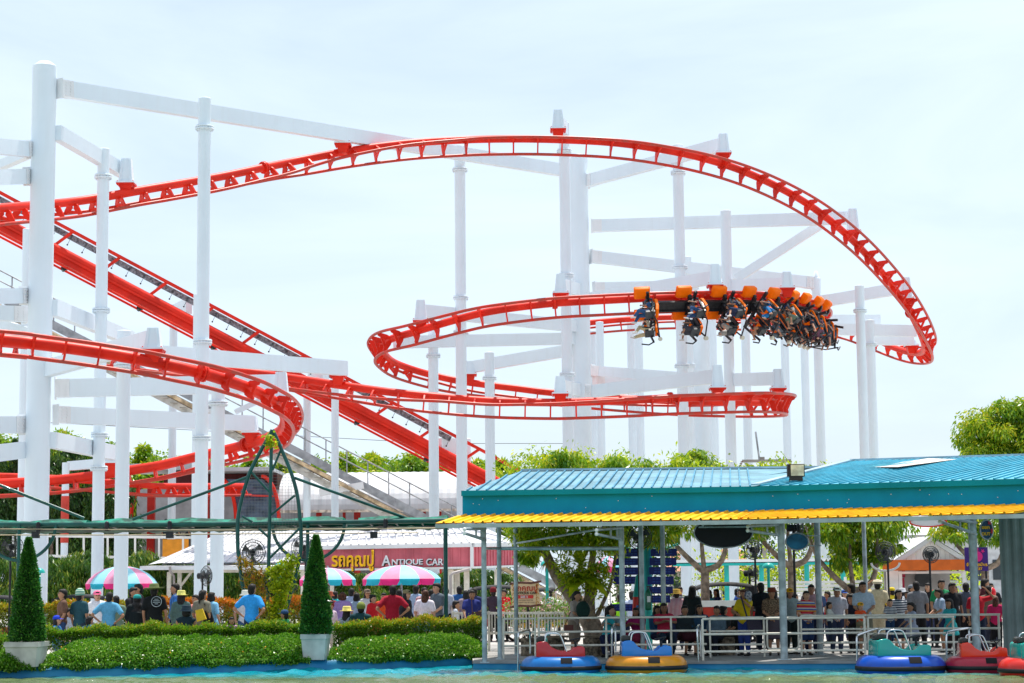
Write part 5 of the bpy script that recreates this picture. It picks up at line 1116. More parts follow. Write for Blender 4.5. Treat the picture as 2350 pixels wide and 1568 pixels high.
for u0, u1, v0, v1 in ((1416, 1469, 1259, 1278), (1410, 1469, 1281, 1298), (1408, 1470, 1302, 1320), (1408, 1468, 1323, 1341), (1493, 1553, 1259, 1277), (1491, 1552, 1280, 1298), (1490, 1550, 1301, 1319), (1486, 1546, 1323, 1342), (1484, 1544, 1346, 1363), (1490, 1538, 1366, 1384), (1400, 1459, 1386, 1403)):
    a, b = P(u0, v1, 49.8), P(u1, v0, 49.8); m = MB(); m.box(((a.x + b.x) / 2, 49.8, (a.z + b.z) / 2), (b.x - a.x, .04, b.z - a.z)); o = m.build('signboard', NB, bs)
    m = MB()
    for r_i in (-.15, .2):
        for k in range(5): m.box(((a.x + b.x) / 2 + (k - 2) * .085, 49.775, (a.z + b.z) / 2 + r_i * (b.z - a.z)), (.065, .008, .035))
    m.build('faint_print', NP, o)
cn = empty('striped_cone', (GX(1462, 48.6), 48.6, 0), 'tall cone, red below and turquoise above, beside the signpost', 'cone'); x = GX(1464, 48.6)
m = MB(); m.lathe([(.19, 0), (.13, ZV(1464, 1370, 48.6))], (x, 48.6, 0), 16); m.build('red_part', mat('red_gloss', (.7, .03, .02), .3), cn); m = MB(); m.lathe([(.13, ZV(1464, 1370, 48.6)), (.05, ZV(1464, 1322, 48.6)), (0, ZV(1464, 1318, 48.6))], (x, 48.6, 0), 16); m.build('turquoise_part', LT, cn)
m = MB(); zz = ZV(1464, 1392, 48.6); m.prism([(x - .03 + .05 * (1 if k % 2 else .42) * math.sin(k * PI / 5), 48.44, zz + .05 * (1 if k % 2 else .42) * math.cos(k * PI / 5)) for k in range(10)], (0, .02, 0)); m.build('star', mat('blue_star', (.03, .2, .5), .4), cn)
def oval(u, v, wu, hv, D, col, label, rim=None, th=.07):
    c = P(u, v, D); root = empty('oval_sign', c, label, 'sign'); m = MB(); a, b = px(wu, D) / 2, px(hv, D) / 2
    m.prism([c + V(math.cos(t) * a, 0, math.sin(t) * b) for t in [2 * PI * i / 36 for i in range(36)]], (0, th, 0)); m.build('face', col, root)
    m = MB(); m.tube([c + V(math.cos(t) * a, -.01, math.sin(t) * b) for t in [2 * PI * i / 36 for i in range(36)]], .018, 6, closed=True); m.build('rim', rim or GREY, root); return root, c
o1, c1 = oval(1660, 1222, 134, 70, 44.4, mat('black_sign_face', (.006, .008, .014), .5), 'large black oval sign hanging under the blue roof'); m = MB(); m.cyl(c1 + V(-.55, -.03, .12), c1 + V(.5, -.03, .12), .022, seg=8); m.cyl(c1 + V(-.45, -.03, .12), c1 + V(-.45, -.03, .5), .022, seg=8); m.build('hanger_bar', GREYM, o1)
o2, c2 = oval(1829, 1243, 52, 38, 45.8, mat('blue_sign_face', (.01, .16, .30), .35, var=.2, scale=3), 'small plain blue oval sign fixed to a dock post'); m = MB(); m.cyl(c2 + V(.1, .04, .13), c2 + V(.56, .04, .13), .014, seg=6); m.cyl(c2 + V(.1, .04, -.1), c2 + V(.56, .04, -.1), .014, seg=6); m.build('fixing_arm', GREYM, o2)
o3, c3 = oval(2264, 1216, 29, 44, 43.6, mat('exit_sign_face', (.006, .06, .13), .4), 'dark blue oval hanging sign reading OUT', th=.09); text_mesh('lettering', 'ออก', .10, YLET, c3 + V(-.02, -.015, .02), .006, o3, .004); text_mesh('lettering', 'OUT', .09, YLET, c3 + V(-.02, -.015, -.12), .006, o3, .004); m = MB(); m.cyl(c3 + V(0, .03, .15), c3 + V(0, .03, .7), .02, seg=6); m.box(c3 + V(.07, -.01, .15), (.07, .03, .07)); m.box(c3 + V(.11, -.01, -.03), (.04, .03, .10)); m.build('red_marks', mat('red_mark', (.5, .02, .04), .5), o3)
o4, c4 = oval(2130, 1198, 84, 22, 50, PAINTW, 'white oval sign with red rim, cut by the yellow awning', RED)
# ticket sign
ts = empty('ticket_sign', (GX(2240, 53), 53, 0), 'purple square sign with pink shapes and yellow TICKET lettering', 'sign'); a, b = P(2215, 1311, 53), P(2266, 1256, 53)
m = MB(); m.box(((a.x + b.x) / 2, 53, (a.z + b.z) / 2), (b.x - a.x, .05, b.z - a.z)); m.build('board', mat('purple_board', (.045, .012, .16), .4), ts)
m = MB(); cc = V((a.x + b.x) / 2 + .02, 52.96, (a.z + b.z) / 2 + .07); m.prism([cc + V(math.cos(t) * .14, 0, math.sin(t) * .14) for t in [2 * PI * i / 20 for i in range(20)]], (0, .02, 0))
for dx, dz in ((-.16, .14), (.15, .14), (.0, .18)): m.prism([cc + V(dx, 0, dz) + V(.06 * (1 if k % 2 else .42) * math.sin(k * PI / 5), -.004, .06 * (1 if k % 2 else .42) * math.cos(k * PI / 5)) for k in range(10)], (0, .02, 0))
m.build('pink_emblem', mat('magenta_print', (.70, .02, .22), .4), ts)
text_mesh('lettering', 'จำหน่ายบัตร', .115, YLET, (cc.x - .02, 52.96, a.z + .13), .005, ts, .003); text_mesh('lettering', 'TICKET', .085, YLET, (cc.x - .02, 52.96, a.z + .03), .005, ts, .003)
m = MB(); m.cyl(((b.x - .04), 53.08, 0), ((b.x - .04), 53.08, b.z), .03, seg=8); m.build('post', DARK, ts)
# kiosk with white gable
KD = 60; kk = empty('ticket_kiosk', (GX(2138, KD), KD, 0), 'kiosk with white boarded gable, orange fascia and open serving window', 'kiosk')
kx = lambda u: GX(u, KD); kz = lambda v: ZV(2138, v, KD); ORF = mat('orange_fascia', (.62, .12, .008), .45, var=.05)
gx0, gx1, gxa = kx(2060), kx(2216), kx(2138)
m = MB(); n = 14; 
for i in range(n):
    xa_ = gx0 + (gx1 - gx0) * i / n; xb_ = gx0 + (gx1 - gx0) * (i + .93) / n; hz = lambda x: kz(1284) + (kz(1236) - kz(1284)) * (1 - abs(x - gxa) / (gx1 - gxa))
    m.prism([(xa_, KD, kz(1285)), (xb_, KD, kz(1285)), (xb_, KD, max(kz(1284.5), hz(xb_))), (xa_, KD, max(kz(1284.5), hz(xa_)))], (0, .03, 0))
m.build('gable_boards', PAINTW, kk)
m = MB(); ap = V(gxa, KD - .1, kz(1232)); la_, ra_ = V(gx0 - .12, KD - .1, kz(1287)), V(gx1 + .12, KD - .1, kz(1287))
for e_ in (la_, ra_): m.prism([e_, ap, ap - V(0, 0, .13), e_ - V(0, 0, .02) + V(.22 if e_ is la_ else -.22, 0, 0)], (0, .08, 0)); m.quad(e_ + V(0, 0, .02), ap + V(0, 0, .02), ap + V(0, 4, .02), e_ + V(0, 4, .02))
m.build('gable_roof', WROOF, kk)
m = MB(); m.beam((kx(2020), KD - .5, kz(1297)), (kx(2218), KD - .12, kz(1297)), .06, kz(1285) - kz(1309.5)); m.build('fascia', ORF, kk)
m = MB()
for u in (2066, 2212): m.box((kx(u), KD, kz(1312) / 2), (.10, .10, kz(1310)))
m.box((kx(2138), KD, kz(1314)), (gx1 - gx0, .08, .07)); m.box((kx(2138), KD, .55), (gx1 - gx0, .1, 1.1)); m.box((kx(2048), KD, 1.1), (.35, .06, 2.2)); m.build('front_frame', PAINTW, kk)
m = MB(); m.box((kx(2138), KD + 2.2, 1.2), (gx1 - gx0, .1, 2.4)); m.box((kx(2138), KD + 1.1, 2.1), (gx1 - gx0, 2.2, .05)); m.build('interior', mat('kiosk_interior', (.36, .34, .33), .7), kk)
m = MB(); m.cyl((kx(2150), KD + 2.05, kz(1327)), (kx(2150), KD + 2.0, kz(1327)), .26, seg=20); m.build('wall_fan', mat('dark_wire', (.05, .055, .06), .4), kk)
m = MB(); m.box((kx(2105), KD + 2.1, kz(1316)), (.1, .05, .22)); m.build('red_poster', mat('crimson_poster', (.4, .02, .06), .5), kk); m = MB(); m.box((kx(2080), KD + 1.6, kz(1345)), (.5, .05, .5)); m.build('red_poster', mat('crimson_poster', (.4, .02, .06), .5), kk)
# black oval convex mirror left of kiosk
m = MB(); c = P(2032, 1292, 51); m.tube([c + V(math.cos(t) * .36, 0, math.sin(t) * .2) for t in [PI + PI * i / 14 for i in range(15)]], .03, 6); m.build('curved_white_band', PAINTW, origin=c, label='white curved band hanging below the tilted fan', cat='band')
# white slat fence, counter, distant buildings
sf = empty('slat_fence', (GX(1729, 63), 63, 0), 'white horizontal slat fence behind the dock', 'fence'); m = MB()
for v in range(1338, 1400, 8): m.beam(P(1726, v, 63), P(2010, v - 3, 63), .03, .085)
m.build('slats', PAINTW, sf); m = MB()
for u in (1727, 1800, 1870, 1940, 2008): m.box((GX(u, 63.1), 63.1, .9), (.08, .06, 1.8))
m.build('fence_posts', PAINTW, sf)
m = MB(); a, b = P(1600, 1386, 54), P(1700, 1385, 54); m.box(((a.x + b.x) / 2, 54, a.z), (b.x - a.x + .3, .6, .16)); m.build('white_counter', PAINTW, origin=(a.x, 54, 0), label='white counter top behind the seated women', cat='counter')
m = MB(); m.box(((a.x + b.x) / 2, 54.2, a.z / 2 - .05), (b.x - a.x, .4, a.z - .1)); m.build('red_counter_base', REDD, origin=(a.x, 54, 0), label='red base of the white counter behind the seated women', cat='counter base')
lb_ = empty('rear_covered_walk', (GX(1400, 72), 72, 0), 'green steel covered walkway with pale roof edge behind the park trees', 'covered walkway'); m = MB(); m.beam(P(1545, 1290, 72), P(2010, 1285, 72), .5, .13); m.build('roof_edge', WHITE2, lb_); m = MB(); m.beam(P(1545, 1296, 71.8), P(2010, 1291, 71.8), .1, .12); m.build('beam', LT, lb_)
for u in (1668, 1748, 1852, 1935): m = MB(); m.cyl((GX(u, 72), 72, 0), (GX(u, 72), 72, ZV(u, 1292, 72)), .09, seg=10); m.build('post', LT, lb_)
for u0, u1, v0, lab, cl in ((1540, 1730, 1312, 'low distant house with tiled orange roof behind the white columns', (.52, .22, .14)), (1900, 2060, 1240, 'large pale grey building behind the kiosk', (.5, .52, .55)), (2090, 2330, 1228, 'pale wall behind the park tree at right', (.55, .56, .58))):
    D = 118 if u0 != 2090 else 100; rt = empty('distant_building', (GX(u0, D), D, 0), lab, 'building'); m = MB(); z = ZV(u0, v0, D); x0_, x1_ = GX(u0, D), GX(u1, D); m.box(((x0_ + x1_) / 2, D + 3, z / 2), (x1_ - x0_, 6, z)); m.build('wall', mat('distant_wall_%d' % u0, (.55, .55, .54) if u0 == 1540 else cl, .8), rt)
    m = MB(); m.prism([(x0_ - .4, D - .6, z), (x1_ + .4, D - .6, z), (x1_ - .4, D + 3, z + 1.3), (x0_ + .4, D + 3, z + 1.3)], (0, .1, .02)); m.build('roof', mat('distant_roof_%d' % u0, cl, .7), rt)
    m = MB()
    for k in range(4): m.box((x0_ + (x1_ - x0_) * (k + .5) / 4, D - .02, z * .55), (.9, .05, 1.0))
    m.build('windows', mat('dark_window', (.04, .05, .06), .2), rt)
# fire extinguisher
fe = empty('fire_extinguisher', P(1488, 1401, 45.2), 'green fire extinguisher hung on a dock post', 'fire extinguisher'); c = P(1488, 1401, 45.2)
m = MB(); m.lathe([(0, 0), (.065, .01), (.07, .05), (.07, .36), (.05, .43), (.02, .47), (.02, .52)], c, 16); m.build('cylinder', mat('extinguisher_green', (.01, .12, .06), .25), fe); m = MB(); m.box(c + V(.01, -.07, .25), (.07, .01, .13)); m.build('paper_label', PAINTW, fe); m = MB(); m.box(c + V(.02, 0, .53), (.10, .03, .03)); m.tube([c + V(.03, 0, .5), c + V(.09, 0, .42), c + V(.10, 0, .2)], .010, 6); m.build('valve', DARK, fe)
# log stools and plank
BK = mat('ribbed_bark', (.17, .13, .09), .9, var=.3, scale=14, bump=.6)
for u, D, wp_, lab in ((1213, 47, 36, 'carved log stool at the left end of the dock'), (1276, 47.2, 40, 'log stool behind the red boat seat'), (1363, 46.4, 50, 'wide log stool left of the seated woman in teal'), (1668, 46.3, 38, 'short grey stool under the seated woman in the cardigan')):
    x = GX(ub(u, 1480), D); r = px(wp_, D) / 2; m = MB(); m.lathe([(r * 1.05, 0), (r * .95, .1), (r, .38), (r * .97, .42), (0, .425)], (x, D, 0), 18); m.build('log_stool', BK, origin=(x, D, 0), label=lab, cat='stool', group='log stools on the dock')
m = MB(); m.beam(P(1225, 1461, 46.9), P(1392, 1461, 46.2), .3, .045); m.build('bench_plank', WOOD, origin=P(1225, 1461, 46.9), label='dark plank bench laid over the log stools', cat='bench')
# floodlight on the roof
fo = empty('floodlight', P(1826, 1108, 43.0), 'brown floodlight with glass front standing on the edge of the blue roof', 'floodlight'); BRD = mat('brown_cast_metal', (.045, .03, .022), .5)
c = P(1826, 1080, 43.0); m = MB(); m.box(c, (.37, .14, .27)); m.box(c - V(0, .0, .17), (.28, .12, .09)); 
for k in range(5): m.box(c + V(-.165, -.075, -.1 + .05 * k), (.045, .02, .02))
m.build('housing', BRD, fo); m = MB(); m.box(c + V(.025, -.075, 0), (.28, .02, .235)); m.build('glass', mat('amber_glass', (.85, .64, .40), .12, var=.15, scale=6), fo); m = MB(); m.tube([c + V(-.14, 0, -.18), c + V(-.13, 0, -.26), c + V(0, 0, -.275), c + V(.13, 0, -.26), c + V(.14, 0, -.18)], .012, 6); m.build('bracket', DARK, fo)
# loudspeaker, utility pole, wires
m = MB(); c = P(1248, 1054, 53); m.box(c, (.12, .1, .28), Matrix.Rotation(.35, 3, 'Y')); m.box(c + V(.28, 0, -.1), (.16, .1, .2), Matrix.Rotation(-.4, 3, 'Y')); m.box(c + V(.15, 0, -.12), (.3, .05, .05)); m.box(c + V(.15, .0, -.6), (.05, .05, 1.0)); m.build('loudspeakers', DARK, origin=c, label='pair of black loudspeakers in the tree tops above the blue roof', cat='loudspeakers')
up_ = empty('utility_pole', (GX(1748, 98), 98, 0), 'concrete utility pole with cross-arm above the blue roof', 'utility pole'); m = MB(); q = P(1749, 1049, 98); m.box((q.x, 98, q.z / 2), (.22, .2, q.z)); m.build('pole', mat('grey_pole_concrete', (.32, .30, .27), .8), up_)
m = MB(); m.box((q.x + .2, 97.9, q.z - .2), (2.4, .1, .14)); m.build('cross_arm', mat('grey_pole_concrete', (.32, .30, .27), .8), up_); m = MB(); m.tube([P(1734, 991, 97.9), P(1744, 1065, 97.9)], .05, 6); m.build('steel_pipe', GREY, up_); m = MB()
for dx in (-1.15, 1.25):
    for k in range(4): m.lathe([(.02, 0), (.09, .03), (.02, .07)], (q.x + dx + .04 * k, 97.8, q.z - .55 + .09 * k), 8)
m.build('insulators', mat('brown_ceramic', (.2, .05, .02), .3), up_)
m = MB(); m.tube([P(-50, 962, 150), P(400, 985, 150), P(1000, 1018, 150), P(1300, 1018, 150)], .02, 4); m.build('power_line', DARK, origin=P(-50, 962, 150), label='thin power line crossing the sky behind the columns at left', cat='wire')
tz = empty('lattice_mast', (GX(1284, 56), 56, 0), 'white lattice truss post behind the flower bed', 'truss'); m = MB(); xa_, xb_ = GX(1276, 56), GX(1292, 56); zt_ = ZV(1284, 1314, 56)
for x in (xa_, xb_): m.cyl((x, 56, 0), (x, 56, zt_), .018, seg=6)
for k in range(9): z = zt_ * k / 9; m.cyl((xa_ if k % 2 else xb_, 56, z), (xb_ if k % 2 else xa_, 56, z + zt_ / 9), .012, seg=5)
m.build('lattice', PAINTW, tz)
tb = empty('picnic_table', (GX(534, 45.8), 45.8, 0), 'small white table with a girl behind the left hedge', 'table'); m = MB(); m.box((GX(540, 45.8), 45.8, .76), (.75, .5, .03)); m.build('table_top', PAINTW, tb); m = MB(); m.cyl((GX(540, 45.8), 45.8, 0), (GX(540, 45.8), 45.8, .76), .04, seg=8); m.build('leg', GREY, tb)
text_mesh('column_mark', 'C3', .26, mat('grey_stencil', (.2, .25, .27), .7), P(219, 1373, 69.65), .002)
bpy.data.objects['column_mark']['label'] = 'grey stencilled C3 on a white column below the left parasol'; bpy.data.objects['column_mark']['category'] = 'marking'; bpy.data.objects['column_mark']['kind'] = 'thing'
# ---------------------------------------------------------------- people
def capsule(m, a, b, ra, rb, seg=12):
    a = Vector(a); b = Vector(b); t = (b - a).normalized(); pts, rs = [], []
    for k in range(4): an = PI / 2 * k / 4; pts.append(a - t * ra * math.cos(an)); rs.append(max(.002, ra * math.sin(an)))
    for k in range(4): f = k / 3; pts.append(lerp(a, b, f)); rs.append(ra + (rb - ra) * f)
    for k in range(1, 5): an = PI / 2 * k / 4; pts.append(b + t * rb * math.sin(an)); rs.append(max(.002, rb * math.cos(an)))
    m.tube(pts, rs, seg)
def remesh(m, vox, smooth=3):
    me = bpy.data.meshes.new('tmp'); me.from_pydata(m.v, [], m.f); ob = bpy.data.objects.new('tmp', me); COL.objects.link(ob)
    md = ob.modifiers.new('r', 'REMESH'); md.mode = 'VOXEL'; md.voxel_size = vox; sm = ob.modifiers.new('s', 'SMOOTH'); sm.iterations = smooth; sm.factor = .5
    dg = bpy.context.evaluated_depsgraph_get(); out = bpy.data.meshes.new_from_object(ob.evaluated_get(dg)); bpy.data.objects.remove(ob); bpy.data.meshes.remove(me)
    out.polygons.foreach_set('use_smooth', [True] * len(out.polygons)); return out
BASE = dict(tz=0, hs=1.0, elL=(.235, .03, 1.10), wrL=(.24, -.05, .86), elR=(-.235, .03, 1.10), wrR=(-.24, -.05, .86), knL=(.09, -.015, .49), anL=(.095, .02, .09), knR=(-.09, -.015, .49), anR=(-.10, .02, .09), lean=0, hx=0)
POSES = {
 'stand': {}, 'relaxed': dict(wrL=(.20, -.10, .87), knR=(-.10, -.06, .49), anR=(-.14, -.03, .09), elR=(-.25, .05, 1.11)),
 'hips': dict(elL=(.37, .12, 1.13), wrL=(.19, .05, .97), elR=(-.37, .12, 1.13), wrR=(-.19, .06, .97), knL=(.12, 0, .49), anL=(.15, .02, .09), knR=(-.12, 0, .49), anR=(-.15, .02, .09)),
 'lean_rail': dict(elL=(.24, -.14, 1.12), wrL=(.10, -.34, 1.02), elR=(-.24, -.14, 1.12), wrR=(-.10, -.34, 1.00), lean=-.08),
 'walk': dict(elL=(.24, .12, 1.12), wrL=(.23, .08, .88), elR=(-.24, -.10, 1.12), wrR=(-.22, -.26, .96), knL=(.09, -.20, .52), anL=(.09, -.16, .11), knR=(-.09, .06, .49), anR=(-.10, .26, .12)),
 'fold': dict(elL=(.22, -.04, 1.10), wrL=(.04, -.17, .98), elR=(-.22, -.04, 1.10), wrR=(-.04, -.17, .96)),
 'phone': dict(elL=(.22, -.14, 1.16), wrL=(.10, -.26, 1.36), elR=(-.22, -.08, 1.10), wrR=(-.08, -.24, 1.12)),
 'arm_up': dict(elL=(.40, -.06, 1.42), wrL=(.20, -.12, 1.62), elR=(-.235, .03, 1.10), wrR=(-.24, -.05, .86)),
 'wipe_face': dict(elL=(.30, -.18, 1.28), wrL=(.07, -.20, 1.47), elR=(-.22, -.10, 1.10), wrR=(-.02, -.24, 1.08)),
 'back_lean': dict(elL=(.24, -.06, 1.12), wrL=(.16, -.24, .98), elR=(-.24, -.06, 1.12), wrR=(-.16, -.24, .98)),
 'sit': dict(tz=-.42, elL=(.22, -.06, .70), wrL=(.10, -.26, .60), elR=(-.22, -.06, .70), wrR=(-.10, -.26, .58), knL=(.10, -.42, .50), anL=(.10, -.40, .09), knR=(-.12, -.43, .50), anR=(-.13, -.36, .09)),
 'sit_lean': dict(tz=-.42, elL=(.23, -.22, .80), wrL=(.02, -.34, .86), elR=(-.23, -.22, .80), wrR=(-.02, -.34, .84), knL=(.10, -.42, .50), anL=(.10, -.40, .09), knR=(-.12, -.43, .50), anR=(-.13, -.36, .09), lean=-.06),
 'child': dict(hs=1.32), 'child_rail': dict(hs=1.3, elL=(.24, -.12, 1.12), wrL=(.20, -.30, .98), elR=(-.24, -.12, 1.12), wrR=(-.20, -.30, .98)),
 'child_sit': dict(hs=1.32, tz=-.42, elL=(.22, -.06, .70), wrL=(.08, -.20, .86), elR=(-.22, -.06, .70), wrR=(-.10, -.26, .58), knL=(.10, -.36, .50), anL=(.10, -.32, .12), knR=(-.12, -.36, .50), anR=(-.13, -.30, .12)),
 'rider': dict(tz=-.42, elL=(.21, -.14, .76), wrL=(.12, -.26, .90), elR=(-.21, -.14, .76), wrR=(-.12, -.26, .88), knL=(.13, -.44, .54), anL=(.10, -.66, .20), knR=(-.11, -.44, .52), anR=(-.14, -.62, .14)),
 'rider_wide': dict(tz=-.42, elL=(.30, -.12, .82), wrL=(.20, -.26, 1.0), elR=(-.24, -.12, .78), wrR=(-.12, -.26, .90), knL=(.22, -.40, .56), anL=(.30, -.58, .16), knR=(-.18, -.42, .50), anR=(-.04, -.66, .22)),
}
MESHC = {}
SKINS = [mat('skin_warm', (.40, .20, .115), .55, var=.04), mat('skin_light', (.52, .29, .19), .55, var=.04), mat('skin_deep', (.27, .13, .075), .55, var=.04)]
EYE = mat('eye_dark', (.01, .008, .007), .3); LIP = mat('lip_colour', (.36, .09, .07), .5)
HAIRB = mat('black_hair', (.014, .011, .010), .65, var=.3, scale=30); HAIRR = mat('brown_hair', (.08, .028, .016), .6, var=.3, scale=30)
SHOED = mat('dark_shoe', (.03, .025, .022), .5)
def pose(pn):
    d = dict(BASE); d.update(POSES[pn]); return d
def joints(d):
    tz = d['tz']; ln = d['lean']; sh = lambda z: ln * max(0, (z - .9 - tz * 0)) / .6 if False else 0
    return dict(shL=V(.17, .012 + d['lean'], 1.365 + tz), shR=V(-.17, .012 + d['lean'], 1.365 + tz), hipL=V(.085, .0, .90 + tz), hipR=V(-.085, 0, .90 + tz))
def head_c(d): return V(0, -.014 + d['lean'] * 1.25, 1.573 + d['tz'] + (d['hs'] - 1) * .06)
def garment_mesh(pn, kind, vox=.024):
    key = (pn, kind)
    if key in MESHC: return MESHC[key]
    d = pose(pn); J = joints(d); tz = d['tz']; ln = d['lean']; m = MB(); hs = d['hs']; Vv = lambda k: Vector(d[k])
    def torso(g, lo=True):
        capsule(m, J['shL'] * 1 + V(-.03, 0, .0), J['shR'] + V(.03, 0, 0), .058 + g, .058 + g); [capsule(m, V(0, .018 + ln, 1.425 + tz), J['sh' + q_] + V(0, 0, .012), .046 + g * .6, .046 + g * .6) for q_ in 'LR']; m.sphere((0, ln * .8, 1.25 + tz), (.165 + g, .105 + g, .17 + g), 16, 10); m.sphere((0, ln * .4, 1.07 + tz), (.142 + g, .098 + g, .15 + g), 16, 10)
        if lo: m.sphere((0, 0, .93 + tz), (.162 + g, .112 + g, .12 + g), 16, 10)
    def leg(s, g, f=1.0, flare=0):
        hp, kn, an = J['hip' + s], Vv('kn' + s), Vv('an' + s); capsule(m, hp, kn if f >= .5 else lerp(hp, kn, f * 2), .084 + g, .056 + g + flare)
        if f > .5: capsule(m, kn, lerp(kn, an, (f - .5) * 2), .055 + g + flare, .037 + g + flare * .8)
    def arm(s, g, f=1.0):
        sh_, el, wr = J['sh' + s], Vv('el' + s), Vv('wr' + s); capsule(m, sh_, el if f >= .5 else lerp(sh_, el, f * 2), .048 + g, (.038 + g) if f >= .5 else .044 + g)
        if f > .5: capsule(m, el, lerp(el, wr, (f - .5) * 2), .037 + g, .027 + g)
    if kind == 'body':
        torso(0); hc = head_c(d)
        for s in 'LR': leg(s, 0); arm(s, 0)
        m.sphere(hc, (.080 * hs, .096 * hs, .114 * hs), 16, 12); m.sphere(hc + V(0, -.022, -.062) * hs, (.056 * hs, .066 * hs, .060 * hs), 14, 9); capsule(m, hc + V(0, .02, -.08), (0, .012 + ln, 1.40 + tz), .050, .058)
        m.sphere(hc + V(0, -.100, -.018) * hs, (.013 * hs, .020 * hs, .022 * hs), 8, 6)
        for s in (-1, 1): m.sphere(hc + V(s * .078, .008, -.012) * hs, (.012, .020, .030), 8, 6)
        for s in 'LR':
            an = Vv('an' + s); kn = Vv('kn' + s); sh = (an - kn).normalized(); fwd = V(0, -1, 0) if abs(sh.z) > .8 else (V(0, -.6, .35)).normalized()
            capsule(m, an + V(0, .035, -.045), an + V(0, 0, -.055) + fwd * .15, .038, .031)
            wr = Vv('wr' + s); el = Vv('el' + s); hd = (wr - el).normalized(); m.sphere(wr + hd * .05, (.036, .022, .045), 10, 6, hd.to_track_quat('Z', 'Y').to_matrix())
        me = remesh(m, vox, 2); 
        bm_v = np.empty(len(me.vertices) * 3); me.vertices.foreach_get('co', bm_v); bm_v = bm_v.reshape(-1, 3)
        vs = bm_v.tolist(); fs = [tuple(p.vertices) for p in me.polygons]; bpy.data.meshes.remove(me)
        # shoes: faces close to the foot
        feet = [(Vv('an' + s) + V(0, .02, -.05)) for s in 'LR']; mi = []
        for f in fs:
            c = bm_v[list(f)].mean(0); mi.append(3 if any((Vector(c) - q).length < .20 and Vector(c).z < q.z + .055 for q in feet) else 0)
        e = MB(); e.v = [tuple(q) for q in vs]; e.f = fs; e.s = [True] * len(fs); e.m = mi
        e.mi = 1
        for s in (-1, 1): e.sphere(hc + V(s * .030, -.083, .008) * hs, (.013 * hs, .010 * hs, .008 * hs), 8, 5); e.box(hc + V(s * .031, -.088, .030) * hs, (.030 * hs, .012, .006))
        e.mi = 2; e.sphere(hc + V(0, -.084, -.066) * hs, (.022 * hs, .012 * hs, .008 * hs), 8, 5)
        e.mi = 0
        for s in 'LR':
            wr = Vv('wr' + s); el = Vv('el' + s); hd = (wr - el).normalized(); R = hd.to_track_quat('Z', 'Y').to_matrix(); c = wr + hd * .075; sg = 1 if s == 'L' else -1
            for k, (ox, ln_) in enumerate(((-.024, .060), (-.008, .072), (.009, .068), (.025, .052))):
                a = c + R @ V(ox, 0, 0); b = a + R @ V(ox * .15, -.012 - .004 * k, ln_ * .55); e2 = b + R @ V(0, -.022, ln_ * .40); e.tube([a, b, e2], [.0095, .0088, .007], 6)
            a = wr + hd * .03 + R @ V(.03 * sg, 0, 0); e.tube([a, a + R @ V(.022 * sg, -.012, .025), a + R @ V(.026 * sg, -.022, .055)], [.011, .010, .008], 6)
        out = bpy.data.meshes.new('body'); out.from_pydata(e.v, [], e.f); out.polygons.foreach_set('use_smooth', e.s); out.polygons.foreach_set('material_index', e.m)
        for q in range(4): out.materials.append(None)
        out.update(); MESHC[key] = out; return out
    g = .014
    if kind == 'tee':
        torso(g + .006); [arm(s, g + .010, .34) for s in 'LR']
    elif kind == 'long': torso(g + .006); [arm(s, g, .94) for s in 'LR']
    elif kind == 'tank': torso(g)
    elif kind == 'trousers': m.sphere((0, 0, .94 + tz), (.166 + g, .116 + g, .11), 14, 8); [leg(s, g, .96, .012) for s in 'LR']
    elif kind == 'shorts': m.sphere((0, 0, .94 + tz), (.166 + g, .116 + g, .11), 14, 8); [leg(s, g + .008, .50, .03) for s in 'LR']
    elif kind == 'minishorts': m.sphere((0, 0, .94 + tz), (.166 + g, .116 + g, .11), 14, 8); [leg(s, g + .006, .26, .02) for s in 'LR']
    elif kind == 'skirt':
        m.sphere((0, 0, .94 + tz), (.166 + g, .116 + g, .11), 14, 8)
        if tz: [leg(s, g + .03, .5, .05) for s in 'LR']; m.sphere((0, -.25, .50), (.17, .2, .09), 12, 8)
        else: m.lathe([(0, 1.0), (.17, .98), (.19, .8), (.23, .55), (.25, .42), (0, .42)], (0, 0, 0), 18)
    elif kind == 'dress': torso(g + .01); [arm(s, g, .4) for s in 'LR']; (m.lathe([(0, 1.0), (.18, .98), (.21, .8), (.26, .6), (0, .6)], (0, 0, 0), 18) if not tz else m.sphere((0, -.22, .50), (.19, .24, .10), 12, 8))
    elif kind == 'robe': torso(g + .03); [arm(s, g + .02, .92) for s in 'LR']; m.lathe([(0, 1.3), (.19, 1.25), (.22, 1.0), (.26, .6), (.30, .12), (0, .12)], (0, 0, 0), 18)
    me = remesh(m, vox + .002, 3); me.materials.append(None); MESHC[key] = me; return me
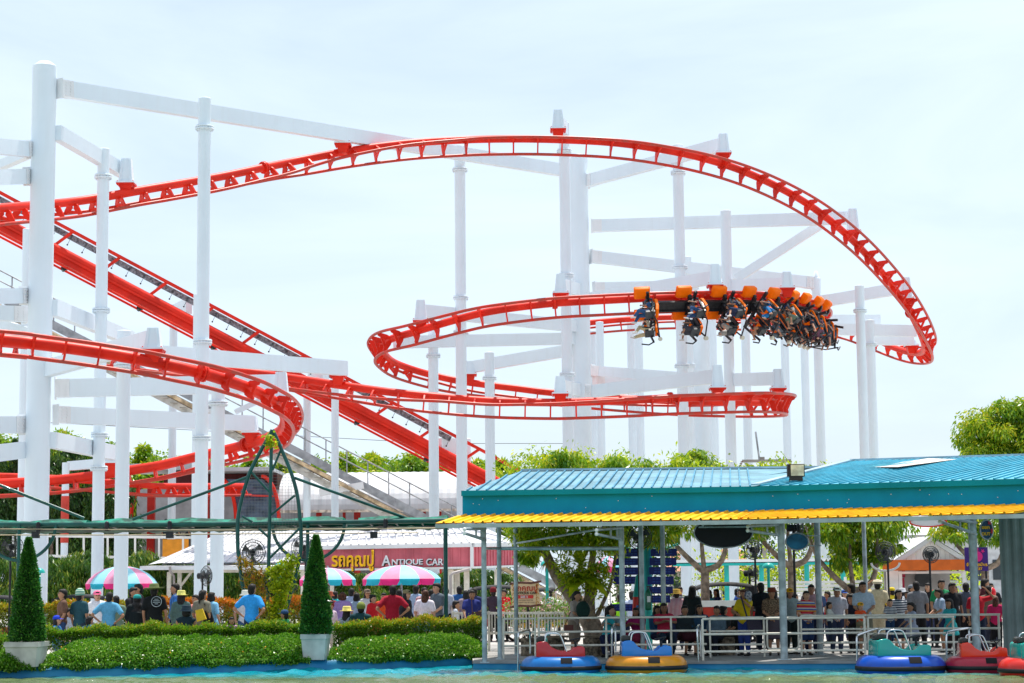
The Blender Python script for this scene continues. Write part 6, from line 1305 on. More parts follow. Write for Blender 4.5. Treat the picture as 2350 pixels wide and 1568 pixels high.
def hair_mesh(pn, kind):
    key = (pn, 'h', kind)
    if key in MESHC: return MESHC[key]
    d = pose(pn); hs = d['hs']; c = head_c(d); m = MB(); q = lambda x, y, z: c + V(x, y, z) * hs; r = lambda a, b, e: (a * hs, b * hs, e * hs)
    if kind in ('short', 'long', 'bob', 'pony', 'curly', 'bun'):
        m.sphere(q(0, .022, .030), r(.086, .092, .100), 16, 10); m.sphere(q(0, .048, -.045), r(.078, .064, .085), 14, 8); m.sphere(q(0, -.04, .075), r(.070, .055, .045), 12, 7)
    if kind == 'long':
        m.sphere(q(0, .065, -.15), r(.095, .052, .20), 14, 9); [m.sphere(q(s * .072, .02, -.08), r(.028, .05, .14), 10, 7) for s in (-1, 1)]
    if kind == 'bob': m.sphere(q(0, .045, -.055), r(.098, .070, .085), 14, 8); [m.sphere(q(s * .075, .0, -.045), r(.026, .05, .075), 10, 7) for s in (-1, 1)]
    if kind == 'pony': capsule(m, q(0, .11, .03), q(0, .13, -.20), .035 * hs, .018 * hs)
    if kind == 'curly': [m.sphere(q(.08 * math.cos(k * 1.3), .03 + .07 * math.sin(k * 1.3), .06 * math.sin(k * 2.2)), r(.05, .05, .05), 9, 6) for k in range(9)]
    if kind == 'bun': m.sphere(q(0, .09, .09), r(.045, .045, .045), 10, 7)
    if kind == 'hijab':
        m.sphere(q(0, .012, .0), r(.098, .105, .125), 16, 10); m.sphere(q(0, .03, -.20), r(.15, .12, .16), 16, 10); m.sphere(q(0, .05, -.36), r(.19, .13, .2), 16, 10)
    me = remesh(m, .018, 2)
    me.materials.append(None); MESHC[key] = me; return me
def hat_mesh(pn, kind):
    key = (pn, 'hat', kind)
    if key in MESHC: return MESHC[key]
    d = pose(pn); hs = d['hs']; c = head_c(d); m = MB(); S = hs * 1.04; T = lambda prof: [(a * S, b * S) for a, b in prof]
    if kind in ('cap', 'capback'):
        s = -1 if kind == 'cap' else 1
        m.lathe(T([(.098, .035), (.097, .065), (.083, .105), (.05, .128), (0, .136)]), c + V(0, .012, 0), 18)
        vs = []
        for k in range(9): a = PI * k / 8; vs += [c + V(math.cos(a) * .085, s * (.045 + math.sin(a) * .05), .045) * S, c + V(math.cos(a) * .080, s * (.075 + math.sin(a) * .105), .032) * S]
        m.add(vs, [(2 * k, 2 * k + 1, 2 * k + 3, 2 * k + 2) for k in range(8)], True)
    elif kind == 'beanie': m.lathe(T([(.100, .01), (.104, .05), (.100, .10), (.08, .15), (.04, .175), (0, .18)]), c + V(0, .012, 0), 18)
    elif kind == 'bucket': m.lathe(T([(.150, .0), (.148, .008), (.104, .045), (.098, .11), (.085, .13), (0, .138)]), c + V(0, .01, 0), 20)
    elif kind == 'fedora': m.lathe(T([(.165, .035), (.160, .028), (.102, .040), (.096, .12), (.08, .145), (.03, .135), (0, .13)]), c + V(0, .01, 0), 20)
    elif kind == 'wide': m.lathe(T([(.215, .06), (.19, .03), (.105, .045), (.098, .12), (.07, .15), (0, .15)]), c + V(0, .01, 0), 20)
    elif kind == 'sailor': m.lathe(T([(.100, .02), (.125, .06), (.128, .075), (.10, .07), (.095, .11), (0, .13)]), c + V(0, .012, 0), 20)
    elif kind == 'scarf': m.sphere(c + V(0, .012, .03), (.094 * S, .104 * S, .106 * S), 16, 10)
    me = bpy.data.meshes.new('hat'); me.from_pydata(m.v, [], m.f); me.polygons.foreach_set('use_smooth', [True] * len(m.f)); me.materials.append(None); MESHC[key] = me; return me
def cloth(rgb, name=None):
    n = name or 'cloth_%d_%d_%d' % rgb; c = tuple(min(.8, x * .95) for x in srgb(*rgb)); return mat(n, c, .85, var=.05, scale=28)
STRIPE_NAVY = stripemat('navy_white_stripes', [(.6, .6, .6), (.015, .02, .06)], .062); STRIPE_POLO = stripemat('rainbow_polo_stripes', [(.50, .02, .03), (.55, .30, .04), (.03, .08, .35), (.50, .50, .5), (.50, .02, .03)], .16)
PLAIDB = stripemat('blue_plaid', [(.02, .12, .40), (.04, .22, .55), (.02, .07, .25)], .07, 0); CHECK = stripemat('red_white_check', [(.5, .10, .14), (.60, .50, .52)], .035, 0); LEOP = mat('leopard_cloth', (.30, .20, .12), .8, scale=38, col2=(.04, .02, .015)); FLOR = mat('flower_print', (.5, .5, .5), .8, scale=26, col2=(.06, .07, .12))
DOTS = mat('dotted_cloth', (.03, .05, .09), .8, scale=40, col2=(.4, .45, .5)); MINT = stripemat('mint_knit_stripes', [(.50, .62, .48), (.10, .30, .22)], .06)
CM = dict(navystripe=STRIPE_NAVY, polo=STRIPE_POLO, plaid=PLAIDB, check=CHECK, leopard=LEOP, floral=FLOR, dots=DOTS, mint=MINT)
def cm(x): return CM[x] if isinstance(x, str) else cloth(x)
NP_ = [0]
def part(root, name, me, m):
    o = bpy.data.objects.new(name, me); COL.objects.link(o); o.parent = root
    ms = m if isinstance(m, (list, tuple)) else [m]
    for i, q in enumerate(ms): o.material_slots[i].link = 'OBJECT'; o.material_slots[i].material = q
    return o
def person(pn, label, top, topc, bot=None, botc=(30, 32, 45), hair='short', hat=None, hatc=None, skin=0, hairm=None, group=None, shoe=None):
    root = empty('person', (0, 0, 0), label, 'person', group)
    part(root, 'body', garment_mesh(pn, 'body'), [SKINS[skin], EYE, LIP, shoe or SHOED])
    if bot: part(root, bot if bot != 'minishorts' else 'shorts', garment_mesh(pn, bot), cm(botc))
    if top: part(root, {'tee': 'shirt', 'long': 'long_sleeved_shirt', 'tank': 'vest_top', 'dress': 'dress', 'robe': 'robe'}[top], garment_mesh(pn, top), cm(topc))
    if hair: part(root, 'hair' if hair != 'hijab' else 'headscarf', hair_mesh(pn, hair), hairm or HAIRB)
    if hat: part(root, 'hat' if hat not in ('cap', 'capback', 'beanie') else 'cap', hat_mesh(pn, hat), cm(hatc))
    return root
Rr = lambda deg: math.radians(deg)
def put(root, u, vt, D, yaw, hh=1.71, z0=0.0, s=None):
    """stand a person so that the top of the head reaches vt; yaw 0 faces the camera, 90 faces right in the picture, 180 away"""
    if s is None: s = (ZV(u, vt, D) - z0) / hh
    root.location = (GX(ub(u, 1440), D), D, z0); root.rotation_euler = (Rr(random.uniform(-2.5, 2.5)), Rr(random.uniform(-2.5, 2.5)), Rr(yaw + (0 if root['label'].startswith('big man') else random.uniform(-14, 14)))); root.scale = (s * 1.05, s * 1.05, s); return root
BLK = (22, 22, 26); WHT = (225, 225, 230); NAVY = (25, 35, 70); JEAN = (50, 75, 115); TEAL_ = (40, 150, 160)
gl, gq, gd = 'visitors by the hedge at left', 'visitors queuing for the car ride', 'visitors watching from the dock'
def pp_(u, vt, D, yaw, pn, label, top, tc, bot, bc, hair='short', hat=None, hc=None, skin=0, hairm=None, group=gl, z0=0.0, s=None):
    hh = {'child': 1.76, 'child_rail': 1.75}.get(pn, 1.705) if not pn.startswith(('sit', 'child_sit')) else 1.31
    if pn == 'child_sit': hh = 1.34
    if hat in ('beanie', 'wide', 'fedora'): hh += .05
    elif hat: hh += .03
    return put(person(pn, label, top, tc, bot, bc, hair, hat, hc, skin, hairm, group), u, vt, D, yaw, hh, z0, s)
L_ = [
 (137, 1351, 46.3, -70, 'relaxed', 'man in a brown T-shirt facing left, nearest the left clipped cone', 'tee', (105, 75, 60), 'trousers', JEAN),
 (134, 1408, 45.2, 80, 'sit', 'seated woman in blue shirt and blue cap, low beside the left clipped cone', 'tee', (45, 110, 165), 'trousers', JEAN, 'long', 'cap', (25, 60, 190), 1),
 (160, 1395, 47.2, 60, 'child', 'small boy in pale clothes between the brown shirt and the striped beanie', 'tee', (190, 200, 215), 'shorts', NAVY),
 (184, 1350, 46.2, 160, 'stand', 'man in a dark teal T-shirt and a mint striped beanie, seen from behind', 'tee', (35, 75, 85), 'trousers', (45, 60, 75), 'short', 'beanie', 'mint'),
 (228, 1353, 49, 10, 'stand', 'person with a pink cap and white T-shirt under the left parasol', 'tee', WHT, 'trousers', (120, 120, 130), 'short', 'cap', (235, 110, 150), 1),
 (246, 1358, 46, 180, 'hips', 'man in a pale blue T-shirt from behind, hands on hips', 'tee', (95, 165, 200), 'trousers', (50, 60, 80)),
 (204, 1411, 45.3, 150, 'sit', 'child with dark ponytail in a blue top sitting at the hedge', 'tee', (50, 115, 165), 'trousers', NAVY, 'pony'),
 (270, 1366, 47.4, 200, 'relaxed', 'woman in a striped green top right of the pale blue T-shirt', 'tee', (110, 130, 110), 'trousers', (60, 70, 80)),
 (309, 1362, 46.2, -150, 'fold', 'person in a long black headscarf and robe with a teal cap', 'robe', (18, 28, 30), None, BLK, 'hijab', 'cap', (30, 150, 145)),
 (320, 1339, 49.3, -60, 'relaxed', 'man in a dark grey polo shirt in front of the left parasol', 'tee', (62, 58, 62), 'trousers', BLK),
 (298, 1347, 48.3, 60, 'phone', 'man in black raising a hand to his face behind the headscarf', 'tee', BLK, 'trousers', BLK),
 (359, 1336, 46, 178, 'stand', 'big man in black T-shirt with round back print and olive brimmed hat', 'tee', (14, 18, 20), 'trousers', (25, 28, 30), 'short', 'wide', (95, 105, 60)),
 (396, 1338, 49.5, -80, 'relaxed', 'man in a blue plaid shirt facing left', 'long', 'plaid', 'trousers', NAVY),
 (416, 1352, 47.6, 170, 'relaxed', 'woman in a grey-green cardigan and yellow straw hat', 'long', (80, 105, 100), 'trousers', (70, 80, 80), 'long', 'fedora', (205, 200, 110), 1),
 (424, 1384, 45.4, 180, 'sit', 'woman in a dark bucket hat and flowered skirt sitting with her back turned', 'tank', (20, 42, 52), 'skirt', 'floral', 'bob', 'bucket', (18, 42, 55)),
 (462, 1353, 46.3, 160, 'relaxed', 'woman with a ponytail and grey-brown blouse carrying a black shoulder bag', 'tee', (125, 120, 105), 'trousers', NAVY, 'pony'),
 (446, 1364, 48.8, -40, 'stand', 'older woman in a peach top with a yellow flower by her face', 'tee', (235, 150, 140), 'trousers', (150, 110, 110)),
 (488, 1358, 46.6, 150, 'relaxed', 'woman with bobbed hair in a long light blue blouse', 'dress', (130, 190, 225), 'trousers', WHT, 'bob', None, None, 1),
 (534, 1416, 45.3, 20, 'child', 'little girl looking over the hedge at the white table', 'tee', (200, 150, 190), 'shorts', NAVY, 'long'),
 (578, 1339, 46.4, 170, 'hips', 'man in a bright blue T-shirt from behind in front of the pointed trellis', 'tee', (45, 150, 225), 'trousers', (30, 45, 75)),
 (562, 1352, 48.2, 30, 'relaxed', 'person with a white brimmed hat hidden behind the bright blue T-shirt', 'tee', (200, 200, 205), 'trousers', JEAN, 'short', 'bucket', (225, 220, 205)),
 (655, 1398, 46, -100, 'child', 'boy in a green T-shirt and blue cap below the lime vine', 'tee', (45, 145, 90), 'shorts', (60, 90, 100), 'short', 'cap', (35, 70, 110)),
]
for q in L_: pp_(*q)
Q_ = [
 (755, 1355, 53, 20, 'relaxed', 'woman with a rust brown hat and red top beside the right clipped cone', 'tee', (140, 40, 50), 'trousers', (120, 40, 50), 'long', 'bucket', (150, 70, 45)),
 (757, 1376, 48, 30, 'child', 'girl in a pale pink vest with red sleeves beside the right clipped cone', 'long', (215, 190, 205), 'trousers', (190, 180, 170), 'pony', 'scarf', (130, 25, 30)),
 (773, 1356, 55, 170, 'stand', 'man in a turquoise T-shirt behind the girl in pink', 'tee', (50, 175, 180), 'trousers', JEAN),
 (788, 1358, 50.4, 175, 'relaxed', 'woman with curly reddish hair and lilac dress', 'dress', (165, 135, 195), None, NAVY, 'curly', None, None, 0, HAIRR),
 (795, 1386, 46.6, 160, 'sit', 'woman in a yellow hat and polka dot top sitting at the hedge', 'long', 'dots', 'trousers', NAVY, 'long', 'fedora', (225, 205, 110), 1),
 (824, 1376, 46.4, 180, 'sit', 'seated man in a dark teal T-shirt with a colourful headscarf', 'tee', (22, 62, 68), 'trousers', BLK, 'short', 'scarf', (120, 130, 60)),
 (804, 1349, 56, 180, 'stand', 'man with a pale shirt and black backpack, at the back of the queue', 'tee', (150, 160, 190), 'trousers', NAVY),
 (820, 1360, 51.5, 150, 'relaxed', 'person in a pale blue top left of the woman in a tank top', 'long', (160, 180, 205), 'trousers', (90, 90, 110), 'bob'),
 (846, 1350, 55, 30, 'relaxed', 'woman in a cap and white tank top in the queue', 'tank', (190, 190, 195), 'trousers', (60, 60, 70), 'long', 'cap', (120, 100, 85)),
 (858, 1364, 50.5, 60, 'stand', 'woman in a red dress with white dots', 'dress', (210, 30, 40), None, BLK, 'bun', None, None, 1),
 (876, 1360, 53.5, 0, 'stand', 'man in an orange shirt half hidden by the man in crimson', 'tee', (215, 75, 30), 'trousers', BLK),
 (898, 1342, 47.6, 178, 'hips', 'man in a crimson polo shirt with both hands on his hips', 'tee', (165, 20, 45), 'trousers', (28, 36, 40), 'short'),
 (936, 1351, 49.5, 80, 'relaxed', 'woman in an olive cap and black jacket holding a bag', 'long', (38, 38, 44), 'minishorts', BLK, 'long', 'cap', (130, 120, 85), 1),
 (916, 1352, 55, 170, 'stand', 'woman with long dark hair right behind the crimson polo shirt', 'tee', (60, 50, 70), 'trousers', BLK, 'long'),
 (957, 1342, 54.5, 170, 'stand', 'man in a pale blue checked shirt under the largest parasol', 'long', (150, 170, 200), 'trousers', NAVY),
 (969, 1347, 53, 200, 'relaxed', 'man in a pink plaid shirt under the largest parasol', 'long', 'check', 'trousers', NAVY),
 (972, 1353, 48.4, 176, 'relaxed', 'woman in a white T-shirt and denim shorts seen from behind', 'tee', (235, 225, 238), 'minishorts', (85, 125, 165), 'long', None, None, 1, HAIRR),
 (992, 1352, 54, 150, 'stand', 'man in a white shirt behind the one in grey', 'tee', (190, 195, 215), 'trousers', BLK),
 (1005, 1337, 49.3, -60, 'fold', 'tall man in a grey T-shirt looking down at his hands', 'tee', (85, 95, 105), 'trousers', (25, 28, 35), 'short', None, None, 1),
 (1020, 1343, 55, 170, 'stand', 'person with dark hair behind the green pergola post', 'tee', (170, 175, 190), 'trousers', BLK, 'bob'),
 (1051, 1344, 55.5, 175, 'stand', 'man in a blue shirt behind the picket fence', 'tee', (40, 90, 150), 'trousers', NAVY),
 (1066, 1354, 54.5, 200, 'relaxed', 'woman with long black hair behind the picket fence', 'tee', (150, 130, 140), 'trousers', NAVY, 'long'),
 (1043, 1378, 54, 90, 'child', 'child in a white T-shirt behind the picket fence', 'tee', (210, 215, 225), 'shorts', NAVY),
 (1086, 1349, 57, 180, 'stand', 'man in navy standing behind the woman in the embroidered blouse', 'tee', (35, 45, 90), 'trousers', NAVY),
 (1080, 1354, 50, 5, 'walk', 'woman in a navy embroidered blouse with a brown bag walking towards the water', 'tee', (45, 55, 130), 'trousers', (28, 28, 34), 'pony'),
 (1134, 1347, 59, 180, 'stand', 'person with a dark red hat by the parked vintage car', 'tee', (60, 45, 60), 'trousers', BLK, 'short', 'beanie', (110, 20, 30)),
 (1158, 1352, 59, -40, 'stand', 'person in bright red near the ride sign', 'tee', (215, 25, 40), 'trousers', BLK),
 (1257, 1352, 57.5, -90, 'stand', 'man in a white T-shirt left of the leaning tree, behind the flowers', 'tee', (210, 220, 235), 'trousers', NAVY),
]
for q in Q_: pp_(*q, **({'group': gq} if len(q) < 15 else {}))
D_ = [
 (1318, 1356, 45.6, 60, 'lean_rail', 'woman in a beige top hugging a dark backpack, leaning on the railing by the tree', 'tee', (165, 150, 140), 'shorts', (130, 115, 100), 'pony', None, None, 0),
 (1392, 1386, 45.9, 75, 'sit_lean', 'seated woman in a turquoise top leaning on the railing', 'tee', (40, 160, 170), 'trousers', NAVY, 'pony', None, None, 1),
 (1414, 1386, 46.0, -40, 'sit_lean', 'seated man in a striped shirt with a navy and white cap', 'tee', (130, 150, 155), 'trousers', NAVY, 'short', 'cap', (40, 55, 110), 0),
 (1452, 1353, 60, 180, 'sit', 'man in white seen from behind, far beyond the dock posts', 'tee', (190, 200, 230), 'trousers', NAVY),
 (1421, 1360, 60, 180, 'sit', 'child in lime green beside the man in white', 'tee', (150, 220, 40), 'trousers', NAVY),
 (1466, 1391, 46.0, -20, 'sit_lean', 'seated woman in a magenta top between two dock posts', 'tee', (150, 25, 90), 'skirt', (120, 30, 60), 'long', None, None, 2),
 (1525, 1380, 46.0, 0, 'sit_lean', 'seated woman in red resting her chin on her hand, right of the third post', 'tee', (190, 40, 70), 'trousers', (20, 40, 60), 'long', None, None, 2),
 (1505, 1386, 46.8, 40, 'sit', 'seated person in blue denim beside the woman in red', 'long', (45, 95, 135), 'trousers', NAVY, 'long'),
 (1556, 1350, 50.5, 170, 'stand', 'man in a red checked shirt and straw hat behind the dock', 'long', 'check', 'trousers', NAVY, 'short', 'bucket', (190, 150, 60)),
 (1561, 1346, 58, 10, 'stand', 'woman in navy and white far behind the checked shirt', 'tee', 'navystripe', 'trousers', NAVY, 'bun', None, None, 1),
 (1590, 1343, 48.5, 140, 'stand', 'standing woman with long black hair in a dark jacket', 'long', (32, 42, 45), 'trousers', BLK, 'long', None, None, 1),
 (1572, 1386, 46.2, 30, 'sit', 'seated girl in charcoal and a dark red skirt, first of the seated row', 'long', (42, 52, 58), 'skirt', (60, 15, 30), 'pony', None, None, 0),
 (1609, 1384, 46.3, 10, 'sit', 'seated woman with long hair in a dark blue top, second of the seated row', 'long', (35, 70, 100), 'trousers', BLK, 'long', None, None, 0),
 (1645, 1387, 46.2, -20, 'sit', 'seated woman in a grey cardigan, third of the seated row', 'long', (95, 115, 130), 'trousers', (25, 30, 45), 'pony', None, None, 0),
 (1661, 1388, 47.5, 120, 'sit', 'person with a black bun sitting behind the grey cardigan', 'tee', (60, 70, 75), 'trousers', BLK, 'bun'),
 (1685, 1386, 46.4, -80, 'sit', 'seated woman in black with long brown hair, left of the yellow blouse', 'tee', (26, 26, 30), 'trousers', BLK, 'long', None, None, 0, HAIRR),
 (1708, 1351, 45.7, -30, 'wipe_face', 'woman in a yellow blouse wiping her face with a cloth', 'tee', (215, 185, 20), 'trousers', (40, 60, 130), 'long', None, None, 0, HAIRR),
 (1752, 1336, 47.6, 175, 'stand', 'man in a black T-shirt with his back turned, right of the yellow blouse', 'tee', (20, 24, 30), 'trousers', (30, 40, 60), 'short'),
 (1776, 1345, 45.7, 0, 'fold', 'woman in a leopard print top and brown hat left of the thick post', 'tee', 'leopard', 'skirt', (85, 75, 85), 'long', 'fedora', (130, 60, 40)),
 (1815, 1347, 46.5, 10, 'stand', 'woman in a grey T-shirt and yellow cap right of the thick post', 'tee', (150, 165, 165), 'trousers', (30, 40, 40), 'bob', 'cap', (220, 160, 20)),
 (1739, 1342, 57, 20, 'stand', 'grey-haired man far behind the man in black', 'tee', (140, 140, 150), 'trousers', BLK),
 (1850, 1355, 45.5, 15, 'fold', 'boy in a red, yellow and blue striped polo shirt at the railing', 'tee', 'polo', 'shorts', (28, 50, 90), 'short', None, None, 1),
 (1861, 1340, 47.2, 5, 'stand', 'tall young man in a pink shirt behind the striped polo', 'tee', (180, 140, 145), 'trousers', NAVY, 'short'),
 (1877, 1347, 52, 160, 'stand', 'man with a yellow backpack behind the second right post', 'tee', (70, 90, 130), 'trousers', NAVY),
 (1830, 1362, 53, 100, 'stand', 'woman in white with her hair tied up behind the yellow cap', 'tee', (190, 190, 195), 'trousers', NAVY, 'bun'),
 (1906, 1381, 45.6, 70, 'child_rail', 'little boy in a white T-shirt with yellow straps standing on the bench', 'tee', (200, 200, 190), 'trousers', (25, 40, 65), 'short'),
 (1919, 1344, 46.6, 10, 'stand', 'woman in a dotted white T-shirt and grey cap', 'tee', (195, 190, 200), 'trousers', (50, 60, 90), 'pony', 'cap', (130, 145, 145)),
 (1962, 1338, 48, -120, 'relaxed', 'person in black at the left of the man holding the toddler', 'tee', (20, 24, 30), 'trousers', BLK),
 (1958, 1362, 46.9, -60, 'child', 'girl in dark clothes behind the toddler', 'tee', (30, 30, 50), 'trousers', BLK, 'pony'),
 (1985, 1334, 45.7, 10, 'fold', 'man in a white printed T-shirt holding a toddler on the rail', 'tee', (175, 190, 205), 'shorts', (130, 125, 105), 'short'),
 (1973, 1380, 45.25, 20, 'child_sit', 'toddler in an orange shirt and yellow cap sitting on the railing', 'tee', (225, 80, 30), 'shorts', (130, 120, 90), 'short', 'capback', (230, 170, 20), 1),
 (2014, 1327, 49.5, 178, 'arm_up', 'man in a cream sailor uniform and white cap seen from behind', 'tee', (205, 190, 155), 'trousers', (190, 175, 145), 'short', 'sailor', (215, 205, 180)),
 (2042, 1374, 45.3, 0, 'child_rail', 'boy in a navy and white striped T-shirt holding the rail', 'tee', 'navystripe', 'trousers', (30, 60, 95), 'short', None, None, 1),
 (2064, 1352, 46.2, 25, 'stand', 'woman with glasses and long hair in a navy and white striped top', 'tee', 'navystripe', 'skirt', (40, 45, 65), 'long', None, None, 1),
 (2094, 1382, 45.4, -70, 'child_rail', 'girl in a pale grey dress leaning on the rail, facing left', 'dress', (165, 170, 190), 'trousers', (30, 35, 50), 'pony'),
 (2112, 1333, 48.4, 178, 'stand', 'man in a two-tone grey and beige T-shirt seen from behind', 'tee', (120, 120, 125), 'trousers', BLK, 'short'),
 (2158, 1329, 50, 0, 'stand', 'man in a green shirt looking over the others', 'tee', (25, 130, 80), 'trousers', BLK),
 (2165, 1350, 46.8, -70, 'lean_rail', 'woman in a white T-shirt with a blue print, facing left', 'tee', (160, 180, 205), 'minishorts', (30, 45, 80), 'pony'),
 (2187, 1336, 47.2, 10, 'stand', 'tall man in a black shirt behind the girl in turquoise', 'tee', (18, 20, 26), 'trousers', BLK, 'short', None, None, 2),
 (2183, 1374, 45.3, -40, 'child_rail', 'girl in a turquoise blouse leaning on the rail', 'dress', (45, 170, 175), 'trousers', (60, 40, 40), 'long', None, None, 0),
 (2216, 1336, 48.5, 178, 'stand', 'man in a grey T-shirt with his back turned, left of the red polo', 'tee', (75, 80, 95), 'trousers', BLK),
 (2247, 1346, 45.9, 0, 'arm_up', 'man in a red polo shirt behind the rightmost post, arm raised', 'tee', (185, 20, 40), 'trousers', (25, 35, 60), 'short'),
 (2256, 1327, 50, 100, 'stand', 'tall man with dark hair behind the rightmost post', 'tee', (90, 30, 40), 'trousers', BLK),
 (2273, 1343, 48, 150, 'stand', 'man in a khaki T-shirt beside the corrugated wall', 'tee', (120, 105, 90), 'trousers', (50, 55, 75)),
 (2281, 1337, 52, 0, 'stand', 'woman in black near the red balloon', 'tee', (25, 25, 30), 'trousers', BLK, 'long'),
 (2286, 1368, 47, 160, 'stand', 'girl in magenta beside the corrugated wall', 'tee', (190, 30, 90), 'trousers', BLK, 'long', None, None, 0, HAIRR),
]
for q in D_: pp_(*q, **({'group': gd} if len(q) < 15 else {}))
for o in [o for o in COL.objects if o.get('label', '').startswith('toddler in an orange')]:
    o.location = (GX(ub(1974, 1440), 45.2), 45.2, .74); o.scale = (.55, .55, .55); o.location.z = ZV(1974, 1381, 45.2) - 1.37 * .55
for o in [o for o in COL.objects if o.get('label', '').startswith('little boy in a white')]:
    s_ = (ZV(1906, 1381, 45.6) - .30) / 1.76; o.scale = (s_, s_, s_); o.location.z = .30
for o in [o for o in COL.objects if o.get('label', '').startswith('boy in a navy and white')]:
    s_ = (ZV(2042, 1374, 45.3) - .28) / 1.76; o.scale = (s_, s_, s_); o.location.z = .28
BC = [('red', (190, 25, 40)), ('yellow', (220, 190, 40)), ('white', (205, 205, 210)), ('blue', (40, 80, 160)), ('black', (25, 25, 30)), ('green', (40, 130, 80)), ('grey', (110, 115, 125)), ('pink', (220, 110, 150))]
FARP = [(1987, 1352, 3, None, None), (2000, 1350, 2, 'cap', 'yellow'), (2026, 1352, 4, None, None), (2048, 1346, 1, 'cap', 'yellow'), (2076, 1348, 2, 'bucket', 'white'), (2086, 1356, 6, None, None), (2099, 1340, 4, 'cap', 'grey'), (2096, 1362, 7, None, None), (2131, 1344, 5, 'cap', 'green'), (2143, 1354, 0, 'beanie', 'red'), (2132, 1337, 4, None, None), (2200, 1344, 2, None, None), (1690, 1350, 3, None, None), (1779, 1352, 6, None, None), (1548, 1352, 2, None, None), (1900, 1356, 0, None, None), (1938, 1352, 2, 'cap', 'blue'), (2232, 1350, 7, None, None)]
BCd = dict(BC)
for i, (u, v, ci, hat, hcn) in enumerate(FARP):
    D = 54.5 + (i * 7 % 5); nm, c = BC[ci]
    where = {1987: 'left of the sailor', 2000: 'just left of the sailor cap', 2026: 'right of the sailor uniform', 2048: 'above the boy in navy stripes', 2076: 'right of the woman with glasses', 2086: 'above the girl in the grey dress', 2099: 'left of the two-tone T-shirt', 2096: 'low behind the grey dress', 2131: 'right of the two-tone T-shirt', 2143: 'left of the man in green', 2132: 'behind the two-tone T-shirt, tallest', 2200: 'between the black and the grey shirts', 1690: 'left of the yellow blouse', 1779: 'behind the leopard print top', 1548: 'left of the checked shirt', 1900: 'left of the dotted T-shirt', 1938: 'right of the dotted T-shirt', 2232: 'left of the red polo'}[u]
    pp_(u, v, D, (i * 67) % 360, ['stand', 'relaxed', 'fold'][i % 3], 'distant visitor in %s%s, %s' % (nm, (' with a %s %s' % (hcn, 'cap' if hat != 'bucket' else 'hat')) if hat else '', where), 'tee', c, 'trousers', NAVY, ['short', 'long', 'bob'][i % 3], hat, BCd.get(hcn), i % 3, None, 'distant visitors near the kiosk')
for i, u in enumerate((378, 406, 428)):
    D = 104.5; zf = ZV(500, 1205, 108); pr = person('stand', 'staff member with black hair on the station platform, %s of three' % ['leftmost', 'middle', 'rightmost'][i], 'tee', (40, 45, 60), 'trousers', BLK, 'short', None, None, 0, None, 'people on the station platform'); put(pr, u, 1189, D, 60 + 30 * i, 1.73, 0, 1.0); pr.location.z = ZV(u, 1189, D) - 1.73
# accessories
def acc(name, m, mt, label, cat): return m.build(name, mt, origin=m.v[0], label=label, cat=cat)
def onb(u, v, D): return P(u, v, D)
c = onb(359, 1381, 45.76); m = MB()
m.tube([c + V(math.cos(t) * .115, 0, math.sin(t) * .115) for t in [2 * PI * i / 24 for i in range(24)]], .008, 5, closed=True)
for k, wd_ in enumerate((.09, .15, .17, .08)): m.box(c + V(0, 0, .055 - .035 * k), (wd_, .008, .013))
acc('back_print', m, mat('silver_print', (.35, .40, .42), .5), 'round pale print on the back of the big black T-shirt', 'print')
m = MB(); c = onb(478, 1418, 46.1); m.prism([c + V(-.08, 0, .16), c + V(.05, 0, .16), c + V(.14, 0, -.12), c + V(.02, 0, -.18), c + V(-.12, 0, -.12)], (0, .12, 0)); m.tube([c + V(-.06, .05, .15), onb(468, 1385, 46.1), c + V(.05, .05, .15)], .012, 5); acc('shoulder_bag', m, BLKM if 'BLKM' in globals() else cloth(BLK), 'black shoulder bag of the woman with the ponytail', 'bag')
m = MB(); c = onb(1338, 1400, 45.2); m.sphere(c, (.16, .10, .20), 14, 9); m.box(c + V(.02, -.10, -.05), (.18, .03, .14)); acc('backpack', m, cloth((16, 45, 38)), 'dark green backpack held by the woman at the railing', 'backpack')
m = MB(); c = onb(1305, 1441, 45.1); m.box(c, (.21, .08, .13)); m.tube([c + V(-.08, 0, .07), onb(1303, 1420, 45.1), onb(1309, 1405, 45.2)], .01, 5); acc('handbag', m, cloth((95, 55, 50)), 'small brown woven bag hanging below the dark backpack', 'bag')
m = MB(); c = onb(1717, 1366, 45.3); m.sphere(c, (.09, .05, .10), 10, 7); m.sphere(c + V(.03, -.02, -.08), (.05, .03, .07), 8, 5); acc('handkerchief', m, FLOR, 'patterned cloth held to the face of the woman in yellow', 'cloth')
m = MB(); c = onb(1730, 1433, 45.3); m.prism([c + V(-.17, 0, .18), c + V(.12, 0, .18), c + V(.20, 0, -.14), c + V(-.12, 0, -.16)], (0, .12, 0)); m.tube([c + V(-.15, .02, .17), onb(1700, 1368, 45.4)], .02, 6); acc('shoulder_bag', m, cloth((60, 55, 70)), 'large grey bag on the hip of the woman in yellow', 'bag')
m = MB(); c = onb(1095, 1412, 49.6); m.box(c, (.26, .08, .17)); m.tube([c + V(-.12, 0, .08), onb(1082, 1372, 49.75)], .012, 5); acc('handbag', m, cloth((85, 60, 60)), 'brown bag of the woman in the embroidered blouse', 'bag')
m = MB(); c = onb(2277, 1360, 51.5); m.sphere(c, (.10, .10, .13), 14, 9); m.cyl(c - V(0, 0, .13), c - V(0, 0, .5), .004, seg=4); acc('balloon', m, mat('red_balloon', (.7, .01, .02), .15), 'red balloon at the far right of the crowd', 'balloon')
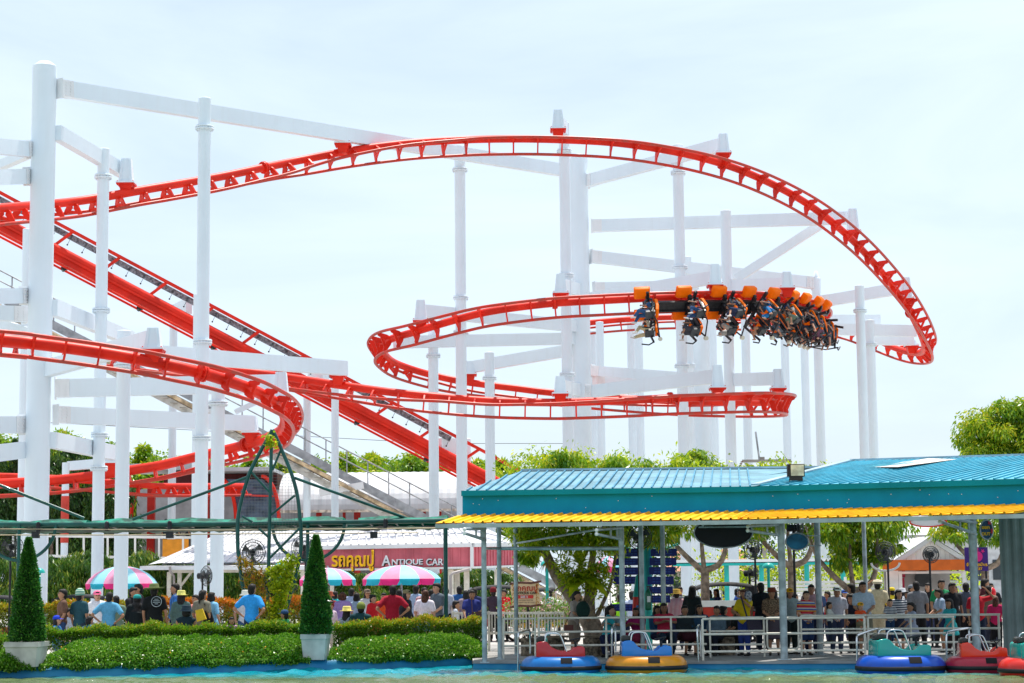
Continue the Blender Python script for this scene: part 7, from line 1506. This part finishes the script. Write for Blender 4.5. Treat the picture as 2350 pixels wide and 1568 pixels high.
m = MB(); c = onb(458, 1403, 45.9); m.prism([c + V(-.10, 0, .02), c + V(.06, 0, .06), c + V(.15, 0, -.18), c + V(-.06, 0, -.24)], (0, .1, 0)); acc('yellow_bag', m, mat('yellow_fabric', (.75, .50, .03), .8), 'yellow bag beside the seated woman in the bucket hat', 'bag')
# ---------------------------------------------------------------- bumper boats
def boat(u, D, wpx, ring, body, label, vc=None, bcol2=None, kx=1):
    s = px(wpx, D) / 1.76; root = empty('bumper_boat', (0, 0, 0), label, 'bumper boat', 'bumper boats moored at the dock')
    a_, b_, r = .64, .52, .235; m = MB(); n, k = 40, 14; vs = []
    for i in range(n):
        t = 2 * PI * i / n; cr = V(math.copysign(abs(math.cos(t)) ** .85, math.cos(t)) * a_, math.copysign(abs(math.sin(t)) ** .85, math.sin(t)) * b_, 0); od = V(math.cos(t) / a_, math.sin(t) / b_, 0).normalized()
        for j in range(k): q = 2 * PI * j / k; vs.append(cr + od * math.cos(q) * r + V(0, 0, math.sin(q) * r * .98 - .02))
    m.add(vs, [(i * k + j, ((i + 1) % n) * k + j, ((i + 1) % n) * k + (j + 1) % k, i * k + (j + 1) % k) for i in range(n) for j in range(k)], True); m.build('inflatable_ring', ring, root)
    m = MB(); vs = []
    for i in range(n):
        t = 2 * PI * i / n; cr = V(math.copysign(abs(math.cos(t)) ** .85, math.cos(t)) * a_, math.copysign(abs(math.sin(t)) ** .85, math.sin(t)) * b_, 0); od = V(math.cos(t) / a_, math.sin(t) / b_, 0).normalized()
        for hh_ in (-.085, -.08, .0, .005): vs.append(cr + od * (r + (.012 if hh_ in (-.08, .0) else -.012)) + V(0, 0, hh_))
    m.add(vs, [(i * 4 + j, ((i + 1) % n) * 4 + j, ((i + 1) % n) * 4 + j + 1, i * 4 + j + 1) for i in range(n) for j in range(3)], True); m.build('rubber_band', mat('black_rubber', (.012, .012, .014), .5), root)
    prof = [(-.54, .19), (-.53, .48), (-.50, .52), (-.36, .535), (-.30, .51), (-.20, .40), (-.09, .34), (.0, .315), (.11, .315), (.16, .30), (.22, .33), (.28, .39), (.34, .41), (.48, .41), (.515, .38), (.52, .19)]
    bev = lambda o: (setattr(o.modifiers.new('b', 'BEVEL'), 'width', .03), setattr(o.modifiers['b'], 'segments', 3), o.data.polygons.foreach_set('use_smooth', [True] * len(o.data.polygons)), o)[-1]
    m = MB()
    for sy, th in ((-1, .10), (1, .10)): m.prism([V(x, sy * .34 - .05, z) for x, z in prof], (0, th, 0))
    m.prism([V(-.54, -.3, .18), V(-.535, -.3, .50), V(-.36, -.3, .52), V(-.26, -.3, .40), V(-.20, -.3, .26), V(.25, -.3, .24), V(.30, -.3, .38), V(.50, -.3, .39), V(.52, -.3, .18)], (0, .6, 0)); o = m.build('cockpit_shell', body, root); bev(o)
    m = MB(); m.prism([V(-.53, -.2, .50), V(-.53, -.2, .60), V(-.47, -.2, .635), V(-.33, -.2, .62), V(-.30, -.2, .52)], (0, .4, 0)); bev(m.build('motor_cover', mat('smoked_cover', (.03, .032, .03), .25), root))
    for sy in (-.33, .33):
        m = MB(); m.tube([Vector(a) for a in spline([(-.345, sy, .46), (-.335, sy, .60), (-.30, sy, .68), (-.20, sy, .70), (-.06, sy, .69), (.0, sy, .63), (.08, sy, .42), (.14, sy, .25)], 24)[0]], .016, 8); m.build('grab_bar', CHROME, root)
        m = MB(); m.box((.14, sy * 1.13, .24), (.045, .03, .07)); m.build('bar_foot', CHROME, root)
    m = MB(); m.cyl((.33, 0, .38), (.32, 0, .50), .028, seg=8)
    for q in (0, 1, 2): a = 2 * PI * q / 3; m.cyl((.32, 0, .50), (.31 + .10 * math.cos(a), .10 * math.sin(a), .56), .010, seg=5)
    m.tube([V(.31 + .115 * math.cos(t), .115 * math.sin(t), .565 + .02 * math.cos(t)) for t in [2 * PI * i / 20 for i in range(20)]], .013, 6, closed=True); m.build('steering_wheel', DARK, root)
    m = MB(); vs = []
    for i in range(5):
        x = .0 + .25 * i / 4 - .02
        for q in (22, 42, 62): vs.append(V(x, -(b_ + math.cos(math.radians(q)) * (r + .008)) * math.sqrt(max(0, 1 - (x / 1.4) ** 2)), math.sin(math.radians(q)) * (r + .006) * .98 - .02))
    m.add(vs, [(i * 3 + j, i * 3 + 3 + j, i * 3 + 4 + j, i * 3 + 1 + j) for i in range(4) for j in (0, 1)], True); m.build('black_patch', mat('black_patch', (.016, .016, .018), .9, spec=.1), root)
    root.location = (GX(ub(u, 1510), D), D, -.02); root.scale = (s, s, s); root.rotation_euler.z = kx; return root
vin = lambda n, c: mat(n, c, .32, var=.05, scale=4, coat=.15)
boat(1287, 41.9, 184, vin('vinyl_azure', (.004, .15, .46)), mat('gloss_crimson', (.50, .012, .02), .14, var=.03, coat=.5), 'bumper boat with azure ring and crimson seat, leftmost', kx=.0)
boat(1483, 41.8, 187, vin('vinyl_amber', (.66, .24, .006)), mat('gloss_sky_blue', (.008, .18, .58), .14, var=.03, coat=.5), 'bumper boat with amber yellow ring and sky blue seat', kx=.02)
boat(2066, 40.3, 203, vin('vinyl_royal_blue', (.004, .075, .46)), mat('gloss_turquoise', (.008, .34, .29), .14, var=.03, coat=.5), 'bumper boat with royal blue ring and turquoise seat', kx=.08)
boat(2255, 40.1, 172, vin('vinyl_raspberry', (.38, .015, .04)), mat('gloss_vermilion', (.72, .035, .008), .12, var=.03, coat=.5), 'bumper boat with raspberry ring and vermilion seat', kx=-.1)
boat(2390, 38.6, 196, vin('vinyl_red', (.62, .02, .012)), mat('gloss_turquoise', (.02, .42, .36), .14), 'bumper boat with bright red ring, cut by the right frame edge', kx=.1)
# ---------------------------------------------------------------- vintage ride cars
def vintage(label, u, D, yaw, bodym, s=1.0):
    root = empty('vintage_car', (0, 0, 0), label, 'ride car', 'antique ride cars with black canopies'); BK_ = mat('black_canvas', (.02, .02, .024), .7)
    m = MB(); m.prism([V(-.95, -.42, .45), V(-.95, -.42, .85), V(-.55, -.42, .95), V(-.45, -.42, .68), V(.35, -.42, .68), V(.45, -.42, .90), V(1.15, -.36, .86), V(1.2, -.36, .50), V(1.0, -.42, .45)], (0, .84, 0)); m.build('body', bodym, root)
    m = MB(); m.box((1.22, 0, .66), (.05, .5, .36)); m.build('radiator', CHROME, root)
    for x, r in ((-.62, .34), (.85, .32)):
        for y in (-.55, .55):
            m = MB(); m.tube([V(x + math.cos(t) * r, y, r + math.sin(t) * r) for t in [2 * PI * i / 22 for i in range(22)]], .035, 6, closed=True); o = m.build('wheel', mat('black_rubber', (.012, .012, .014), .5), root)
            m = MB()
            for k in range(10): a = 2 * PI * k / 10; m.cyl((x, y, r), (x + math.cos(a) * r, y, r + math.sin(a) * r), .010, seg=4)
            m.build('spokes', BEIGE, o)
    m = MB(); vs = []
    for i in range(9):
        x = -1.0 + 1.9 * i / 8; z = 1.62 + .10 * math.sin(PI * i / 8) - (.05 if i in (0, 8) else 0)
        for y, dz in ((-.56, -.09), (-.54, 0), (0, .03), (.54, 0), (.56, -.09)): vs.append((x, y, z + dz))
    m.add(vs, [(i * 5 + j, i * 5 + 5 + j, i * 5 + 6 + j, i * 5 + 1 + j) for i in range(8) for j in range(4)], True); m.prism([V(-1.0, -.55, 1.6), V(-.72, -.55, 1.62), V(-.62, -.55, 1.0), V(-.88, -.55, .95)], (0, 1.1, 0)); m.build('canopy', BK_, root)
    for x, x2 in ((.85, .55), (.1, .1), (-.5, -.5)):
        for y in (-.5, .5): m = MB(); m.cyl((x2, y * .84, .7), (x, y, 1.66), .014, seg=5); m.build('canopy_post', CHROME, root)
    for y in (-.3, .3): m = MB(); m.sphere((1.2, y, .92), (.09, .09, .09), 10, 6); m.build('headlight', CHROME, root)
    m = MB(); m.box((-.5, 0, .76), (.14, .7, .42)); m.box((-.25, 0, .66), (.5, .7, .12)); m.build('seat', mat('dark_leather', (.03, .02, .02), .5), root)
    root.location = (GX(ub(u, 1400), D), D, 0); root.rotation_euler.z = yaw; root.scale = (s, s, s); return root
CRED = mat('car_red', (.45, .02, .02), .3); CYEL = mat('car_yellow', (.70, .38, .02), .3)
vintage('red vintage ride car with black canopy behind the seated women', 1660, 57, PI, CRED, .96); vintage('vintage ride car with black canopy behind the man in brown', 192, 60, 0, CYEL, .86)
vintage('red vintage ride car at the left frame edge', 0, 58, 0, CRED, .86); vintage('red vintage ride car under the pavilion beside the ride sign', 1140, 60, PI, CRED, .95); vintage('yellow vintage ride car behind the ride sign', 1262, 59, PI, CYEL, .9)
for u, v, D, lab, c_, s_ in ((1628, 1352, 57, 'driver in teal inside the red vintage car', (35, 95, 110), .9), (1645, 1350, 57.3, 'passenger in navy inside the red vintage car', (40, 50, 90), .9), (1652, 1378, 56.8, 'small girl in pink in the red vintage car', (220, 150, 200), .62), (214, 1378, 60, 'driver in navy with a yellow hair clip in the left vintage car', (40, 55, 130), .8)):
    q = person('sit', lab, 'tee', c_, 'trousers', NAVY, 'long', group='riders of the vintage cars'); q.scale = (s_, s_, s_); q.location = (GX(ub(u, 1400), D), D, ZV(u, v, D) - 1.3 * s_); q.rotation_euler.z = Rr(-60)
# ---------------------------------------------------------------- the train
tr_ = empty("coaster_train", tuple(FB[0][0]), 'orange and black suspended coaster train with seats hanging from the middle track', 'coaster train')
BLKP = mat('train_black', (.015, .016, .020), .35, var=.2, scale=8); BLKR = mat('train_rubber_grey', (.045, .055, .065), .45)
def proj(p): q = RM.transposed() @ (p - CAM); return (CX + F * q.x / -q.z, CY - F * q.y / -q.z)
UV = [proj(f[0] + f[2] * .5) for f in FB]
iL = min(range(30, len(FB) // 2), key=lambda i: UV[i][0]); 
i0 = max(range(0, iL), key=lambda i: UV[i][0])
def idx_at(u, lo, hi): return min(range(lo, hi), key=lambda i: abs(UV[i][0] - u))
rows = []
s_i = idx_at(1478, i0, iL); stp = 1.0
step_len = (FB[1][0] - FB[0][0]).length
targets = [1480, 1570, 1647, 1714, 1767, 1808, 1839, 1862]
ridx = [idx_at(u, i0, iL) for u in targets]
ridx = [ridx[0] - int(round(k * (ridx[0] - ridx[3]) / 3.0 * (1 - .012 * k))) for k in range(9)]
ridx = [max(2, q) for q in ridx]
def fr(i): p, t, nn, l = FB[i]; return p, t, nn, (l if l.z > 0 else -l)
def swing(i, k):
    """the seats swing out a little lower than the plane of the rails"""
    p, t, nn, l = fr(i); a = math.radians(13 + max(0, k - 3) * 9); n2 = (nn * math.cos(a) - l * math.sin(a)).normalized(); l2 = (l * math.cos(a) + nn * math.sin(a)).normalized()
    o = p + nn * .82; return o - n2 * .82, t, n2, l2
prev = None
for k, i in enumerate(ridx):
    p, t, nn, l = fr(i)
    for s in (1, -1):
        rl = p + nn * .5 + l * s * .40; c = rl + l * s * .10 + nn * .07; h = (.26, .21, .13)
        m = MB(); vs = []
        for dn, ks in ((-.13, 1.0), (.10, .96), (.17, .70)):
            vs += [c + nn * dn + t * a * .33 * ks + l * b * .24 * ks for a, b in ((-1, -1), (1, -1), (1, 1), (-1, 1))]
        m.add(vs, [(3, 2, 1, 0), (8, 9, 10, 11)] + [(a + q, a + (q + 1) % 4, a + 4 + (q + 1) % 4, a + 4 + q) for a in (0, 4) for q in range(4)])
        o = m.build('wheel_cover', ORANGE, tr_); md = o.modifiers.new('b', 'BEVEL'); md.width = .05; md.segments = 3; o.data.polygons.foreach_set('use_smooth', [True] * len(o.data.polygons))
        m = MB(); m.cyl(rl + nn * .18 - t * .20 + l * s * .02, rl + nn * .30 - t * .20 - l * s * .10, .075, seg=12); m.cyl(rl + nn * .26 - t * .28, rl + nn * .26 - t * .12, .05, seg=10); m.beam(rl + nn * .28 - l * s * .04 - t * .20, p + nn * .80 + l * s * .12 - t * .2, .15, .14)
        m.build('bogie_arm', BLKP, tr_)
        m = MB(); 
        for tt_ in (-.16, .16): m.cyl(rl - l * s * .02 + nn * .13 + t * tt_, rl + l * s * .06 + nn * .13 + t * tt_, .07, seg=12)
        m.build('guide_wheels', BLKR, tr_)
    if prev:
        pp0, tt0, nn0, ll0 = prev; m = MB(); a = pp0 + nn0 * .80; b = p + nn * .80
        m.beam(a, b, .10, .44, up=l); m.beam(a + ll0 * .2 + nn0 * .05, b + l * .2 + nn * .05, .12, .06, up=l); m.beam(a - ll0 * .2 + nn0 * .05, b - l * .2 + nn * .05, .12, .06, up=l)
        m.build('train_spine', BLKP, tr_)
    prev = (p, t, nn, l)
    # hanger and seats
    p, t, nn, l = swing(i, k)
    cb = p - t * .16; hn = cb + nn * .82; m = MB(); m.beam(hn, cb + nn * 1.12, .16, .26, up=l); m.beam(cb + nn * 1.10 - l * .95, cb + nn * 1.10 + l * .95, .10, .12, up=t)
    m.beam(cb + nn * 1.1 + l * .0, cb + nn * 2.05 - t * .05, .08, .12, up=l); m.beam(cb + nn * 1.1 - l * .93, cb + nn * 1.96 - l * .92 - t * .2, .06, .08, up=l)
    for a in (-.92, -.04, .92): m.tube([cb + nn * 1.95 + l * a - t * .2, cb + nn * 2.12 + l * a + t * .02, cb + nn * 2.05 + l * a + t * .30], .03, 6)
    m.tube([cb + nn * 2.0 + l * .9 + t * .05, cb + nn * 2.18 + l * .3 - t * .28, cb + nn * 2.18 - l * .5 - t * .40], .03, 6); m.beam(cb + nn * 2.1 + l * .4 - t * .2, cb + nn * 1.5 - l * .1 - t * .3, .05, .05); m.beam(cb + nn * 2.18 - l * .5 - t * .4, cb + nn * 1.5 - l * .6 - t * .25, .05, .05)
    for a in (-.7, -.3, .2, .6): m.beam(cb + nn * (1.3 + .1 * abs(a)) + l * a - t * .26, cb + nn * 2.08 + l * (a + .12) - t * .1, .06, .06)
    m.build('seat_frame', BLKP, tr_)
    m = MB(); c = cb + nn * 2.24 - l * .55 - t * .42; m.cyl(c - nn * .05 - l * .04, c + nn * .05 + l * .04, .085, seg=14); m.build('parking_wheel', mat('beige_wheel', (.55, .52, .42), .5), tr_)
    for s in (1, -1):
        o_ = cb + l * s * .47
        m = MB(); bk = []
        for dn, hw, dt in ((1.12, .15, -.22), (1.2, .22, -.26), (1.6, .24, -.28), (1.9, .23, -.24)):
            bk += [o_ + nn * dn + l * hw - t * (-dt), o_ + nn * dn - l * hw - t * (-dt), o_ + nn * dn - l * hw * .9 - t * (-dt + .13), o_ + nn * dn + l * hw * .9 - t * (-dt + .13)]
        m.add(bk, [(0, 1, 2, 3), (15, 14, 13, 12)] + [(a * 4 + q, a * 4 + 4 + q, a * 4 + 4 + (q + 1) % 4, a * 4 + (q + 1) % 4) for a in range(3) for q in range(4)])
        ob_ = m.build('seat_shell', ORANGE, tr_); md = ob_.modifiers.new('b', 'BEVEL'); md.width = .035; md.segments = 2
        m = MB(); m.beam(o_ + nn * 1.92 - t * .22, o_ + nn * 1.94 + t * .16, .36, .10, up=nn); m.beam(o_ + nn * 1.25 - t * .17, o_ + nn * 1.85 - t * .17, .34, .06, up=t)
        for q in (-1, 1): m.tube([o_ + nn * 1.10 + l * q * .10 - t * .20, o_ + nn * 1.06 + l * q * .12 - t * .02, o_ + nn * 1.25 + l * q * .13 + t * .12, o_ + nn * 1.62 + l * q * .12 + t * .15], .05, 8)
        m.tube([o_ + nn * 1.5 + l * .2 + t * .15, o_ + nn * 1.48 + t * .26, o_ + nn * 1.5 - l * .2 + t * .15], .022, 6); m.build('restraint', BLKR, ob_)
        m = MB(); m.beam(o_ + nn * 1.72 + t * .12 + l * .20, o_ + nn * 1.72 + t * .12 - l * .20, .10, .14, up=nn); m.build('seat_insert', ORANGE, ob_)
RC = [((40, 75, 115), 'trousers', (45, 80, 120)), ((225, 215, 190), 'trousers', (190, 175, 140)), ((150, 40, 50), 'trousers', (35, 65, 105)), ((60, 60, 70), 'shorts', (60, 60, 70)), ((25, 35, 70), 'shorts', (35, 45, 75)), ((60, 70, 80), 'shorts', (150, 145, 140)),
      ((30, 110, 170), 'trousers', (30, 110, 165)), ((200, 60, 40), 'minishorts', (60, 50, 50)), ((200, 190, 180), 'shorts', (95, 110, 95)), ((110, 140, 170), 'shorts', (100, 110, 120)), ((30, 35, 50), 'shorts', (40, 45, 60)), ((40, 40, 50), 'shorts', (50, 50, 50)),
      ((90, 60, 80), 'trousers', (95, 60, 80)), ((160, 160, 170), 'minishorts', (90, 90, 100)), ((70, 80, 100), 'shorts', (60, 70, 90)), ((190, 110, 90), 'minishorts', (120, 60, 60)), ((60, 90, 120), 'shorts', (70, 80, 90)), ((40, 40, 45), 'shorts', (60, 60, 70))]
ORD = ['first', 'second', 'third', 'fourth', 'fifth', 'sixth', 'seventh', 'eighth', 'ninth']
for k, i in enumerate(ridx):
    p, t, nn, l = swing(i, k); cb = p - t * .16
    for j, s in enumerate((1, -1)):
        top, bt, bc = RC[(k * 2 + j) % 18]; q = person(['rider', 'rider_wide'][(k + j) % 2], 'coaster rider in the %s seat of the %s row from the left' % (['upper', 'lower'][j], ORD[k]), 'tee', top, bt, bc, ['short', 'long', 'short'][(k + j) % 3], 'cap' if (k, j) == (4, 0) else None, (30, 90, 170), (k + j) % 2, None, 'riders on the suspended train', mat('pale_shoe', (.55, .52, .48), .6) if k < 3 else SKINS[0])
        z_ = -nn; y_ = -t; x_ = y_.cross(z_).normalized(); R = Matrix((x_, y_, z_)).transposed(); sc = .97
        o_ = cb + l * s * .47 + nn * 1.90; q.matrix_world = Matrix.Translation(o_ + (R @ V(0, .02, -.45)) * sc) @ (R.to_4x4() @ Matrix.Scale(sc, 4))
